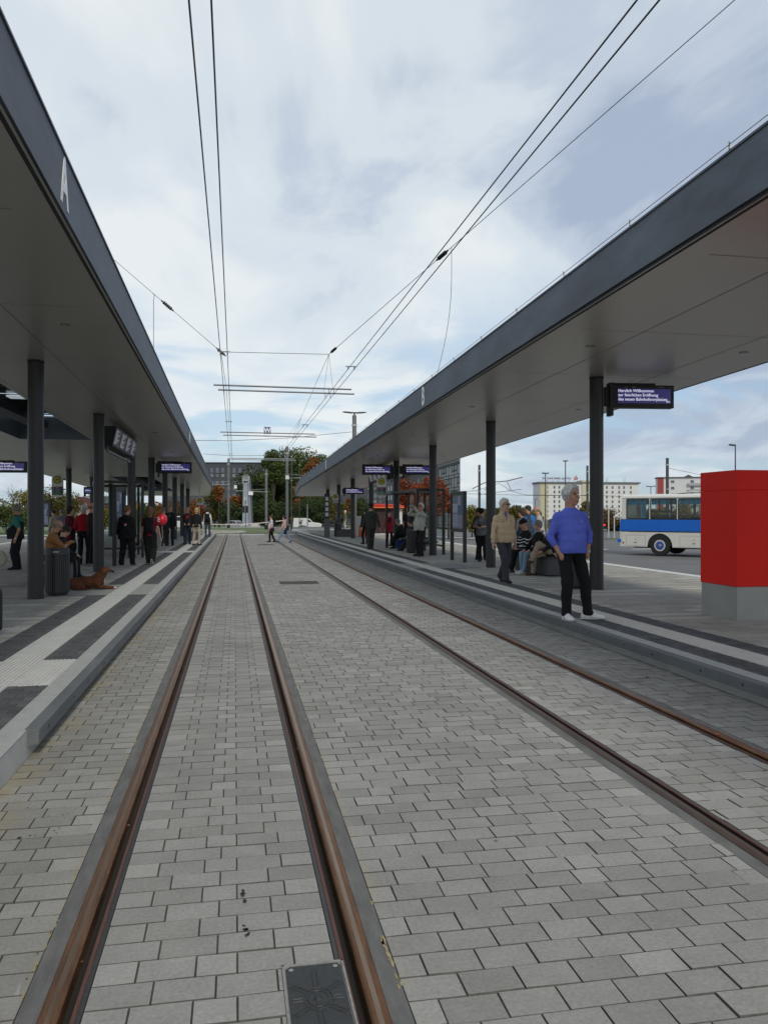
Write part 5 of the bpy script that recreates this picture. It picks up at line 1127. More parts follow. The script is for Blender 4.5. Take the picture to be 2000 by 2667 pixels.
sit(stand(1052, 1429, .194), R(100), 'seated person in black hunched forward with a blue bag, middle of platform B', H=1.74, top=('jacket', 'jacket_black2', (.014, .014, .016)), bot=('trousers', BLK), shoe=(.02, .02, .02), hair=('short', 'grey'), skin='fair', lean=.42, head=(0, R(-15)), vox=.015, feet=[(-.1, .56, .12, 0), (.14, .42, 0, 0)], topdisp=.01)
sit(stand(1085, 1434, .194), R(104), 'seated person in black with legs stretched out beside the man with the camera', H=1.72, top=('jacket', 'jacket_dark', (.02, .021, .025)), bot=('trousers', (.02, .02, .022)), shoe=(.02, .02, .02), hair=('short', 'brown'), skin='fair', lean=.5, vox=.016, feet=[(-.1, .72, 0, 0), (.1, .66, 0, 0)])
g = Solid(); g.box((0, 0, .2), (.16, .10, .20), .05); x, y = at(1043, 1430, .194); o = solid_obj('bag', g, .016, cloth('bag_blue', (.02, .04, .13)), None, disp=.01); o.location = (x, y, .194); tag(o, 'dark blue bag on the ground under the hunched person in black', 'bag')
x, y = cpt(1073, 29.5); bin_(x, y, .21, .9, 'round dark litter bin between the seated people and the man with the camera')
person('person in purple-blue top far down platform B, left of the column', stand(879, 1381), R(100), 1.72, ('jacket', 'jacket_violet', (.10, .09, .26)), ('trousers', BLK), BLK, ('short', 'dark'), 'red', vox=.022)
person('white-haired man in grey jacket and pale trousers far down platform B', stand(899, 1381), R(100), 1.78, ('jacket', 'jacket_grey', (.13, .13, .135)), ('trousers', (.40, .40, .38)), BLK, ('short', 'white'), 'fair', vox=.022)
person('person in black walking, mostly hidden behind the man in the green jacket', stand(952, 1417), R(20), 1.72, ('jacket', 'jacket_dark', (.02, .021, .025)), ('trousers', BLK), BLK, ('short', 'dark'), 'fair', vox=.02)
# the two women crossing the tracks
person('woman in white T-shirt and black trousers with a dark bag crossing the tracks', stand(707, 1412, 0.0), R(96), 1.60, ('t_shirt', 'tee_white', (.55, .54, .56)), ('trousers', BLK), BLK, ('short', 'brown'), 'red', feet=[(-.08, .12, 0, 0), (.08, -.22, .02, 0, .3)], hands=[(-.22, .16, .86), (.22, .12, .84)], sleeve=.4, vox=.016, belly=.05, wide=1.05, extras=lambda c: (add_backpack(c), solid_obj('handbag', Solid().ell((-.25, -.03, .80), (.07, .14, .17)), .014, cloth('bag_plum', (.03, .012, .03)), c['t'])))
person('woman in pale pink top and jeans striding across the tracks', stand(741, 1414, 0.0), R(92), 1.62, ('blouse', 'blouse_pink', (.50, .33, .32)), ('jeans', (.14, .21, .33)), BLK, ('bob', 'black'), 'red', feet=[(-.08, .42, 0, 0, -.15), (.08, -.42, .03, 0, .5)], pel=(0, 0, .90), hands=[(-.2, .26, .90), (.2, .1, .84)], sleeve=.4, vox=.016, belly=.04, extras=lambda c: solid_obj('tied_jacket', Solid().loft(c['pel'], c['M'], [(-.36, .17, .10, -.05), (-.1, .19, .13, -.03), (.06, .165, .13, 0)], .02), .014, cloth('jacket_tied', (.015, .015, .017)), c['t'], disp=.012), knee=[(0, 1, 0), (0, 1, 0)])
# ------------------------------------------------------------------ people on the left-hand platform
def wrist(c): a, el, wr, s = c['arms'][0]; d = nrm(wr - el); MB().cyl(Vector(wr - d * .02), Vector(wr + d * .01), .033, n=14).build('wristwatch', mat('watch_steel', (.5, .5, .5), .3, .8), c['t'])
person('grey-haired man in black vest over teal polo shirt at the far left, facing left', stand(48, 1484), R(86), 1.72, ('polo_shirt', 'polo_teal', (.035, .17, .15)), ('trousers', (.016, .016, .02)), BLK, ('short', 'grey'), 'tan', hands=[(-.24, -.02, .86), (.24, .10, .86)], sleeve=.42, vest=(.014, .015, .017), belly=.08, vox=.012, wide=1.2, head=(0, R(-16)), extras=wrist, legw=1.35)
def tan_extras(c):
    add_glasses(c, (.02, .02, .02), False); p = (Vector(c['arms'][0][2]) + Vector(c['arms'][1][2])) / 2 + Vector((0, .12, .045)); MB().box(p, (.075, .15, .010), (R(38), 0, 0)).build('phone', mat('phone_dark', (.015, .015, .02), .2), c['t'])
    g = Solid(); g.loft(c['pel'] + c['F'] * .035, c['M'], [(.1, .05, .10, 0), (.42, .05, .085, 0), (.50, .066, .07, -.02), (.53, .07, .068, -.03)], .01); solid_obj('shirt', g, c['h'], cloth('shirt_black', (.012, .012, .014)), c['t'])
lx, ly = at(165, 1530, .194)
bench(lx - .25, ly + 1.2, R(96), 2.2, 'dark bench beside the nearest left column with the man in the tan jacket')
sit((lx - .44, ly + .90, .194), R(-74), 'man in tan jacket and glasses sitting behind the litter bin, reading his phone', H=1.80, top=('jacket', 'jacket_tan', (.30, .14, .055)), bot=('trousers', (.014, .014, .016)), shoe=(.02, .02, .02), hair=('bald', 'grey'), skin='tan', lean=.14, head=(R(0), R(-30)), hands=[(-.06, .40, .86), (.10, .38, .86)], vox=.0095, fist=['grip', 'grip'], belly=.06, wide=1.06, extras=tan_extras, feet=[(-.12, .50, 0, 0), (.14, .46, 0, 0)], topdisp=.014)
sit((lx - .50, ly + 2.0, .194), R(-80), 'seated person in dark clothes just behind the man in the tan jacket', H=1.62, top=('jacket', 'jacket_dark', (.02, .021, .025)), bot=('trousers', (.014, .014, .016)), shoe=(.02, .02, .02), hair=('short', 'dark'), skin='fair', vox=.016, lean=.2, head=(0, R(-30)), hands=[(-.14, .40, .60), (.14, .42, .60)])
x, y = cpt(150.5, 14.3); bin_(x, y, .205, .84, 'round ribbed litter bin between the nearest left column and the dog')
def belt_extras(c):
    g = Solid(); g.loft(c['pel'], c['M'], [(-.005, .170, .128, 0), (.035, .168, .128, 0)], .003); solid_obj('belt', g, c['h'], BK, c['t'])
person('white-haired man in red sweater seen from behind beside the second left column', stand(219, 1470), R(-8), 1.76, ('sweater', 'sweater_red', (.34, .012, .022)), ('trousers', (.012, .012, .014)), BLK, ('short', 'white'), 'red', hands=[(-.18, .16, 1.0), (.18, .18, 1.0)], vox=.012, hem=.02, extras=belt_extras, wide=1.06, legw=1.1)
person('dark-haired woman in burgundy jacket turned right, behind the man with the phone', stand(183, 1464), R(-50), 1.70, ('jacket', 'jacket_burgundy', (.09, .008, .02)), ('trousers', BLK), BLK, ('bob', 'dark'), 'fair', hem=-.25, vox=.014, head=(R(-40), 0), hands=[(-.16, .25, 1.0), (.16, .25, 1.0)])
person('bald man in dark jacket with a grey strap beside the man in the red sweater', stand(239, 1474), R(-60), 1.80, ('jacket', 'jacket_darkred', (.03, .012, .016)), ('trousers', BLK), (.25, .25, .25), ('bald', 'ginger'), 'red', vox=.014, head=(R(-15), R(-8)), extras=lambda c: (MB().tube([Vector(c['pel'] + c['R'] * r + c['F'] * f + c['U'] * u_) for r, f, u_ in ((-.1, .08, .48), (-.02, .14, .35), (.1, .13, .1))], .016, 5).build('strap', mat('strap_grey', (.3, .3, .31), .7), c['t']), solid_obj('guitar_case', Solid().ell((.2, .17, .98), (.06, .05, .16)), .014, mat('case_orange', (.5, .22, .04), .6), c['t'])))
person('person in cream hooded jacket in the left background between bushes and bin', stand(141, 1428), R(60), 1.66, ('jacket', 'jacket_cream', (.42, .40, .30)), ('trousers', BLK), BLK, ('short', 'brown'), 'fair', vox=.02)
person('grey-haired person in pale blue-grey shirt in the left background', stand(161, 1430), R(20), 1.68, ('shirt', 'shirt_greyblue', (.19, .20, .26)), ('trousers', BLK), BLK, ('short', 'grey'), 'fair', vox=.02)
def cape_extras(c):
    g = Solid(); g.loft(c['pel'] - c['F'] * .01, c['M'], [(-.17, .26, .20, 0), (.1, .25, .19, 0), (.34, .235, .16, 0), (.46, .17, .12, 0), (.53, .09, .085, 0)], .03); solid_obj('cape', g, c['h'], cloth('cape_black', (.012, .012, .013)), c['t'], disp=.022, freq=14)
    g = Solid(); g.ell(c['pel'] + c['U'] * .44 - c['F'] * .10, (.12, .08, .10), .02); solid_obj('hood', g, c['h'], cloth('cape_black', (.012, .012, .013)), c['t'], disp=.012)
    mb = MB(); P = Vector(c['pel'] + c['U'] * .24 - c['F'] * .200 + c['R'] * .03); mb.sphere((P.x, P.y, P.z), .045, 12, 8, (1, .3, .9)); e = mb.build('emblem', mat('emblem_pink', (.40, .07, .14), .7), c['t'])
    mb = MB(); mb.sphere((P.x, P.y - .014, P.z), .022, 10, 6, (.8, .3, 1.2)); mb.build('emblem_mark', mat('print_pale', (.5, .5, .5), .8), e)
person('person in wide black hooded cape with a small pink emblem on the back', stand(331, 1472), R(-12), 1.72, ('jacket', 'jacket_black3', (.02, .02, .024)), ('trousers', (.013, .013, .014)), BLK, ('short', 'ginger'), 'red', vox=.012, legw=1.45, extras=cape_extras, wide=1.1, head=(R(-35), 0), feet=[(-.17, 0, 0, 0), (.17, 0, 0, 0)])
mb = MB(); mb.sphere((0, 0, 0), .10, 14, 8, (.22, .5, 1.1)); x, y = cpt(357, 22.6); o = mb.build('toy_balloon', mat('foil_yellow', (.62, .38, .03), .4), smooth=True); o.location = (x, y, hgt(1318, 22.6)); tag(o, 'yellow shape beside the head of the person in the cape', 'balloon')
person('red-blond woman in burgundy top with black rucksack and wide black trousers, walking away', stand(391, 1470), R(-4), 1.68, ('blouse', 'blouse_burgundy', (.13, .008, .025)), ('trousers', (.012, .012, .013)), (.02, .02, .02), ('long', 'ginger'), 'fair', sleeve=.35, vox=.012, legw=1.75, extras=lambda c: add_backpack(c), hands=[(-.24, .05, .85), (.31, .0, .84)], feet=[(-.05, .18, 0, 0), (.09, -.12, .06, 0, .9)], wide=1.05, shoe_sole=(.6, .6, .6), fist=['relax', 'relax'])
# balloon
t = thing('balloon', 'round red balloon with white marks behind the red-blond woman', 'balloon', cpt(423, 22.4) + (hgt(1353, 22.4),)); mb = MB(); mb.sphere((0, 0, 0), .145, 24, 16, (1, 1, 1.08)); mb.cyl((0, 0, -.150), (0, 0, -.175), .012, .02, 8); mb.build('skin', mat('balloon_red', (.55, .012, .03), .22, 0, spec=.6), t, smooth=True)
for k, dz in ((0, .035), (1, -.035)):
    mb = MB(); a0 = [(-.07 + .03 * math.cos(a), -.138, dz + .03 * math.sin(a)) for a in [R(60) + R(240) * i / 8 for i in range(9)]]; mb.tube(a0, .008, 6); mb.build('printed_mark', mat('print_white', (.8, .75, .75), .6), t)
mb = MB(); mb.tube([(0, 0, -.175), (.01, 0, -.5), (-.05, -.02, -.75)], .003, 4); mb.build('string', mat('lace_white', (.7, .7, .7), .8), t)
person('tall man in dark open jacket and grey shirt talking beside the fifth left column', stand(444, 1421), R(172), 1.86, ('jacket', 'jacket_black2', (.014, .014, .016)), ('trousers', (.02, .024, .035)), BLK, ('receding', 'brown'), 'red', vox=.016, extras=lambda c: MB().box(Vector(c['pel'] + c['F'] * .128 + c['U'] * .22), (.09, .02, .42)).build('shirt', cloth('shirt_grey2', (.09, .09, .1)), c['t'], bevel=.01))
person('grey-haired man in dark clothes seen from behind, partly behind the red balloon', stand(427, 1422), R(-10), 1.76, ('jacket', 'jacket_dark', (.02, .021, .025)), ('trousers', (.03, .026, .022)), BLK, ('short', 'grey'), 'fair', vox=.016)
person('man in red T-shirt under dark jacket and jeans facing the camera, platform A', stand(489, 1418), R(176), 1.80, ('jacket', 'jacket_dark', (.02, .021, .025)), ('jeans', (.025, .035, .06)), BLK, ('short', 'grey'), 'red', vox=.016, hands=[(-.10, .26, .98), (.10, .26, .98)], extras=lambda c: MB().box(Vector(c['pel'] + c['F'] * .130 + c['U'] * .20), (.13, .02, .46)).build('t_shirt', cloth('tee_red', (.48, .03, .05)), c['t'], bevel=.01))
person('blond woman in black jacket and beige trousers seen from behind on platform A', stand(512, 1420), R(-14), 1.76, ('jacket', 'jacket_black2', (.014, .014, .016)), ('trousers', (.36, .31, .24)), BLK, ('bob', 'blond'), 'fair', vox=.015, feet=[(-.16, .03, 0, 0), (.15, -.05, 0, R(-20))], legw=.95, head=(R(20), 0))
person('person with white hood, black rucksack and jeans at the far end of platform A', stand(541, 1398), R(-6), 1.80, ('hoodie', 'hoodie_white', (.68, .68, .68)), ('jeans', (.045, .055, .075)), BLK, ('short', 'black'), 'fair', vox=.018, extras=lambda c: (add_backpack(c, big=1.1), solid_obj('hood', Solid().ell(c['pel'] + c['U'] * .50 - c['F'] * .07, (.11, .09, .09)), .018, cloth('hoodie_white', (.68, .68, .68)), c['t']), solid_obj('vest_lower', Solid().loft(c['pel'], c['M'], [(-.1, .185, .135, 0), (.27, .19, .138, 0)]), .018, cloth('vest_blk', (.014, .014, .015)), c['t'])))
# bag and suitcase cut by the left edge
g = Solid(); g.ell((0, 0, 0), (.20, .09, .22), .02).cone((-.1, 0, .15), (-.05, 0, .5), .02, .015, .05); x, y = cpt(-2, 20.5); o = solid_obj('tote_bag', g, .016, cloth('canvas_cream', (.50, .46, .36)), None, disp=.015); o.location = (x, y, hgt(1455, 20.5)); tag(o, 'cream cloth bag cut by the left edge of the picture', 'bag')
person('person in dark clothes at the left edge carrying the cream bag', stand(-30, 1484), R(100), 1.70, ('jacket', 'jacket_dark', (.02, .021, .025)), ('trousers', BLK), BLK, ('short', 'dark'), 'fair', vox=.02, hands=[(-.2, -.25, .95), (.22, .1, .85)])
t = thing('suitcase', 'black wheeled suitcase just inside the left edge at platform height', 'suitcase', at(-34, 1655, .194) + (.194,), R(20), None, .85); g = Solid(); g.box((0, 0, .36), (.20, .13, .30), .05); solid_obj('shell', g, .016, mat('case_black', (.012, .012, .013), .4), t); mb = MB()
for s in (-1, 1): mb.cyl((s * .14 - .012, .0, .03), (s * .14 + .012, .0, .03), .03, n=12)
mb.build('wheels', M_black, t)
# ------------------------------------------------------------------ dog lying beside the bin
def dog():
    x, y = at(236, 1536, .194); z = 2080 * 1.456 / 198; t = thing('dog', 'long-haired reddish brown dog lying on the platform looking right', 'dog', (x, y, .196), R(-78), scale=.92)
    b = Solid()      # local: faces +y, left side at -x
    b.ell((0, -.27, .13), (.125, .17, .130), .04).ell((0, -.05, .15), (.115, .22, .130), .05).ell((0, .16, .18), (.11, .14, .165), .05)       # rump, barrel, chest
    b.cone((0, .18, .24), (0, .27, .36), .095, .075, .04)                                    # neck
    b.ell((0, .30, .405), (.066, .082, .064), .02).cone((0, .35, .395), (0, .455, .370), .040, .026, .02).ell((0, .468, .375), (.017, .012, .014), .006)
    for s in (-1, 1):
        b.cone((s * .07, .14, .12), (s * .085, .20, .045), .055, .038, .02).cone((s * .085, .20, .042), (s * .075, .44, .032), .034, .026, .015).ell((s * .075, .47, .025), (.030, .045, .022), .01)
        b.ell((s * .115, -.24, .09), (.055, .135, .085), .03).cone((s * .13, -.14, .055), (s * .12, -.30, .035), .036, .028, .015).cone((s * .12, -.30, .032), (s * .135, -.08, .025), .024, .022, .01)
        b.cone((s * .055, .275, .445), (s * .085, .245, .355), .020, .028, .01, flat=((1, 0, 0), 1.6))
    b.cone((0, -.42, .08), (.12, -.62, .04), .045, .035, .03).cone((.12, -.62, .04), (.22, -.72, .035), .036, .016, .02)
    def pt(P):
        mi = np.zeros(len(P), int); mi[(P[:, 1] > .47) & (P[:, 2] < .06)] = 1; mi[(P[:, 1] > .24) & (P[:, 1] < .34) & (P[:, 2] < .23) & (P[:, 2] > .08) & (np.abs(P[:, 0]) < .06)] = 1
        mi[(P[:, 1] > .395) & (P[:, 2] > .3)] = 2; return mi
    fur = mat('fur_red', (.125, .042, .016), .85, 0, .55, 16, .9, 90, stretch=(1.5, .4, 1)); body = solid_obj('body', b, .0085, [fur, mat('fur_white', (.5, .46, .4), .9, 0, .1, 20), mat('muzzle_dark', (.018, .012, .01), .5)], t, disp=.010, seed=2, paint=pt, freq=60)
    # fur tufts
    V, F = b.mesh(.02); Fq = F[RNG.integers(0, len(F), 5200)]; P = V[Fq].mean(1); Nn = np.cross(V[Fq[:, 1]] - V[Fq[:, 0]], V[Fq[:, 2]] - V[Fq[:, 0]]); Nn /= np.linalg.norm(Nn, axis=1)[:, None] + 1e-9
    kp = (P[:, 2] > .05) & ~((P[:, 1] > .33) & (P[:, 2] > .2)); P, Nn = P[kp], Nn[kp]; n = len(P); d = Nn * .35 + np.array([0, -.75, -.45]) + RNG.normal(0, .2, (n, 3)); d /= np.linalg.norm(d, axis=1)[:, None]
    s_ = np.cross(d, Nn); s_ /= np.linalg.norm(s_, axis=1)[:, None] + 1e-9; L = RNG.uniform(.02, .045, n)[:, None]; P = P + RNG.normal(0, .004, (n, 3))
    Vt = np.stack([P - s_ * .0035, P + s_ * .0035, P + d * L + s_ * .001, P + d * L - s_ * .001], 1).reshape(-1, 3); np_mesh('coat', Vt, np.arange(n * 4).reshape(-1, 4), fur, t)
    mb = MB()
    for s in (-1, 1): mb.sphere((s * .042, .36, .425), .009, 8, 6)
    mb.build('eyes', M_black, t)
dog()
# ------------------------------------------------------------------ red box on its grey plinth
def red_box():
    t = thing('advertising_pillar', 'large bright red box on a brushed grey plinth at the right edge', 'red box', (6.67, 9.75, .194)); w, d = 1.75, .86
    MB().span(0.012, w - .012, .012, d - .012, .0, .46).build('plinth', mat('plinth_steel', (.36, .36, .34), .5, .25, .10, 3, .1, 40), t)
    MB().span(0, w, 0, d, .464, 1.778).build('panel', mat('red_panel', (.78, .016, .007), .55, 0, .05, 1.2, spec=.25), t, bevel=.004)
    MB().span(0, w, 0, d, 1.780, 2.05).build('top_panel', mat('red_panel', (.52, .012, .010)), t, bevel=.004)
    MB().span(.02, w - .02, .02, d - .02, -.004, .004).build('base_joint', M_gap, t)
red_box()
# ------------------------------------------------------------------ blue and white bus
def bus():
    x, y = cpt(1613, 41.5); t = thing('bus', 'old white coach with a broad blue stripe and blue curtains, partly behind the red box', 'bus', (x, y, -.45), math.atan2(-.773, .635)); Lb = 11.0; Wd = 2.5
    cream = mat('bus_cream', (.62, .61, .56), .35, 0, .06, 1.5, coat=.4); blue = mat('bus_blue', (.008, .12, .52), .3, 0, .08, 1.5, coat=.5); blk = mat('rubber', (.012, .012, .012), .7)
    Mx = Matrix(((1, 0, 0, 0), (0, 0, 1, 0), (0, 1, 0, 0), (0, 0, 0, 1)))
    def prof(z): return 0.0 + max(0, z - 1.2) * .11           # rear end leans in
    # side skins with arches
    def arch(cx, r, z0, n=12): return [(cx - r, z0)] + [(cx - r * math.cos(math.pi * i / n), z0 + .10 + r * .92 * math.sin(math.pi * i / n)) for i in range(n + 1)] + [(cx + r, z0)]
    for yy, nm in ((0, 0), (Wd - .04, 1)):
        mb = MB(); z0, zt = .42, 1.17
        for a, b, c in ((.03, 2.1 - .64, 0), (2.1 + .64, 8.3 - .64, 0), (8.3 + .64, Lb, 0)): mb.span(a, b, yy, yy + .04, z0, zt)
        for cx in (2.1, 8.3):
            n = 12; r = .64
            for i in range(n):
                a0, a1 = math.pi * i / n, math.pi * (i + 1) / n; xa, xb = cx - r * math.cos(a0), cx - r * math.cos(a1); za, zb = z0 + .05 + r * math.sin(a0), z0 + .05 + r * math.sin(a1)
                za, zb = min(za, zt - .01), min(zb, zt - .01); mb.prism([(xa, za), (xb, zb), (xb, zt), (xa, zt)], yy, yy + .04, Mx)
        mb.build('side_panel', cream, t)
        mb = MB(); mb.prism([(prof(1.22) - .02, 1.22), (Lb, 1.22), (Lb, 1.80), (prof(1.8) - .02, 1.80)], yy - .004, yy + .036, Mx); mb.build('blue_stripe', blue, t)
        mb = MB(); mb.span(.5, Lb, yy - .012, yy + .03, 1.172, 1.218); mb.span(.3, Lb, yy - .006, yy + .03, 1.802, 1.822); mb.build('trim_strip', blk, t)
    xs = [(.36, 1.56), (1.62, 2.96), (3.02, 4.42), (4.48, 5.88), (5.94, 7.34), (7.40, 8.80), (8.86, 10.2)]
    mb = MB()
    for yy in (0, Wd - .04):
        e = [(.08, .36)] + [(a[1], b[0]) for a, b in zip(xs[:-1], xs[1:])] + [(10.2, Lb)]
        for a, b in e: mb.span(a + (.04 if a < .1 else 0), b, yy, yy + .04, 1.825, 2.86)
    mb.span(0.0, .04, .02, Wd - .02, .5, 1.85); mb.span(.08, .14, .1, Wd - .1, 1.85, 2.9); mb.span(Lb - .05, Lb, 0, Wd, .4, 2.9); mb.build('window_pillars', cream, t)
    mb = MB(); s = [(0.06, -.02), (.0, .05), (.03, .14), (.25, .22), (1.25, .26), (2.25, .22), (2.47, .14), (2.5, .05), (2.44, -.02)]
    mb.prism([(p[0], 2.86 + p[1]) for p in s][::-1], .12, Lb, Matrix(((0, 0, 1, 0), (1, 0, 0, 0), (0, 1, 0, 0), (0, 0, 0, 1)))); mb.build('roof', cream, t)
    mb = MB(); mb.box((3.0, 1.2, 3.16), (1.0, .9, .03), (0, R(-5), 0)); mb.build('roof_hatch', cream, t)
    glass = bpy.data.materials.new('bus_glass'); glass.use_nodes = True; b = glass.node_tree.nodes['Principled BSDF']; b.inputs['Base Color'].default_value = (.75, .8, .78, 1); b.inputs['Roughness'].default_value = .03; b.inputs['Transmission Weight'].default_value = .96; b.inputs['IOR'].default_value = 1.06
    cur = mat('curtain_blue', (.012, .19, .33), .8, 0, .55, 9, .6, 24, stretch=(3, 1, .2))
    for yy in (0.0, Wd - .04):
        for a, bb in xs:
            f = MB(); r = .09; cx = [(a + r, 1.84 + r), (bb - r, 1.84 + r), (bb - r, 2.84 - r), (a + r, 2.84 - r)]; out = []; inn = []
            for k, (px, pz) in enumerate(cx):
                for i in range(5): an = math.pi + k * math.pi / 2 + i * math.pi / 8; out.append((px + r * math.cos(an), pz + r * math.sin(an))); inn.append((px + (r - .035) * math.cos(an), pz + (r - .035) * math.sin(an)))
            for i in range(20): j = (i + 1) % 20; f.prism([out[i], out[j], inn[j], inn[i]], yy - .012, yy + .03, Mx)
            w = f.build('window', blk, t); g = MB(); g.prism(inn, yy + .008, yy + .014, Mx); g.build('pane', glass, w)
            if yy < 1 and (a > 1.5 and a < 2): mb = MB(); mb.span(a + .03, bb - .35, .005, .02, 2.20, 2.225); mb.span(a + .46, a + .49, .005, .02, 2.22, 2.8); mb.span(bb - .34, bb - .24, .03, .06, 1.88, 2.8); mb.build('sliding_frame', blk, w)
            if yy < 1:
                c = MB(); n = 26
                for i in range(n): x0_ = a + .04 + (bb - a - .08) * i / n; x1_ = a + .04 + (bb - a - .08) * (i + 1) / n; d0 = .07 + .015 * math.sin(i * 2.1); d1 = .07 + .015 * math.sin((i + 1) * 2.1); c.quad((x0_, d0, 2.56), (x1_, d1, 2.56), (x1_, d1, 2.82), (x0_, d0, 2.82))
                if a < .5:
                    for i in range(8): x0_ = a + .78 + .028 * i; c.quad((x0_, .09 + .02 * (i % 2), 1.86), (x0_ + .028, .09 + .02 * ((i + 1) % 2), 1.86), (x0_ + .028 + .02, .09 + .02 * ((i + 1) % 2), 2.6), (x0_ + .02, .09 + .02 * (i % 2), 2.6))
                c.build('curtain', cur, w)
    mb = MB()
    for k in range(9): mb.box((1.2 + k * 1.0, .6, 1.65), (.14, .9, .7)); mb.box((1.2 + k * 1.0, 1.9, 1.65), (.14, .9, .7))
    mb.span(.2, Lb - .3, .1, Wd - .1, 1.0, 1.05); mb.build('seats', mat('seat_dark', (.05, .045, .05), .9), t)
    for cx in (2.1, 8.3):
        for yy in (.16, Wd - .16):
            sgn = -1 if yy < 1 else 1
            w = MB(); w.cyl((cx, yy - .14, .5), (cx, yy + .14, .5), .5, n=36); w = w.build('wheel', blk, t, smooth=True)
            r_ = MB(); r_.cyl((cx, yy + sgn * .145, .5), (cx, yy + sgn * .15, .5), .285, n=32); r_.build('rim', mat('rim_white', (.5, .5, .48), .4), w)
            r_ = MB(); r_.cyl((cx, yy + sgn * .152, .5), (cx, yy + sgn * .165, .5), .215, .19, n=28); r_.build('hub_ring', mat('hub_blue', (.02, .07, .35), .35), w)
            r_ = MB(); r_.cyl((cx, yy + sgn * .166, .5), (cx, yy + sgn * .20, .5), .085, .06, n=18)
            for k in range(10): a = 2 * math.pi * k / 10; r_.cyl((cx + .15 * math.cos(a), yy + sgn * .166, .5 + .15 * math.sin(a)), (cx + .15 * math.cos(a), yy + sgn * .185, .5 + .15 * math.sin(a)), .018, n=6)
            r_.build('hub_cap', mat('chrome', (.6, .6, .6), .25, .9), w)
    mb = MB(); mb.span(.6, Lb - .2, .35, Wd - .35, .35, .5); mb.span(1.3, 2.9, .045, .1, .5, 1.15); mb.build('underbody', blk, t)
    for a, bb in ((.35, 1.36), (3.1, 4.5), (4.6, 6.0)):
        mb = MB()
        for q in ((a, bb, .995, 1.003), (a, bb, .46, .466), (a, a + .008, .46, 1.0), (bb - .008, bb, .46, 1.0)): mb.span(q[0], q[1], -.004, .01, q[2], q[3])
        f = mb.build('luggage_flap', mat('seam_dark', (.09, .09, .08), .7), t); MB().span((a + bb) / 2 - .06, (a + bb) / 2 + .06, -.02, .0, .62, .645).build('handle', blk, f); MB().span((a + bb) / 2 - .05, (a + bb) / 2 + .05, -.012, .0, .80, .825).build('reflector', mat('reflector_amber', (.6, .22, .03), .3), f)
    MB().span(-.12, .08, -.01, .3, .62, .80).build('bumper_corner', blue, t); MB().span(.16, .22, -.015, .01, .56, .66).build('tail_lamp', mat('tail_red', (.3, .02, .015), .3), t)
    text_mesh('side_script', 'IKARUS', .09, mat('print_pale', (.5, .5, .5), .8), t, frame((4.25, -.008, 1.66), (1, 0, 0), (0, 0, 1)), .002)
bus()
# ------------------------------------------------------------------ cars far behind
def car(u, z, label, col, kind, rz=0.0, L=3.9, W_=1.65, Hh=1.45, flip=1):
    x, y = cpt(u, z); t = thing('parked_car', label, 'car' if kind != 'van' else 'van', (x, y, gz(x, y) + .02), rz - TH, 'cars beyond the tram stop'); paint = mat('paint_%d' % int(sum(col) * 1000), col, .3, .1, .04, 3, coat=.5)
    Mx = Matrix(((flip, 0, 0, 0), (0, 0, 1, 0), (0, 1, 0, 0), (0, 0, 0, 1)))
    if kind == 'van': low = [(-L / 2, .35), (L / 2, .35), (L / 2, .80), (L * .38, 1.0), (L * .20, 1.12), (-L / 2, 1.12)]; up = [(-L / 2 + .02, 1.12), (L * .20, 1.12), (L * .08, 1.62), (-.02 * L, 1.80), (-L / 2 + .1, 1.82)]
    else: low = [(-L / 2, .3), (L / 2, .3), (L / 2, .62), (L * .40, .82), (L * .22, .92), (-L * .46, .92), (-L / 2, .7)]; up = [(-L * .45, .92), (L * .22, .92), (L * .06, 1.38), (-L * .10, 1.45), (-L * .30, 1.40)]
    MB().prism(low, -W_ / 2, W_ / 2, Mx).build('body', paint, t, bevel=.05)
    MB().prism(up, -W_ / 2 + .10, W_ / 2 - .10, Mx).build('cabin', paint, t, bevel=.05)
    gl = mat('car_glass', (.015, .018, .02), .1)
    def inset(p, k): cx = sum(q[0] for q in p) / len(p); cz = sum(q[1] for q in p) / len(p); return [(cx + (q[0] - cx) * k, cz + (q[1] - cz) * k) for q in p]
    if kind == 'van': wins = [[(L * .17, 1.15), (.02 * L, 1.15), (.03 * L, 1.62), (L * .07, 1.58)]]
    else: wins = [[(L * .18, .95), (-.04 * L, .95), (-.04 * L, 1.38), (L * .03, 1.35)], [(-.06 * L, .95), (-.36 * L, .95), (-.27 * L, 1.33), (-.06 * L, 1.38)]]
    for wn in wins: MB().prism(inset(wn, .92), -W_ / 2 + .09, W_ / 2 - .09, Mx).build('side_window', gl, t)
    f = up[2]; g = up[1]; MB().prism([(g[0] + .01, g[1] + .03), (f[0] + .015, f[1] - .02), (f[0] - .03, f[1] - .02), (g[0] - .05, g[1] + .03)], -W_ / 2 + .18, W_ / 2 - .18, Mx).build('windscreen', gl, t)
    for cx in (-L * .31, L * .31):
        for s in (-1, 1): w = MB().cyl((cx * flip, s * (W_ / 2 - .02), .31), (cx * flip, s * (W_ / 2 - .20), .31), .31, n=18).build('wheel', mat('rubber', (.012,) * 3), t, smooth=True); MB().cyl((cx * flip, s * (W_ / 2 - .01), .31), (cx * flip, s * (W_ / 2 - .03), .31), .18, n=12).build('rim', mat('chrome', (.6, .6, .6), .25, .9), w)
    MB().span(flip * (L / 2 - .03), flip * (L / 2 + .01), -W_ / 2 + .1, -W_ / 2 + .45, .62, .74).build('headlight', mat('headlight', (.6, .6, .6), .2), t)
    return t, Mx
car(617, 133, 'silver small hatchback parked behind the striped tape, left of the pylon', (.32, .33, .35), 'car', R(-38))
tv, Mv = car(802, 132, 'white delivery van with a dark painted tree on its side', (.62, .62, .60), 'van', 0, 4.7, 1.8)
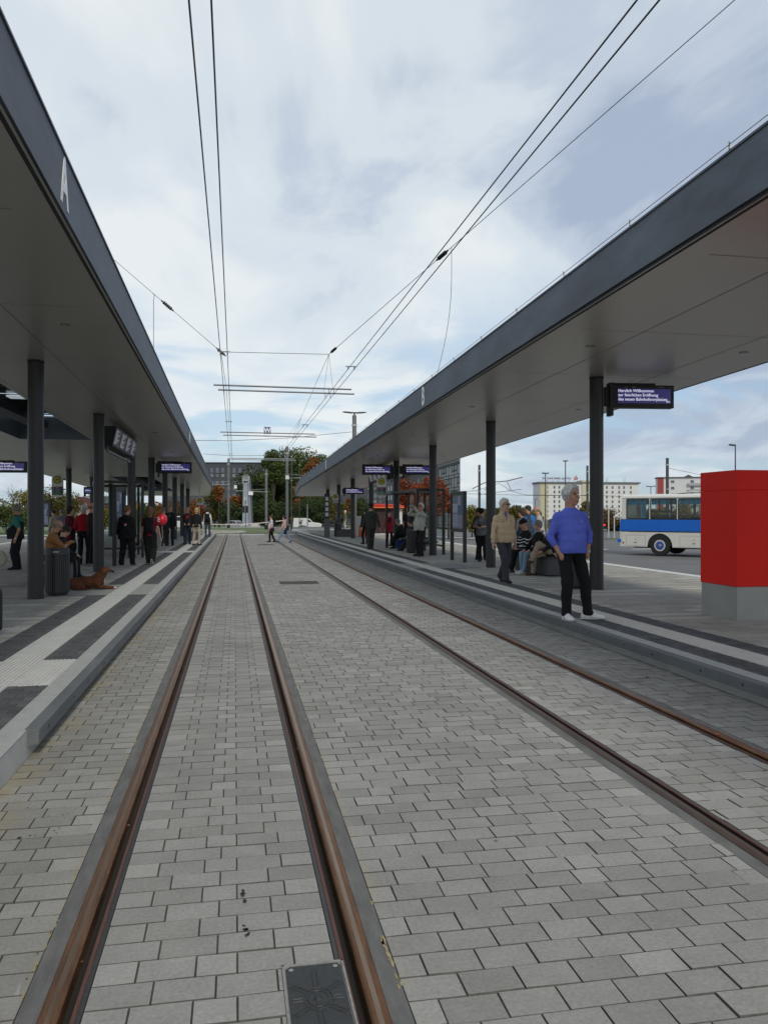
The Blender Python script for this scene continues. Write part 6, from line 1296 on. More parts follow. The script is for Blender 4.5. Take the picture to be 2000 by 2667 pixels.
mb = MB(); r_ = random.Random(2)
for k in range(26): a = r_.uniform(0, math.pi); d = r_.uniform(.1, .55); mb.cyl((-1.0, -.905, .75), (-1.0 + d * math.cos(a), -.905, .95 + d * math.sin(a) * 1.3), .02, n=4)
mb.cyl((-1.0, -.905, .4), (-1.0, -.905, .95), .05, n=5); mb.build('painted_tree', mat('decal_dark', (.05, .06, .04), .6), tv)
MB().prism([(-1.6, .36), (.2, .36), (-.3, .56), (-1.0, .68)], -.907, -.9045, Matrix(((1, 0, 0, 0), (0, 0, 1, 0), (0, 1, 0, 0), (0, 0, 0, 1)))).build('painted_ground', mat('decal_green', (.03, .09, .05), .6), tv)
car(872, 128, 'dark car right of the white van, seen between the columns', (.02, .022, .025), 'car', 0, 4.2)
car(1592, 130, 'silver car by the distant bushes between the column and the bus', (.35, .36, .37), 'car', 0, 4.1)
car(482, 62.5 + 20, 'white car bonnet glimpsed behind the people at the far left kerb', (.6, .6, .6), 'car', 0, 4.1)
# pylon with its lattice crest
def pylon():
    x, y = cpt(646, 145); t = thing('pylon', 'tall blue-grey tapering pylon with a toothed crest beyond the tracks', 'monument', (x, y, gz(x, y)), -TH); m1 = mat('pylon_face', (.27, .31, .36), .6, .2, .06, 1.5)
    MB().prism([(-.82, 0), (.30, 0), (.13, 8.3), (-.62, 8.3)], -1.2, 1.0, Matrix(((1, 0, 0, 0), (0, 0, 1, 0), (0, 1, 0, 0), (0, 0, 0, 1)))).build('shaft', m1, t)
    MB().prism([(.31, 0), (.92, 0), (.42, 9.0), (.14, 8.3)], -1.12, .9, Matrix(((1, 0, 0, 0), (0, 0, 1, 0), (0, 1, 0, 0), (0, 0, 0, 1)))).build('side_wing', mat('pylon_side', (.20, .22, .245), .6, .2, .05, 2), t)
    mb = MB()
    for k in range(5): mb.box((-.55 + .22 * k, -1.0, 9.0 + (.25 if k % 2 else 0)), (.10, .2, 1.2))
    mb.box((-.1, -1.0, 8.75), (1.1, .3, .2)); mb.box((-.78, -1.0, 8.8), (.1, .3, 1.5)); mb.box((.38, -1.0, 8.8), (.1, .3, 1.2), (0, R(12), 0)); mb.build('crest', mat('crest_pale', (.38, .40, .42), .6), t)
    MB().box((.75, -1.3, 6.4), (.8, .3, .7)).build('floodlight_box', mat('box_white', (.72, .72, .70), .6), t)
    MB().span(-1.6, 2.6, -2.2, 2, 0, .5).build('base_step', M_conc2, t); MB().span(.9, 2.2, -2.0, 0, .5, 1.0).build('stone_block', M_conc, t)
pylon()
t = thing('traffic_signal', 'black traffic signal with a white hand sign on a pale pole', 'traffic signal', cpt(640, 110.3) + (hgt(1376, 110),), -TH); MB().cyl((0, 0, 0), (0, 0, 4.0), .05, n=8).build('pole', M_conc, t)
for sx in (-.22, .22): MB().box((sx, -.12, 2.6), (.26, .2, .95)).build('signal_head', M_black, t)
MB().box((0, -.1, 4.1), (.28, .05, .5)).build('sign_plate', mat('box_white', (.72, .72, .70), .6), t); MB().box((.12, -.2, 3.25), (.2, .1, .12)).build('signal_cap', mat('box_white', (.72, .72, .70), .6), t)
for u, v, z, w, lab in ((614, 1268, 92, 6.5, 'left white sign plate hanging in front of the dark building'),):
    o = MB().box((0, 0, 0), (w * z / FP, .05, 8.5 * z / FP)).build('hanging_sign', mat('sign_lit', (.8, .8, .8), .5)); x, y = cpt(u, z); o.location = (x, y, hgt(v, z)); tag(o, lab, 'sign')
    wire('cross wire carrying the white sign plate by the left mast', [cpt(560, z) + (hgt(1266, z),), (x, y, hgt(1262, z)), cpt(690, 84) + (hgt(1264, 84),)], .02, 'cross wire', None, 'cross_wire')
# tape across the tracks
t = thing('barrier_tape', 'red and white striped tape stretched across the far end of the tracks', 'barrier tape', (0, 0, 0)); n = 110; z0 = 62
for k in (0, 1):
    mb = MB()
    for i in range(k, n, 2):
        f0, f1 = i / n, (i + 1) / n; P = []
        for f in (f0, f1): xx, yy = cpt(521 + 228 * f, z0 + 1.0 * f); P.append((xx, yy, .86 + .30 * f * f - .10 * math.sin(math.pi * f)))
        mb.quad((P[0][0], P[0][1], P[0][2] - .035), (P[1][0], P[1][1], P[1][2] - .035), (P[1][0], P[1][1], P[1][2] + .035), (P[0][0], P[0][1], P[0][2] + .035))
    mb.build('white_band' if k == 0 else 'red_band', mat('tape_white', (.75, .75, .73), .5) if k == 0 else mat('tape_red', (.40, .30, .29), .5), t)
# ------------------------------------------------------------------ boards, shelters, steles
M_frame = mat('frame_dark', (.028, .03, .032), .45, .3)
def glass_thin():
    m = bpy.data.materials.new('shelter_glass'); m.use_nodes = True; b = m.node_tree.nodes['Principled BSDF']; b.inputs['Base Color'].default_value = (.8, .86, .84, 1); b.inputs['Roughness'].default_value = .04; b.inputs['Transmission Weight'].default_value = 1; b.inputs['IOR'].default_value = 1.03; return m
M_glass = glass_thin()
def board(p0, p1, z0, z1, ztop, label, poster=True, tint=(.20, .25, .38)):
    """display case between two posts"""
    a, b = Vector(p0), Vector(p1); L = (b - a).length; t = thing('notice_board', label, 'notice board', (a.x, a.y, .194), math.atan2(b.y - a.y, b.x - a.x), 'notice boards on the platforms')
    for xx in (0, L): MB().span(xx - .04, xx + .04, -.05, .05, 0, ztop).build('post', M_frame, t, bevel=.004)
    mb = MB(); mb.span(.04, L - .04, -.045, .045, ztop - .10, ztop); mb.span(.04, L - .04, -.045, .045, z0 - .08, z0); mb.span(.045, .10, -.04, .04, z0, ztop - .1); mb.span(L - .10, L - .045, -.04, .04, z0, ztop - .1); mb.build('frame', M_frame, t)
    MB().span(.10, L - .10, -.02, .03, z0, ztop - .1).build('case_back', mat('case_back', (.10, .105, .11), .4), t)
    r = random.Random(len(label)); w = L - .26; hh = ztop - .1 - z0
    for k, (fx0, fx1, fz0, fz1, c) in enumerate(((0, .55, .05, .45, (.30, .31, .40)), (.57, 1, .05, .42, (.24, .25, .35)), (0, .5, .48, .75, (.36, .39, .45)), (.52, 1, .45, .92, (.06, .12, .28)), (0, .5, .78, .97, (.17, .19, .24)), (.55, .8, .70, .97, (.35, .38, .42)))):
        MB().span(.13 + w * fx0, .13 + w * fx1, -.024 - .0006 * k, -.0205, z0 + hh * fz0, z0 + hh * fz1).build('poster', mat('poster_%d' % int(c[0] * 100 + c[2] * 10), c, .5, 0, .5, 9), t)
    return t
a = at(1177, 1459, .194); b = at(1210, 1465.5, .194); board(a, b, .98, 2.1, 2.13, 'dark framed notice board with blue and white posters beside the second right column')
a = at(299, 1474, .194); board(a, (a[0] + .10, a[1] + .85), .95, 2.0, 2.2, 'dark notice board with posters seen edge-on behind the person in the cape')
a = at(112, 1418, .194); board(a, (a[0] + .42, a[1] - .25), .9, 2.0, 2.05, 'grey-green notice board in the shade behind the nearest left column')
def shelter(x, y, rz, L, D, label, Hs=2.55, end=True):
    t = thing('wind_shelter', label, 'shelter', (x, y, .194), rz, 'glass wind shelters on the platforms')
    for xx, yy in ((0, 0), (L, 0), (0, D), (L, D), (L / 2, 0)): MB().span(xx - .045, xx + .045, yy - .045, yy + .045, 0, Hs).build('post', M_frame, t)
    mb = MB(); mb.span(0, L, -.04, .04, Hs - .09, Hs - .002); mb.span(0, L, D - .04, D + .04, Hs - .09, Hs - .002); mb.span(-.04, .04, .045, D - .045, Hs - .09, Hs - .002); mb.span(L - .04, L + .04, .045, D - .045, Hs - .09, Hs - .002); mb.span(0, L, -.03, .03, .28, .34); (mb.span(-.03, .03, .04, D - .04, .28, .34) if end else None); mb.build('rail', M_frame, t)
    MB().span(.05, L / 2 - .05, -.006, .006, .36, Hs - .12).build('glass_pane', M_glass, t); MB().span(L / 2 + .05, L - .05, -.006, .006, .36, Hs - .12).build('glass_pane', M_glass, t); (MB().span(-.006, .006, .05, D - .05, .36, Hs - .12).build('glass_pane', M_glass, t) if end else None)
    mb = MB()
    for k in range(18): mb.span(.05, L - .05, -.009, -.0065, .45 + k * .035, .455 + k * .035); mb.span(.05, L - .05, -.009, -.0065, 1.35 + k * .03, 1.353 + k * .03)
    mb.build('frosted_lines', mat('frost', (.35, .37, .36), .6), t)
    MB().span(.2, L - .2, .15, .55, .42, .47).build('seat', mat('bench_slats', (.04, .035, .03), .6), t); return t
shelter(7.28, 27.5, R(90), 5.8, .95, 'dark framed glass shelter between two right columns, people seated inside', 2.35, False)
x, y = at(372, 1452, .194); shelter(x, y, R(100), 4.2, 1.5, 'dark framed glass shelter on platform A behind the red-blond woman')
def stele(u, v, z, wpx, vtop, label, n=4):
    x, y = cpt(u, z); w = wpx * z / FP; h = hgt(vtop, z) - .194; t = thing('information_stele', label, 'information pillar', (x, y, .194), -TH, 'information pillars'); MB().span(-w / 2, w / 2, -.1, .1, 0, h).build('slab', M_frame, t, bevel=.01); MB().span(-w / 2 - .01, w / 2 + .01, -.115, -.102, 0, h * .42).build('lower_panel', mat('stele_grey', (.10, .105, .11), .6), t)
    for k in range(n): zz = h * (.48 + .12 * k); MB().span(-w * .3, w * .3, -.108, -.1015, zz, zz + h * .085).build('notice', mat('paper', (.55, .56, .55), .6, 0, .2, 20), t)
stele(852, 1392, 49.5, 14, 1286, 'dark information pillar with white notices by the farthest right columns')
def block(u, v, z, wpx, hm, label):
    x, y = at(u, v, .194); w = wpx * z / FP; t = thing('bench', label, 'bench', (x, y, .194), -TH, 'low dark benches'); MB().span(-w / 2, w / 2, -.25, .25, 0, hm - .05).build('base', mat('bench_grey', (.07, .072, .076), .7, 0, .15, 6), t, bevel=.01); MB().span(-w / 2 + .01, w / 2 - .01, -.25, .25, hm - .046, hm).build('seat', mat('bench_slats', (.04, .035, .03), .6), t)
block(900, 1398, 50, 46, .48, 'low dark bench beside a far bin on platform B'); x, y = cpt(880, 50.6); bin_(x, y, .24, .9, 'dark litter bin beside the far bench on platform B')
block(500, 1408, 43, 28, .48, 'low dark bench by the far columns of platform A')
# delivery truck / stall with orange roof, striped barrier, orange cabinet
x, y = cpt(1005, 56); t = thing('food_stall', 'dark trailer stall with a bright red and orange roof edge behind the woman in red', 'stall', (x, y, -.02), -TH); s = 56 / FP
MB().span(-1.15, 1.15, 0, 2.0, .3, 2.05).build('cabin', mat('stall_dark', (.03, .012, .012), .5), t); MB().prism([(-1.2, 2.05), (1.3, 2.05), (1.25, 2.22), (.9, 2.32), (-.8, 2.36), (-1.2, 2.22)], -.35, 2.1, Matrix(((1, 0, 0, 0), (0, 0, 1, 0), (0, 1, 0, 0), (0, 0, 0, 1)))).build('roof', mat('stall_red', (.50, .03, .015), .4), t, bevel=.03)
MB().span(-1.18, 1.26, -.37, -.352, 2.07, 2.13).build('roof_stripe', mat('stall_orange', (.75, .22, .04), .4), t); MB().span(.85, 1.14, -.02, -.002, .5, 2.0).build('side_strip', mat('stall_white', (.6, .6, .6), .5), t); MB().span(-1.3, 1.5, -.4, -.1, .12, .28).build('sill', mat('stall_white', (.6, .6, .6), .5), t)
for s_ in (-.7, .7): MB().cyl((s_, .05, .3), (s_, .3, .3), .3, n=16).build('wheel', mat('rubber', (.012,) * 3), t)
x, y = cpt(1062, 40); t = thing('striped_barrier', 'black and white striped barrier board behind the bald man in the black T-shirt', 'barrier', (x, y, -.02), -TH); MB().span(-.55, .55, -.02, .02, .75, 1.15).build('board', M_black, t)
for k in range(8): MB().span(-.52 + k * .14, -.46 + k * .14, -.026, -.0205, .76, 1.14).build('white_bar', mat('bar_white', (.7, .7, .7), .6), t)
for s_ in (-.5, .5): MB().span(s_ - .03, s_ + .03, -.018, .018, 0, .745).build('leg', M_black, t)
x, y = cpt(944, 50); t = thing('sand_bin', 'small orange container under canopy B beside the dark green jacket', 'container', (x, y, .194), -TH); MB().box((0, 0, .33), (.5, .5, .62), taper=.85).build('tub', mat('tub_orange', (.50, .10, .03), .5), t, bevel=.03); MB().box((0, 0, .68), (.48, .48, .07)).build('lid', mat('tub_orange', (.5, .1, .03)), t, bevel=.02)
x, y = cpt(933, 52); t = thing('switch_cabinet', 'pale switch cabinet with yellow strip behind the bench on platform B', 'cabinet', (x, y, .0), -TH); MB().span(-.22, .22, -.15, .15, 0, 1.5).build('housing', mat('cabinet_pale', (.5, .51, .5), .6), t); MB().span(-.20, .20, -.155, -.151, .1, 1.4).build('door', mat('cabinet_door', (.46, .47, .46), .6), t); MB().span(-.24, -.18, -.17, -.152, .2, 2.3).build('yellow_strip', mat('strip_yellow', (.6, .4, .03), .5), t)
for u, v in ((933, 1315), (945, 1315)): pass
# ------------------------------------------------------------------ buildings
def local_frame(u0, z0, u1, z1, zb):
    a = Vector(cpt(u0, z0)); b = Vector(cpt(u1, z1)); return a, (b - a).length, math.atan2(b.y - a.y, b.x - a.x)
M_pane = mat('window_pane', (.10, .12, .14), .15, 0, .3, .4); M_pane2 = mat('window_pane_pale', (.26, .29, .32), .25, 0, .3, .5); M_fr = mat('window_frame_grey', (.16, .17, .18), .5)
def windows(t, cells, m_frame, m_pane, dep=.02, fr=.08, name='window'):
    for (x0, x1, z0, z1) in cells:
        mb = MB()
        mb.span(x0, x1, -dep - .04, -.003, z0, z0 + fr); mb.span(x0, x1, -dep - .04, -.003, z1 - fr, z1); mb.span(x0, x0 + fr, -dep - .04, -.003, z0 + fr, z1 - fr); mb.span(x1 - fr, x1, -dep - .04, -.003, z0 + fr, z1 - fr)
        w = mb.build(name, m_frame, t); MB().span(x0 + fr, x1 - fr, -dep, -.004, z0 + fr, z1 - fr).build('pane', m_pane, w)
# dark brick office block
a, L, rz = local_frame(430, 215, 1000, 217, 0); t = thing('office_building', 'long dark brick office block with flat roof behind the central trees', 'building', (a.x, a.y, -1.05), rz); k_ = 215 / FP
ht = hgt(1206, 215) + 1.05; brick = mat('brick_dark', (.062, .068, .082), .9, 0, .22, 1.4, .3, 3)
MB().span(0, L, 0, 14, 0, ht).build('wall', brick, t); MB().span(-.2, L + .2, -.25, 14, ht + .003, ht + .25).build('roof_edge', mat('coping', (.09, .10, .12)), t)
cells = []; cells2 = []
for u in list(np.arange(551, 700, 14.6)) + list(np.arange(962, 995, 14.6)):
    x0 = (u - 430) * k_ - .5
    for f in range(3):
        v = 1217 + 33.7 * f; za, zb = hgt(v + 15, 215) + 1.05, hgt(v, 215) + 1.05; cells.append((x0, x0 + 1.0, za, zb)); zc_, zd = hgt(v + 26, 215) + 1.05, hgt(v + 16.5, 215) + 1.05; cells2.append((x0, x0 + 1.0, zc_, zd))
windows(t, cells, mat('frame_shadow', (.03, .03, .035), .6), mat('pane_slate', (.12, .14, .18), .15, 0, .3, .3)); windows(t, cells2[::2] , mat('frame_shadow', (.03, .03, .035)), mat('sky_glow2', (.22, .235, .24), .3)); windows(t, cells2[1::2], mat('frame_shadow', (.03, .03, .035)), mat('pane_mid', (.12, .13, .14), .3))
def ray_block(a, L, rz, t, ht, name, m):
    # wedge-shaped plan: the side walls run straight away from the square
    c, s = math.cos(rz), math.sin(rz); b = Vector((a.x + L * c, a.y + L * s)); P = [a, b, b * 1.10, a * 1.10]
    P = [((p.x - a.x) * c + (p.y - a.y) * s, -(p.x - a.x) * s + (p.y - a.y) * c) for p in P]
    MB().prism(P, 0, ht).build(name, m, t)
# receding wing with dark facade
a, L, rz = local_frame(985, 278, 1143, 169, 0); t = thing('office_building', 'dark panelled office wing with small bright windows behind the red maples', 'building', (a.x, a.y, -1.1), rz); ht = 11.8 + 1.1
ray_block(a, L, rz, t, ht, 'wall', mat('wing_dark', (.09, .10, .115), .8, 0, .12, .5))
cells = []
for i in range(int(L / 6.2)):
    for f in range(4): cells.append((2 + i * 6.2, 4.6 + i * 6.2, ht - 3.2 - 2.9 * f, ht - 1.6 - 2.9 * f))
windows(t, cells[::2], M_fr, M_pane2); windows(t, cells[1::2], M_fr, M_pane)
MB().span(-.3, L + .3, -.3, .5, ht + .003, ht + .4).build('roof_edge', mat('coping', (.09, .10, .12)), t)
# grid facade
a, L, rz = local_frame(1143, 169, 1198, 148.5, 0); t = thing('office_building', 'pale grey office building gridded with dark lines, behind the notice board', 'building', (a.x, a.y, -1.1), rz)
ray_block(a, L, rz, t, ht, 'wall', mat('wing_light', (.33, .34, .345), .6, 0, .05, .5)); MB().span(-.2, L + .25, -.3, -.01, ht - .5, ht + .3).build('roof_edge', mat('edge_grey', (.12, .125, .13), .6), t)
fh = 2.45; nb = 4; bw = L / nb; mb = MB(); cells = []
for f in range(5):
    z1 = ht - .75 - f * fh; z0 = z1 - 1.9
    for zz in (z0, z1): mb.span(0, L, -.06, -.003, zz - .06, zz + .06)
    for i in range(nb):
        x0 = i * bw; mb.span(x0 - .06, x0 + .06, -.065, -.002, z0 - .5, z1); mid = x0 + bw * .52; mb.span(mid - .05, mid + .05, -.058, -.003, z0, z1)
        sd = (x0, mid) if (i + f) % 2 else (mid, x0 + bw); mb.span(sd[0], sd[1], -.055, -.004, z0 + .6, z0 + .7); cells.append((sd[0] + .08, sd[1] - .08, z0 + .8, z1 - .1)); 
mb.span(L - .1, L + .02, -.065, 0, 0, ht - .5)
mb.build('mullions', mat('mullion_dark', (.03, .032, .035), .6), t); windows(t, cells, mat('mullion_dark', (.03, .03, .03)), mat('pane_pale', (.30, .33, .34), .2))
# blocks of flats
def flats(u0, z0, u1, z1, vroof, n_fl, fl, bays, label, wallc, endw=None, red=False):
    a, L, rz = local_frame(u0, z0, u1, z1, 0); zt = hgt(vroof, (z0 + z1) / 2); t = thing('apartment_building', label, 'building', (a.x, a.y, -1.5), rz); h = zt + 1.5
    MB().span(0, L, 0, 12, 0, h).build('wall', mat('render_' + str(int(wallc[0] * 100)), wallc, .9, 0, .04, .3), t); MB().span(-.5, L + .8, -.7, 12.5, h + .004, h + .9 if not red else h + .3).build('roof', mat('roof_grey', (.13, .135, .12), .8), t)
    if endw: MB().span(0.001, endw, -.15, .0, 0, h - .1).build('end_wall', mat('end_' + ('red' if red else 'yellow'), (.30, .06, .055) if red else (.46, .43, .29), .9), t)
    cells = []
    for f in range(n_fl):
        zt_ = h - 1.1 - fl * f
        for bx_ in bays: cells.append((bx_, bx_ + (1.15 if not red else 1.6), zt_ - (1.7 if not red else 1.35), zt_))
    windows(t, cells, mat('frame_white', (.5, .5, .5), .6), M_pane, fr=.12); return t, L, h
t, L, h = flats(1406, 425, 1662, 432, 1260, 7, 2.55, [3.4, 7.3, 10, 15.5, 20.4, 24.2, 29, 33, 36.5, 39.7, 43.4, 46.2, 50], 'long pale block of flats with rooftop lettering behind the man in blue', (.62, .62, .60), 4.0)
MB().span(23.0, 27.5, -.6, 8, 0, h + 1.8).build('stair_tower', mat('tower_yellow', (.50, .48, .36), .9), t)
for k in range(2): mb = MB(); mb.cyl((38 + k * 10, 3, h + .9), (38 + k * 10, 3, h + 3.0), .12, n=5); mb.cyl((38.8 + k * 10, 3, h + .9), (38.8 + k * 10, 3, h + 3.6), .08, n=5); mb.build('roof_aerial', mat('aerial_grey', (.3, .3, .3), .6), t)
ls = thing('rooftop_sign', 'red rooftop lettering with a small red emblem above the pale flats', 'lettering', (t.location.x, t.location.y, t.location.z + h + .9), t.rotation_euler.z)
rl = mat('letters_red', (.14, .03, .035), .6); text_mesh('lettering', 'Ihr Geld bleibt am Ort', 1.75, rl, ls, frame((9.0, -.5, 1.9), (1, 0, 0), (0, 0, 1)), .15, bold=.03, sx=.98)
MB().span(18.6, 20.6, -.5, -.3, 1.2, 2.5).build('emblem', mat('emblem_red', (.40, .01, .03), .5), ls); MB().sphere((19.7, -.4, 3.1), .35, 10, 6).build('emblem_dot', mat('emblem_red', (.4, .01, .03)), ls); MB().span(18.6, 20.1, -.52, -.505, 1.75, 1.9).build('emblem_line', mat('print_white', (.8, .75, .75), .6), ls)
mb = MB()
for k in range(7): mb.cyl((1 + k * 3, -.4, 0), (1 + k * 3, -.4, 1.2), .06, n=4); mb.cyl((1 + k * 3, 1.2, 0), (1 + k * 3, -.4, 1.4), .05, n=4)
mb.build('stand', mat('aerial_grey', (.3, .3, .3), .6), ls)
t, L, h = flats(1711, 350, 2010, 338, 1243, 6, 2.8, [5.5, 13.5, 17.8, 22.2, 27.5, 34.5, 40, 45], 'white block of flats with a red end wall behind the bus', (.60, .60, .60), 2.6, True)
for f in range(4): MB().span(12.6, 24, -1.0, -.02, h - 3.55 - 2.8 * f, h - 2.4 - 2.8 * f).build('balcony', mat('balcony_grey', (.36, .37, .38), .7), t)
for k in range(4): MB().prism([(11 + k * 7.4, 0), (14.6 + k * 7.4, 0), (12.8 + k * 7.4, .9)], -.2, 2, Matrix(((1, 0, 0, 0), (0, 0, 1, 0), (0, 1, 0, h + .35), (0, 0, 0, 1)))).build('roof_vent', mat('vent_brown', (.10, .07, .06), .8), t)
# shop on the left with white letters
a, L, rz = local_frame(120, 118, 262, 118, 0); t = thing('shop_building', 'low shop with dark red gable and white lettering seen under canopy A', 'building', (a.x, a.y, -.6), rz); k_ = 118 / FP; X = lambda u: (u - 120) * k_
MB().span(0, L, 0, 10, 0, 3.0).build('wall', mat('shop_wall', (.22, .19, .17), .9, 0, .1, 1), t); MB().prism([(X(150), 3.0), (X(270), 3.0), (X(270), 3.4), (X(213), 4.75), (X(206), 4.75), (X(165), 3.3)], -.2, 8, Matrix(((1, 0, 0, 0), (0, 0, 1, 0), (0, 1, 0, 0), (0, 0, 0, 1)))).build('roof', mat('shop_roof', (.10, .03, .035), .8), t)
MB().prism([(X(208), 4.9), (X(262), 3.8), (X(262), 4.9)], .5, 6, Matrix(((1, 0, 0, 0), (0, 0, 1, 0), (0, 1, 0, 0), (0, 0, 0, 1)))).build('rear_roof', mat('roof_grey2', (.22, .24, .25), .8), t)
text_mesh('shop_sign', 'hyperwelt', .72, mat('letters_white', (.75, .75, .74), .6), t, frame((X(204), -.3, 3.45), (1, 0, 0), (0, 0, 1)), .1, bold=.02)
windows(t, [(X(168) + k * 1.0, X(168) + k * 1.0 + .7, 1.2, 2.2) for k in range(5)], mat('frame_white', (.5, .5, .5)), M_pane2)
# ------------------------------------------------------------------ trees
def leaf_mat(name, c0, c1):
    m = bpy.data.materials.new(name); m.use_nodes = True; nt = m.node_tree; N = nt.nodes; L = nt.links; b = N['Principled BSDF']; b.inputs['Roughness'].default_value = .75; b.inputs['Specular IOR Level'].default_value = .2
    a_ = N.new('ShaderNodeAttribute'); a_.attribute_name = 'tone'; mx = N.new('ShaderNodeMix'); mx.data_type = 'RGBA'; L.new(a_.outputs['Fac'], mx.inputs[0]); mx.inputs[6].default_value = (*c0, 1); mx.inputs[7].default_value = (*c1, 1); L.new(mx.outputs[2], b.inputs['Base Color']); return m
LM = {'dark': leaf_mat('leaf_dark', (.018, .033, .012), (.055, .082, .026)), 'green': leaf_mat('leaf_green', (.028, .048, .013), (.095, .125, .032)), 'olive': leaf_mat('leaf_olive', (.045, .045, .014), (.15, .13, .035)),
      'yellow': leaf_mat('leaf_yellow', (.08, .08, .018), (.26, .21, .04)), 'orange': leaf_mat('leaf_orange', (.095, .038, .012), (.29, .115, .026)), 'red': leaf_mat('leaf_red', (.12, .028, .013), (.32, .08, .026)), 'brown': leaf_mat('leaf_brown', (.06, .042, .016), (.17, .10, .033)), 'bare': leaf_mat('leaf_bare', (.12, .105, .085), (.2, .18, .15))}
M_bark = mat('bark', (.05, .042, .035), .95, 0, .3, 6, .4, 20)
def tree(u, vtop, z, wpx, kind, label, vbot=None, n=5200, ls=None, low=.22, name='tree', gaps=.75, cl=26, group=None):
    x, y = cpt(u, z); zb = gz(x, y) if vbot is None else hgt(vbot, z); Ht = hgt(vtop, z) - zb; rx = wpx * z / FP / 2; t = thing(name, label, 'tree' if name == 'tree' else 'shrub', (x, y, zb), 0, group); r = np.random.default_rng(int(u * 7 + vtop + z))
    z0 = Ht * low; cz = (Ht + z0) / 2; rz_ = (Ht - z0) / 2; C_ = []
    while len(C_) < cl:
        p = r.uniform(-1, 1, 3); d = np.linalg.norm(p)
        if d < 1 and d > .25: C_.append(p * np.array([rx, rx * .8, rz_]) * .80 + np.array([0, 0, cz]))
    C_ = np.array(C_); cr = r.uniform(.26, .42, cl) * min(rx, rz_) * 1.25; cr[:] = np.maximum(cr, .25); tn = r.uniform(-.25, .25, cl)
    k = r.integers(0, cl, n); d = r.normal(0, 1, (n, 3)); d /= np.linalg.norm(d, axis=1)[:, None]; rad = r.uniform(.35, 1.0, n) ** .6; P = C_[k] + d * (rad * cr[k])[:, None] * np.array([1.15, 1.15, .85]); P[:, 2] = np.clip(P[:, 2], .05, None)
    n_ = n; ls = ls or max(.12, .0023 * z); s = r.uniform(.6, 1.3, n) * ls; a = r.normal(0, 1, (n, 3)) + d * .6; a /= np.linalg.norm(a, axis=1)[:, None]; b = np.cross(a, r.normal(0, 1, (n, 3))); b /= np.linalg.norm(b, axis=1)[:, None] + 1e-9; c = np.cross(a, b)
    Q = np.stack([P - b * s[:, None] * .5, P - c * s[:, None] * .32 + b * s[:, None] * .05, P + b * s[:, None] * .5, P + c * s[:, None] * .32], 1).reshape(-1, 3)
    np_mesh('crown', Q, np.arange(n * 4).reshape(-1, 4), LM[kind], t, tone=np.clip(.45 + tn[k] + r.uniform(-.35, .35, n), 0, 1))
    mb = MB(); tr = max(.07, Ht * .018); mb.cyl((0, 0, -.1), (0, 0, z0 + .1), tr * 1.3, tr, n=10); top = Vector((0, 0, z0)); mb.cyl(top, (0, 0, Ht * .75), tr, tr * .3, n=8)
    for j in range(0, cl, 2): s0 = Vector((0, 0, z0 + (Ht - z0) * .5 * r.random())); e = Vector(C_[j]); m_ = s0.lerp(e, .5) + Vector((0, 0, .06 * Ht)); mb.cyl(s0, m_, tr * .45, tr * .3, n=5); mb.cyl(m_, e, tr * .3, tr * .1, n=5)
    mb.build('trunk', M_bark, t); return t
def bare_tree(u, vtop, z, wpx, label, vbot=None, dens=5):
    x, y = cpt(u, z); zb = gz(x, y) if vbot is None else hgt(vbot, z); Ht = hgt(vtop, z) - zb; t = thing('tree', label, 'tree', (x, y, zb)); r = random.Random(int(u)); mb = MB(); w = wpx * z / FP / 2
    def br(p, d, L, rad, k):
        q = p + d * L; mb.cyl(p, q, rad, rad * .6, n=5 if k < 2 else 3, caps=False)
        if k >= 5: return
        for i in range(3 if k < 4 else 2):
            nd = (d + Vector((r.uniform(-.8, .8), r.uniform(-.8, .8), r.uniform(-.1, .6)))).normalized(); br(q if i else p.lerp(q, .7), nd, L * r.uniform(.6, .8), rad * .6, k + 1)
    br(Vector((0, 0, 0)), Vector((0, 0, 1)), Ht * .30, Ht * .016, 0); mb.build('trunk', M_bark, t); return t
G1 = 'trees and tall shrubs round the square'
T = tree
T(18, 1300, 66, 190, 'green', 'broad green tree at the left edge, below the left display', n=9500, group=G1, low=.05, cl=34)
T(85, 1268, 72, 120, 'yellow', 'yellow-green tree directly behind the nearest left column', n=8000, group=G1, low=.08); bare_tree(60, 1232, 70, 120, 'bare twiggy tree top above the green bushes at left')
T(160, 1262, 70, 120, 'olive', 'olive tree behind the large shaded stop sign', n=8500, group=G1, low=.06); T(200, 1345, 62, 60, 'green', 'green bush left of the man in the red sweater', n=2000, name='shrub', low=.02, group=G1)
T(275, 1312, 84, 46, 'yellow', 'narrow yellow-brown tree between the second and third left columns', n=2500, low=.05, group=G1); bare_tree(255, 1262, 88, 50, 'bare dark branches showing right of the second left column')
T(374, 1303, 96, 60, 'dark', 'dark green tree behind the third and fourth left columns', n=2600, low=.05, group=G1); T(417, 1300, 100, 56, 'orange', 'orange tree behind the fifth left column', n=2600, low=.08, group=G1); T(455, 1300, 104, 50, 'brown', 'brownish tree behind the far left columns', n=2400, low=.05, group=G1)
T(507, 1298, 146, 66, 'orange', 'orange-brown tree beside the far stop sign with the red band', n=3400, low=.06, group=G1); T(560, 1258, 150, 66, 'olive', 'tall olive tree left of the left mast, orange at its top', n=4200, low=.04, group=G1); T(571, 1262, 146, 30, 'orange', 'small orange tree top against the dark office block', n=1200, low=.6, group=G1)
T(610, 1283, 148, 48, 'orange', 'orange-topped tree between the left mast and the pylon', n=2200, low=.35, group=G1); T(600, 1310, 146, 90, 'dark', 'dark bushy tree behind the silver hatchback', n=4200, low=.02, group=G1)
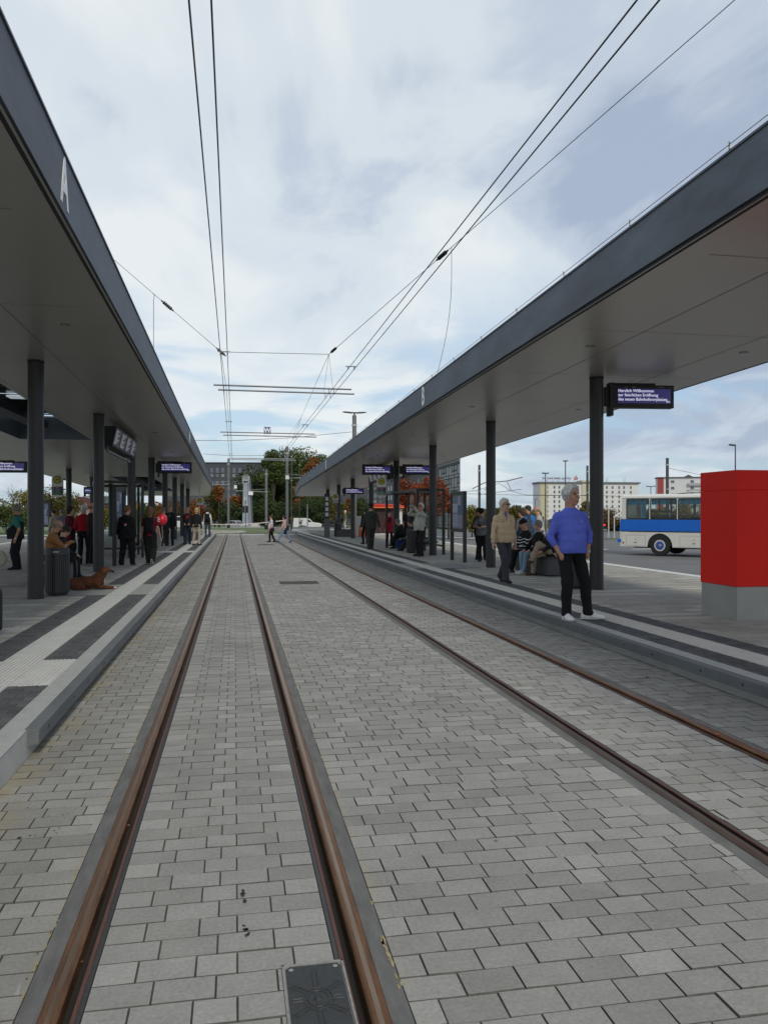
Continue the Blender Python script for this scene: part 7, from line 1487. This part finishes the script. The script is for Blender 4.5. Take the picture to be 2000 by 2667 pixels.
T(665, 1196, 160, 96, 'dark', 'dark green tree rising right behind the pylon', n=11000, low=.05, cl=34, group=G1); T(722, 1190, 165, 120, 'dark', 'dark tree directly behind the mast with the white box', n=15000, low=.0, cl=46, group=G1)
T(775, 1147, 168, 175, 'green', 'biggest green tree at the centre, towering over the others', n=26000, low=.02, cl=80, group=G1); T(845, 1165, 165, 95, 'green', 'green tree on the right flank of the biggest tree', n=11000, low=.05, cl=40, group=G1); T(712, 1165, 158, 70, 'green', 'green tree top left of the tallest mast', n=8000, low=.25, cl=30, group=G1)
T(820, 1188, 150, 70, 'orange', 'bright orange tree just above the edge of canopy B', n=5000, low=.42, cl=24, group=G1); T(790, 1222, 148, 44, 'orange', 'lower orange tree left of the bright orange tree', n=2600, low=.4, cl=16, group=G1)
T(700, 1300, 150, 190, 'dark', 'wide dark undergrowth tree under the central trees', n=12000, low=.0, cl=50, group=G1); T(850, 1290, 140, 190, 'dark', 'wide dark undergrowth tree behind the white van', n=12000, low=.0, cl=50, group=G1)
T(686, 1318, 150, 52, 'olive', 'small olive and yellow tree right of the pylon', n=2600, low=.04, group=G1); T(776, 1294, 142, 26, 'orange', 'slender young orange tree left of the slim white post', n=1100, low=.55, cl=12, group=G1); T(785, 1326, 144, 56, 'yellow', 'yellow-green shrub above the white van', n=2400, name='shrub', low=.02, group=G1)
T(815, 1305, 146, 60, 'brown', 'reddish brown tree right of the slim white post', n=2600, low=.05, group=G1); T(880, 1300, 96, 60, 'olive', 'olive tree between the far columns of platform B', n=2600, low=.03, group=G1); T(915, 1292, 104, 40, 'orange', 'small orange tree behind the far welcome display', n=1600, low=.3, group=G1); T(935, 1285, 90, 60, 'dark', 'dark green tree behind the tilted screens of platform B', n=3200, low=.02, group=G1); T(985, 1335, 80, 44, 'green', 'green shrub behind the man in the green jacket', n=1800, low=.02, name='shrub', group=G1)
T(1055, 1243, 62, 80, 'red', 'flame-red maple left half, behind the right shelter', n=4200, low=.42, cl=24, group=G1, ls=.16); T(1118, 1240, 60, 96, 'red', 'flame-red maple with wide crown behind the third right column', n=5200, low=.35, cl=26, group=G1, ls=.16); T(1168, 1275, 60, 44, 'red', 'red-orange branches right of the right shelter', n=1700, low=.45, cl=14, group=G1, ls=.16); T(1060, 1305, 74, 90, 'brown', 'dull reddish brown tree under the red maples', n=2600, low=.1, group=G1)
T(1229, 1314, 72, 54, 'yellow', 'yellow-green shrub between the notice board and the second right column', n=3200, low=.01, name='shrub', group=G1); T(1348, 1306, 185, 62, 'olive', 'grey-green round tree behind the man in the bright blue jacket', n=3600, low=.02, group=G1); T(1398, 1330, 190, 30, 'olive', 'smaller grey-green tree just left of the pale flats', n=2200, low=.02, group=G1)
T(1525, 1300, 95, 36, 'olive', 'olive tree peeking out behind the nearest right column', n=1800, low=.05, group=G1)
for i, (u, vt, w, kd, lab) in enumerate(((1585, 1318, 62, 'brown', 'golden brown tree just right of the nearest right column'), (1632, 1325, 60, 'olive', 'olive tree seen through the rear window of the bus'), (1680, 1322, 64, 'brown', 'brown tree seen through the second bus window'), (1728, 1318, 60, 'olive', 'olive tree behind the middle of the bus'), (1775, 1320, 70, 'brown', 'brown tree seen through the third bus window'), (1830, 1318, 70, 'olive', 'olive tree hidden by the edge of the red box'))): T(u, vt, 96, w, kd, lab, n=2400, low=.02, group=G1)
T(1782, 1300, 112, 36, 'yellow', 'yellow treetop showing above the bus roof', n=1200, low=.3, group=G1); bare_tree(1652, 1268, 118, 90, 'bare grey tree in front of the right end of the pale flats')
for u, lab in ((1590, 'low dark hedge right of the nearest right column'), (1340, 'low dark hedge behind the group by the right bench')): T(u, 1368, 100, 130, 'dark', lab, n=2600, low=.0, name='shrub', group=G1)
# far-off wood closing the horizon
n = 16000; r = np.random.default_rng(3); X_ = r.uniform(-420, 520, n); Y_ = 470 + r.normal(0, 12, n); hgt_ = 3.2 + 1.2 * np.sin(X_ * .05) + 1 * np.sin(X_ * .17 + 1) + .8 * np.sin(X_ * .41); Z_ = -1.5 + r.uniform(0, 1, n) ** .8 * hgt_; P = np.stack([X_, Y_, Z_], 1); a = r.normal(0, 1, (n, 3)); a /= np.linalg.norm(a, axis=1)[:, None]; b = np.cross(a, r.normal(0, 1, (n, 3))); b /= np.linalg.norm(b, axis=1)[:, None]; c = np.cross(a, b); s = 1.7
Q = np.stack([P - b * s, P - c * s, P + b * s, P + c * s], 1).reshape(-1, 3); tag(np_mesh('distant_wood', Q, np.arange(n * 4).reshape(-1, 4), LM['olive'], tone=r.uniform(0, 1, n)), 'far-off wood along the horizon', 'wood', kind='stuff')
# gantry rails by the distant stop at the right
t = thing('handrail', 'pale tubular rails and posts beside the rear of the bus', 'railing', cpt(1590, 70) + (gz(25, 66),), -TH); mb = MB()
for xx in (-1.0, -.2, .3, .9): mb.cyl((xx, 0, 0), (xx, 0, 2.6 if xx < .1 else 1.9), .05, n=6)
mb.cyl((-1.6, 0, 2.6), (.5, 0, 2.6), .05, n=6); mb.cyl((.3, 0, 1.9), (1.3, 0, 1.9), .05, n=6); mb.build('rails', mat('rail_pale', (.5, .5, .5), .5), t); MB().box((-.62, -.05, 1.15), (.22, .1, .14)).build('red_light', mat('signal_red', (.7, .02, .02), .4, emit=((1, .04, .03), .8)), t)
# lattice arm on the dark mast
x, y = cpt(1250, 62); t = thing('mast_bracket', 'lattice bracket with insulators reaching right from the dark mast', 'bracket', (x, y, hgt(1268, 62)), -TH); mb = MB(); s = 62 / FP; mb.tube([(-.6, 0, -.15), (.3, 0, .3), (2.1, 0, .45), (3.3, 0, .75)], .035, 5); mb.tube([(0, 0, -.6), (1.9, 0, -.35), (3.2, 0, -.2)], .02, 5); mb.tube([(.3, 0, -.3), (1.0, 0, .38)], .02, 4); mb.tube([(2.1, 0, .4), (2.4, 0, -.25)], .02, 4); mb.build('lattice', M_mastd, t)
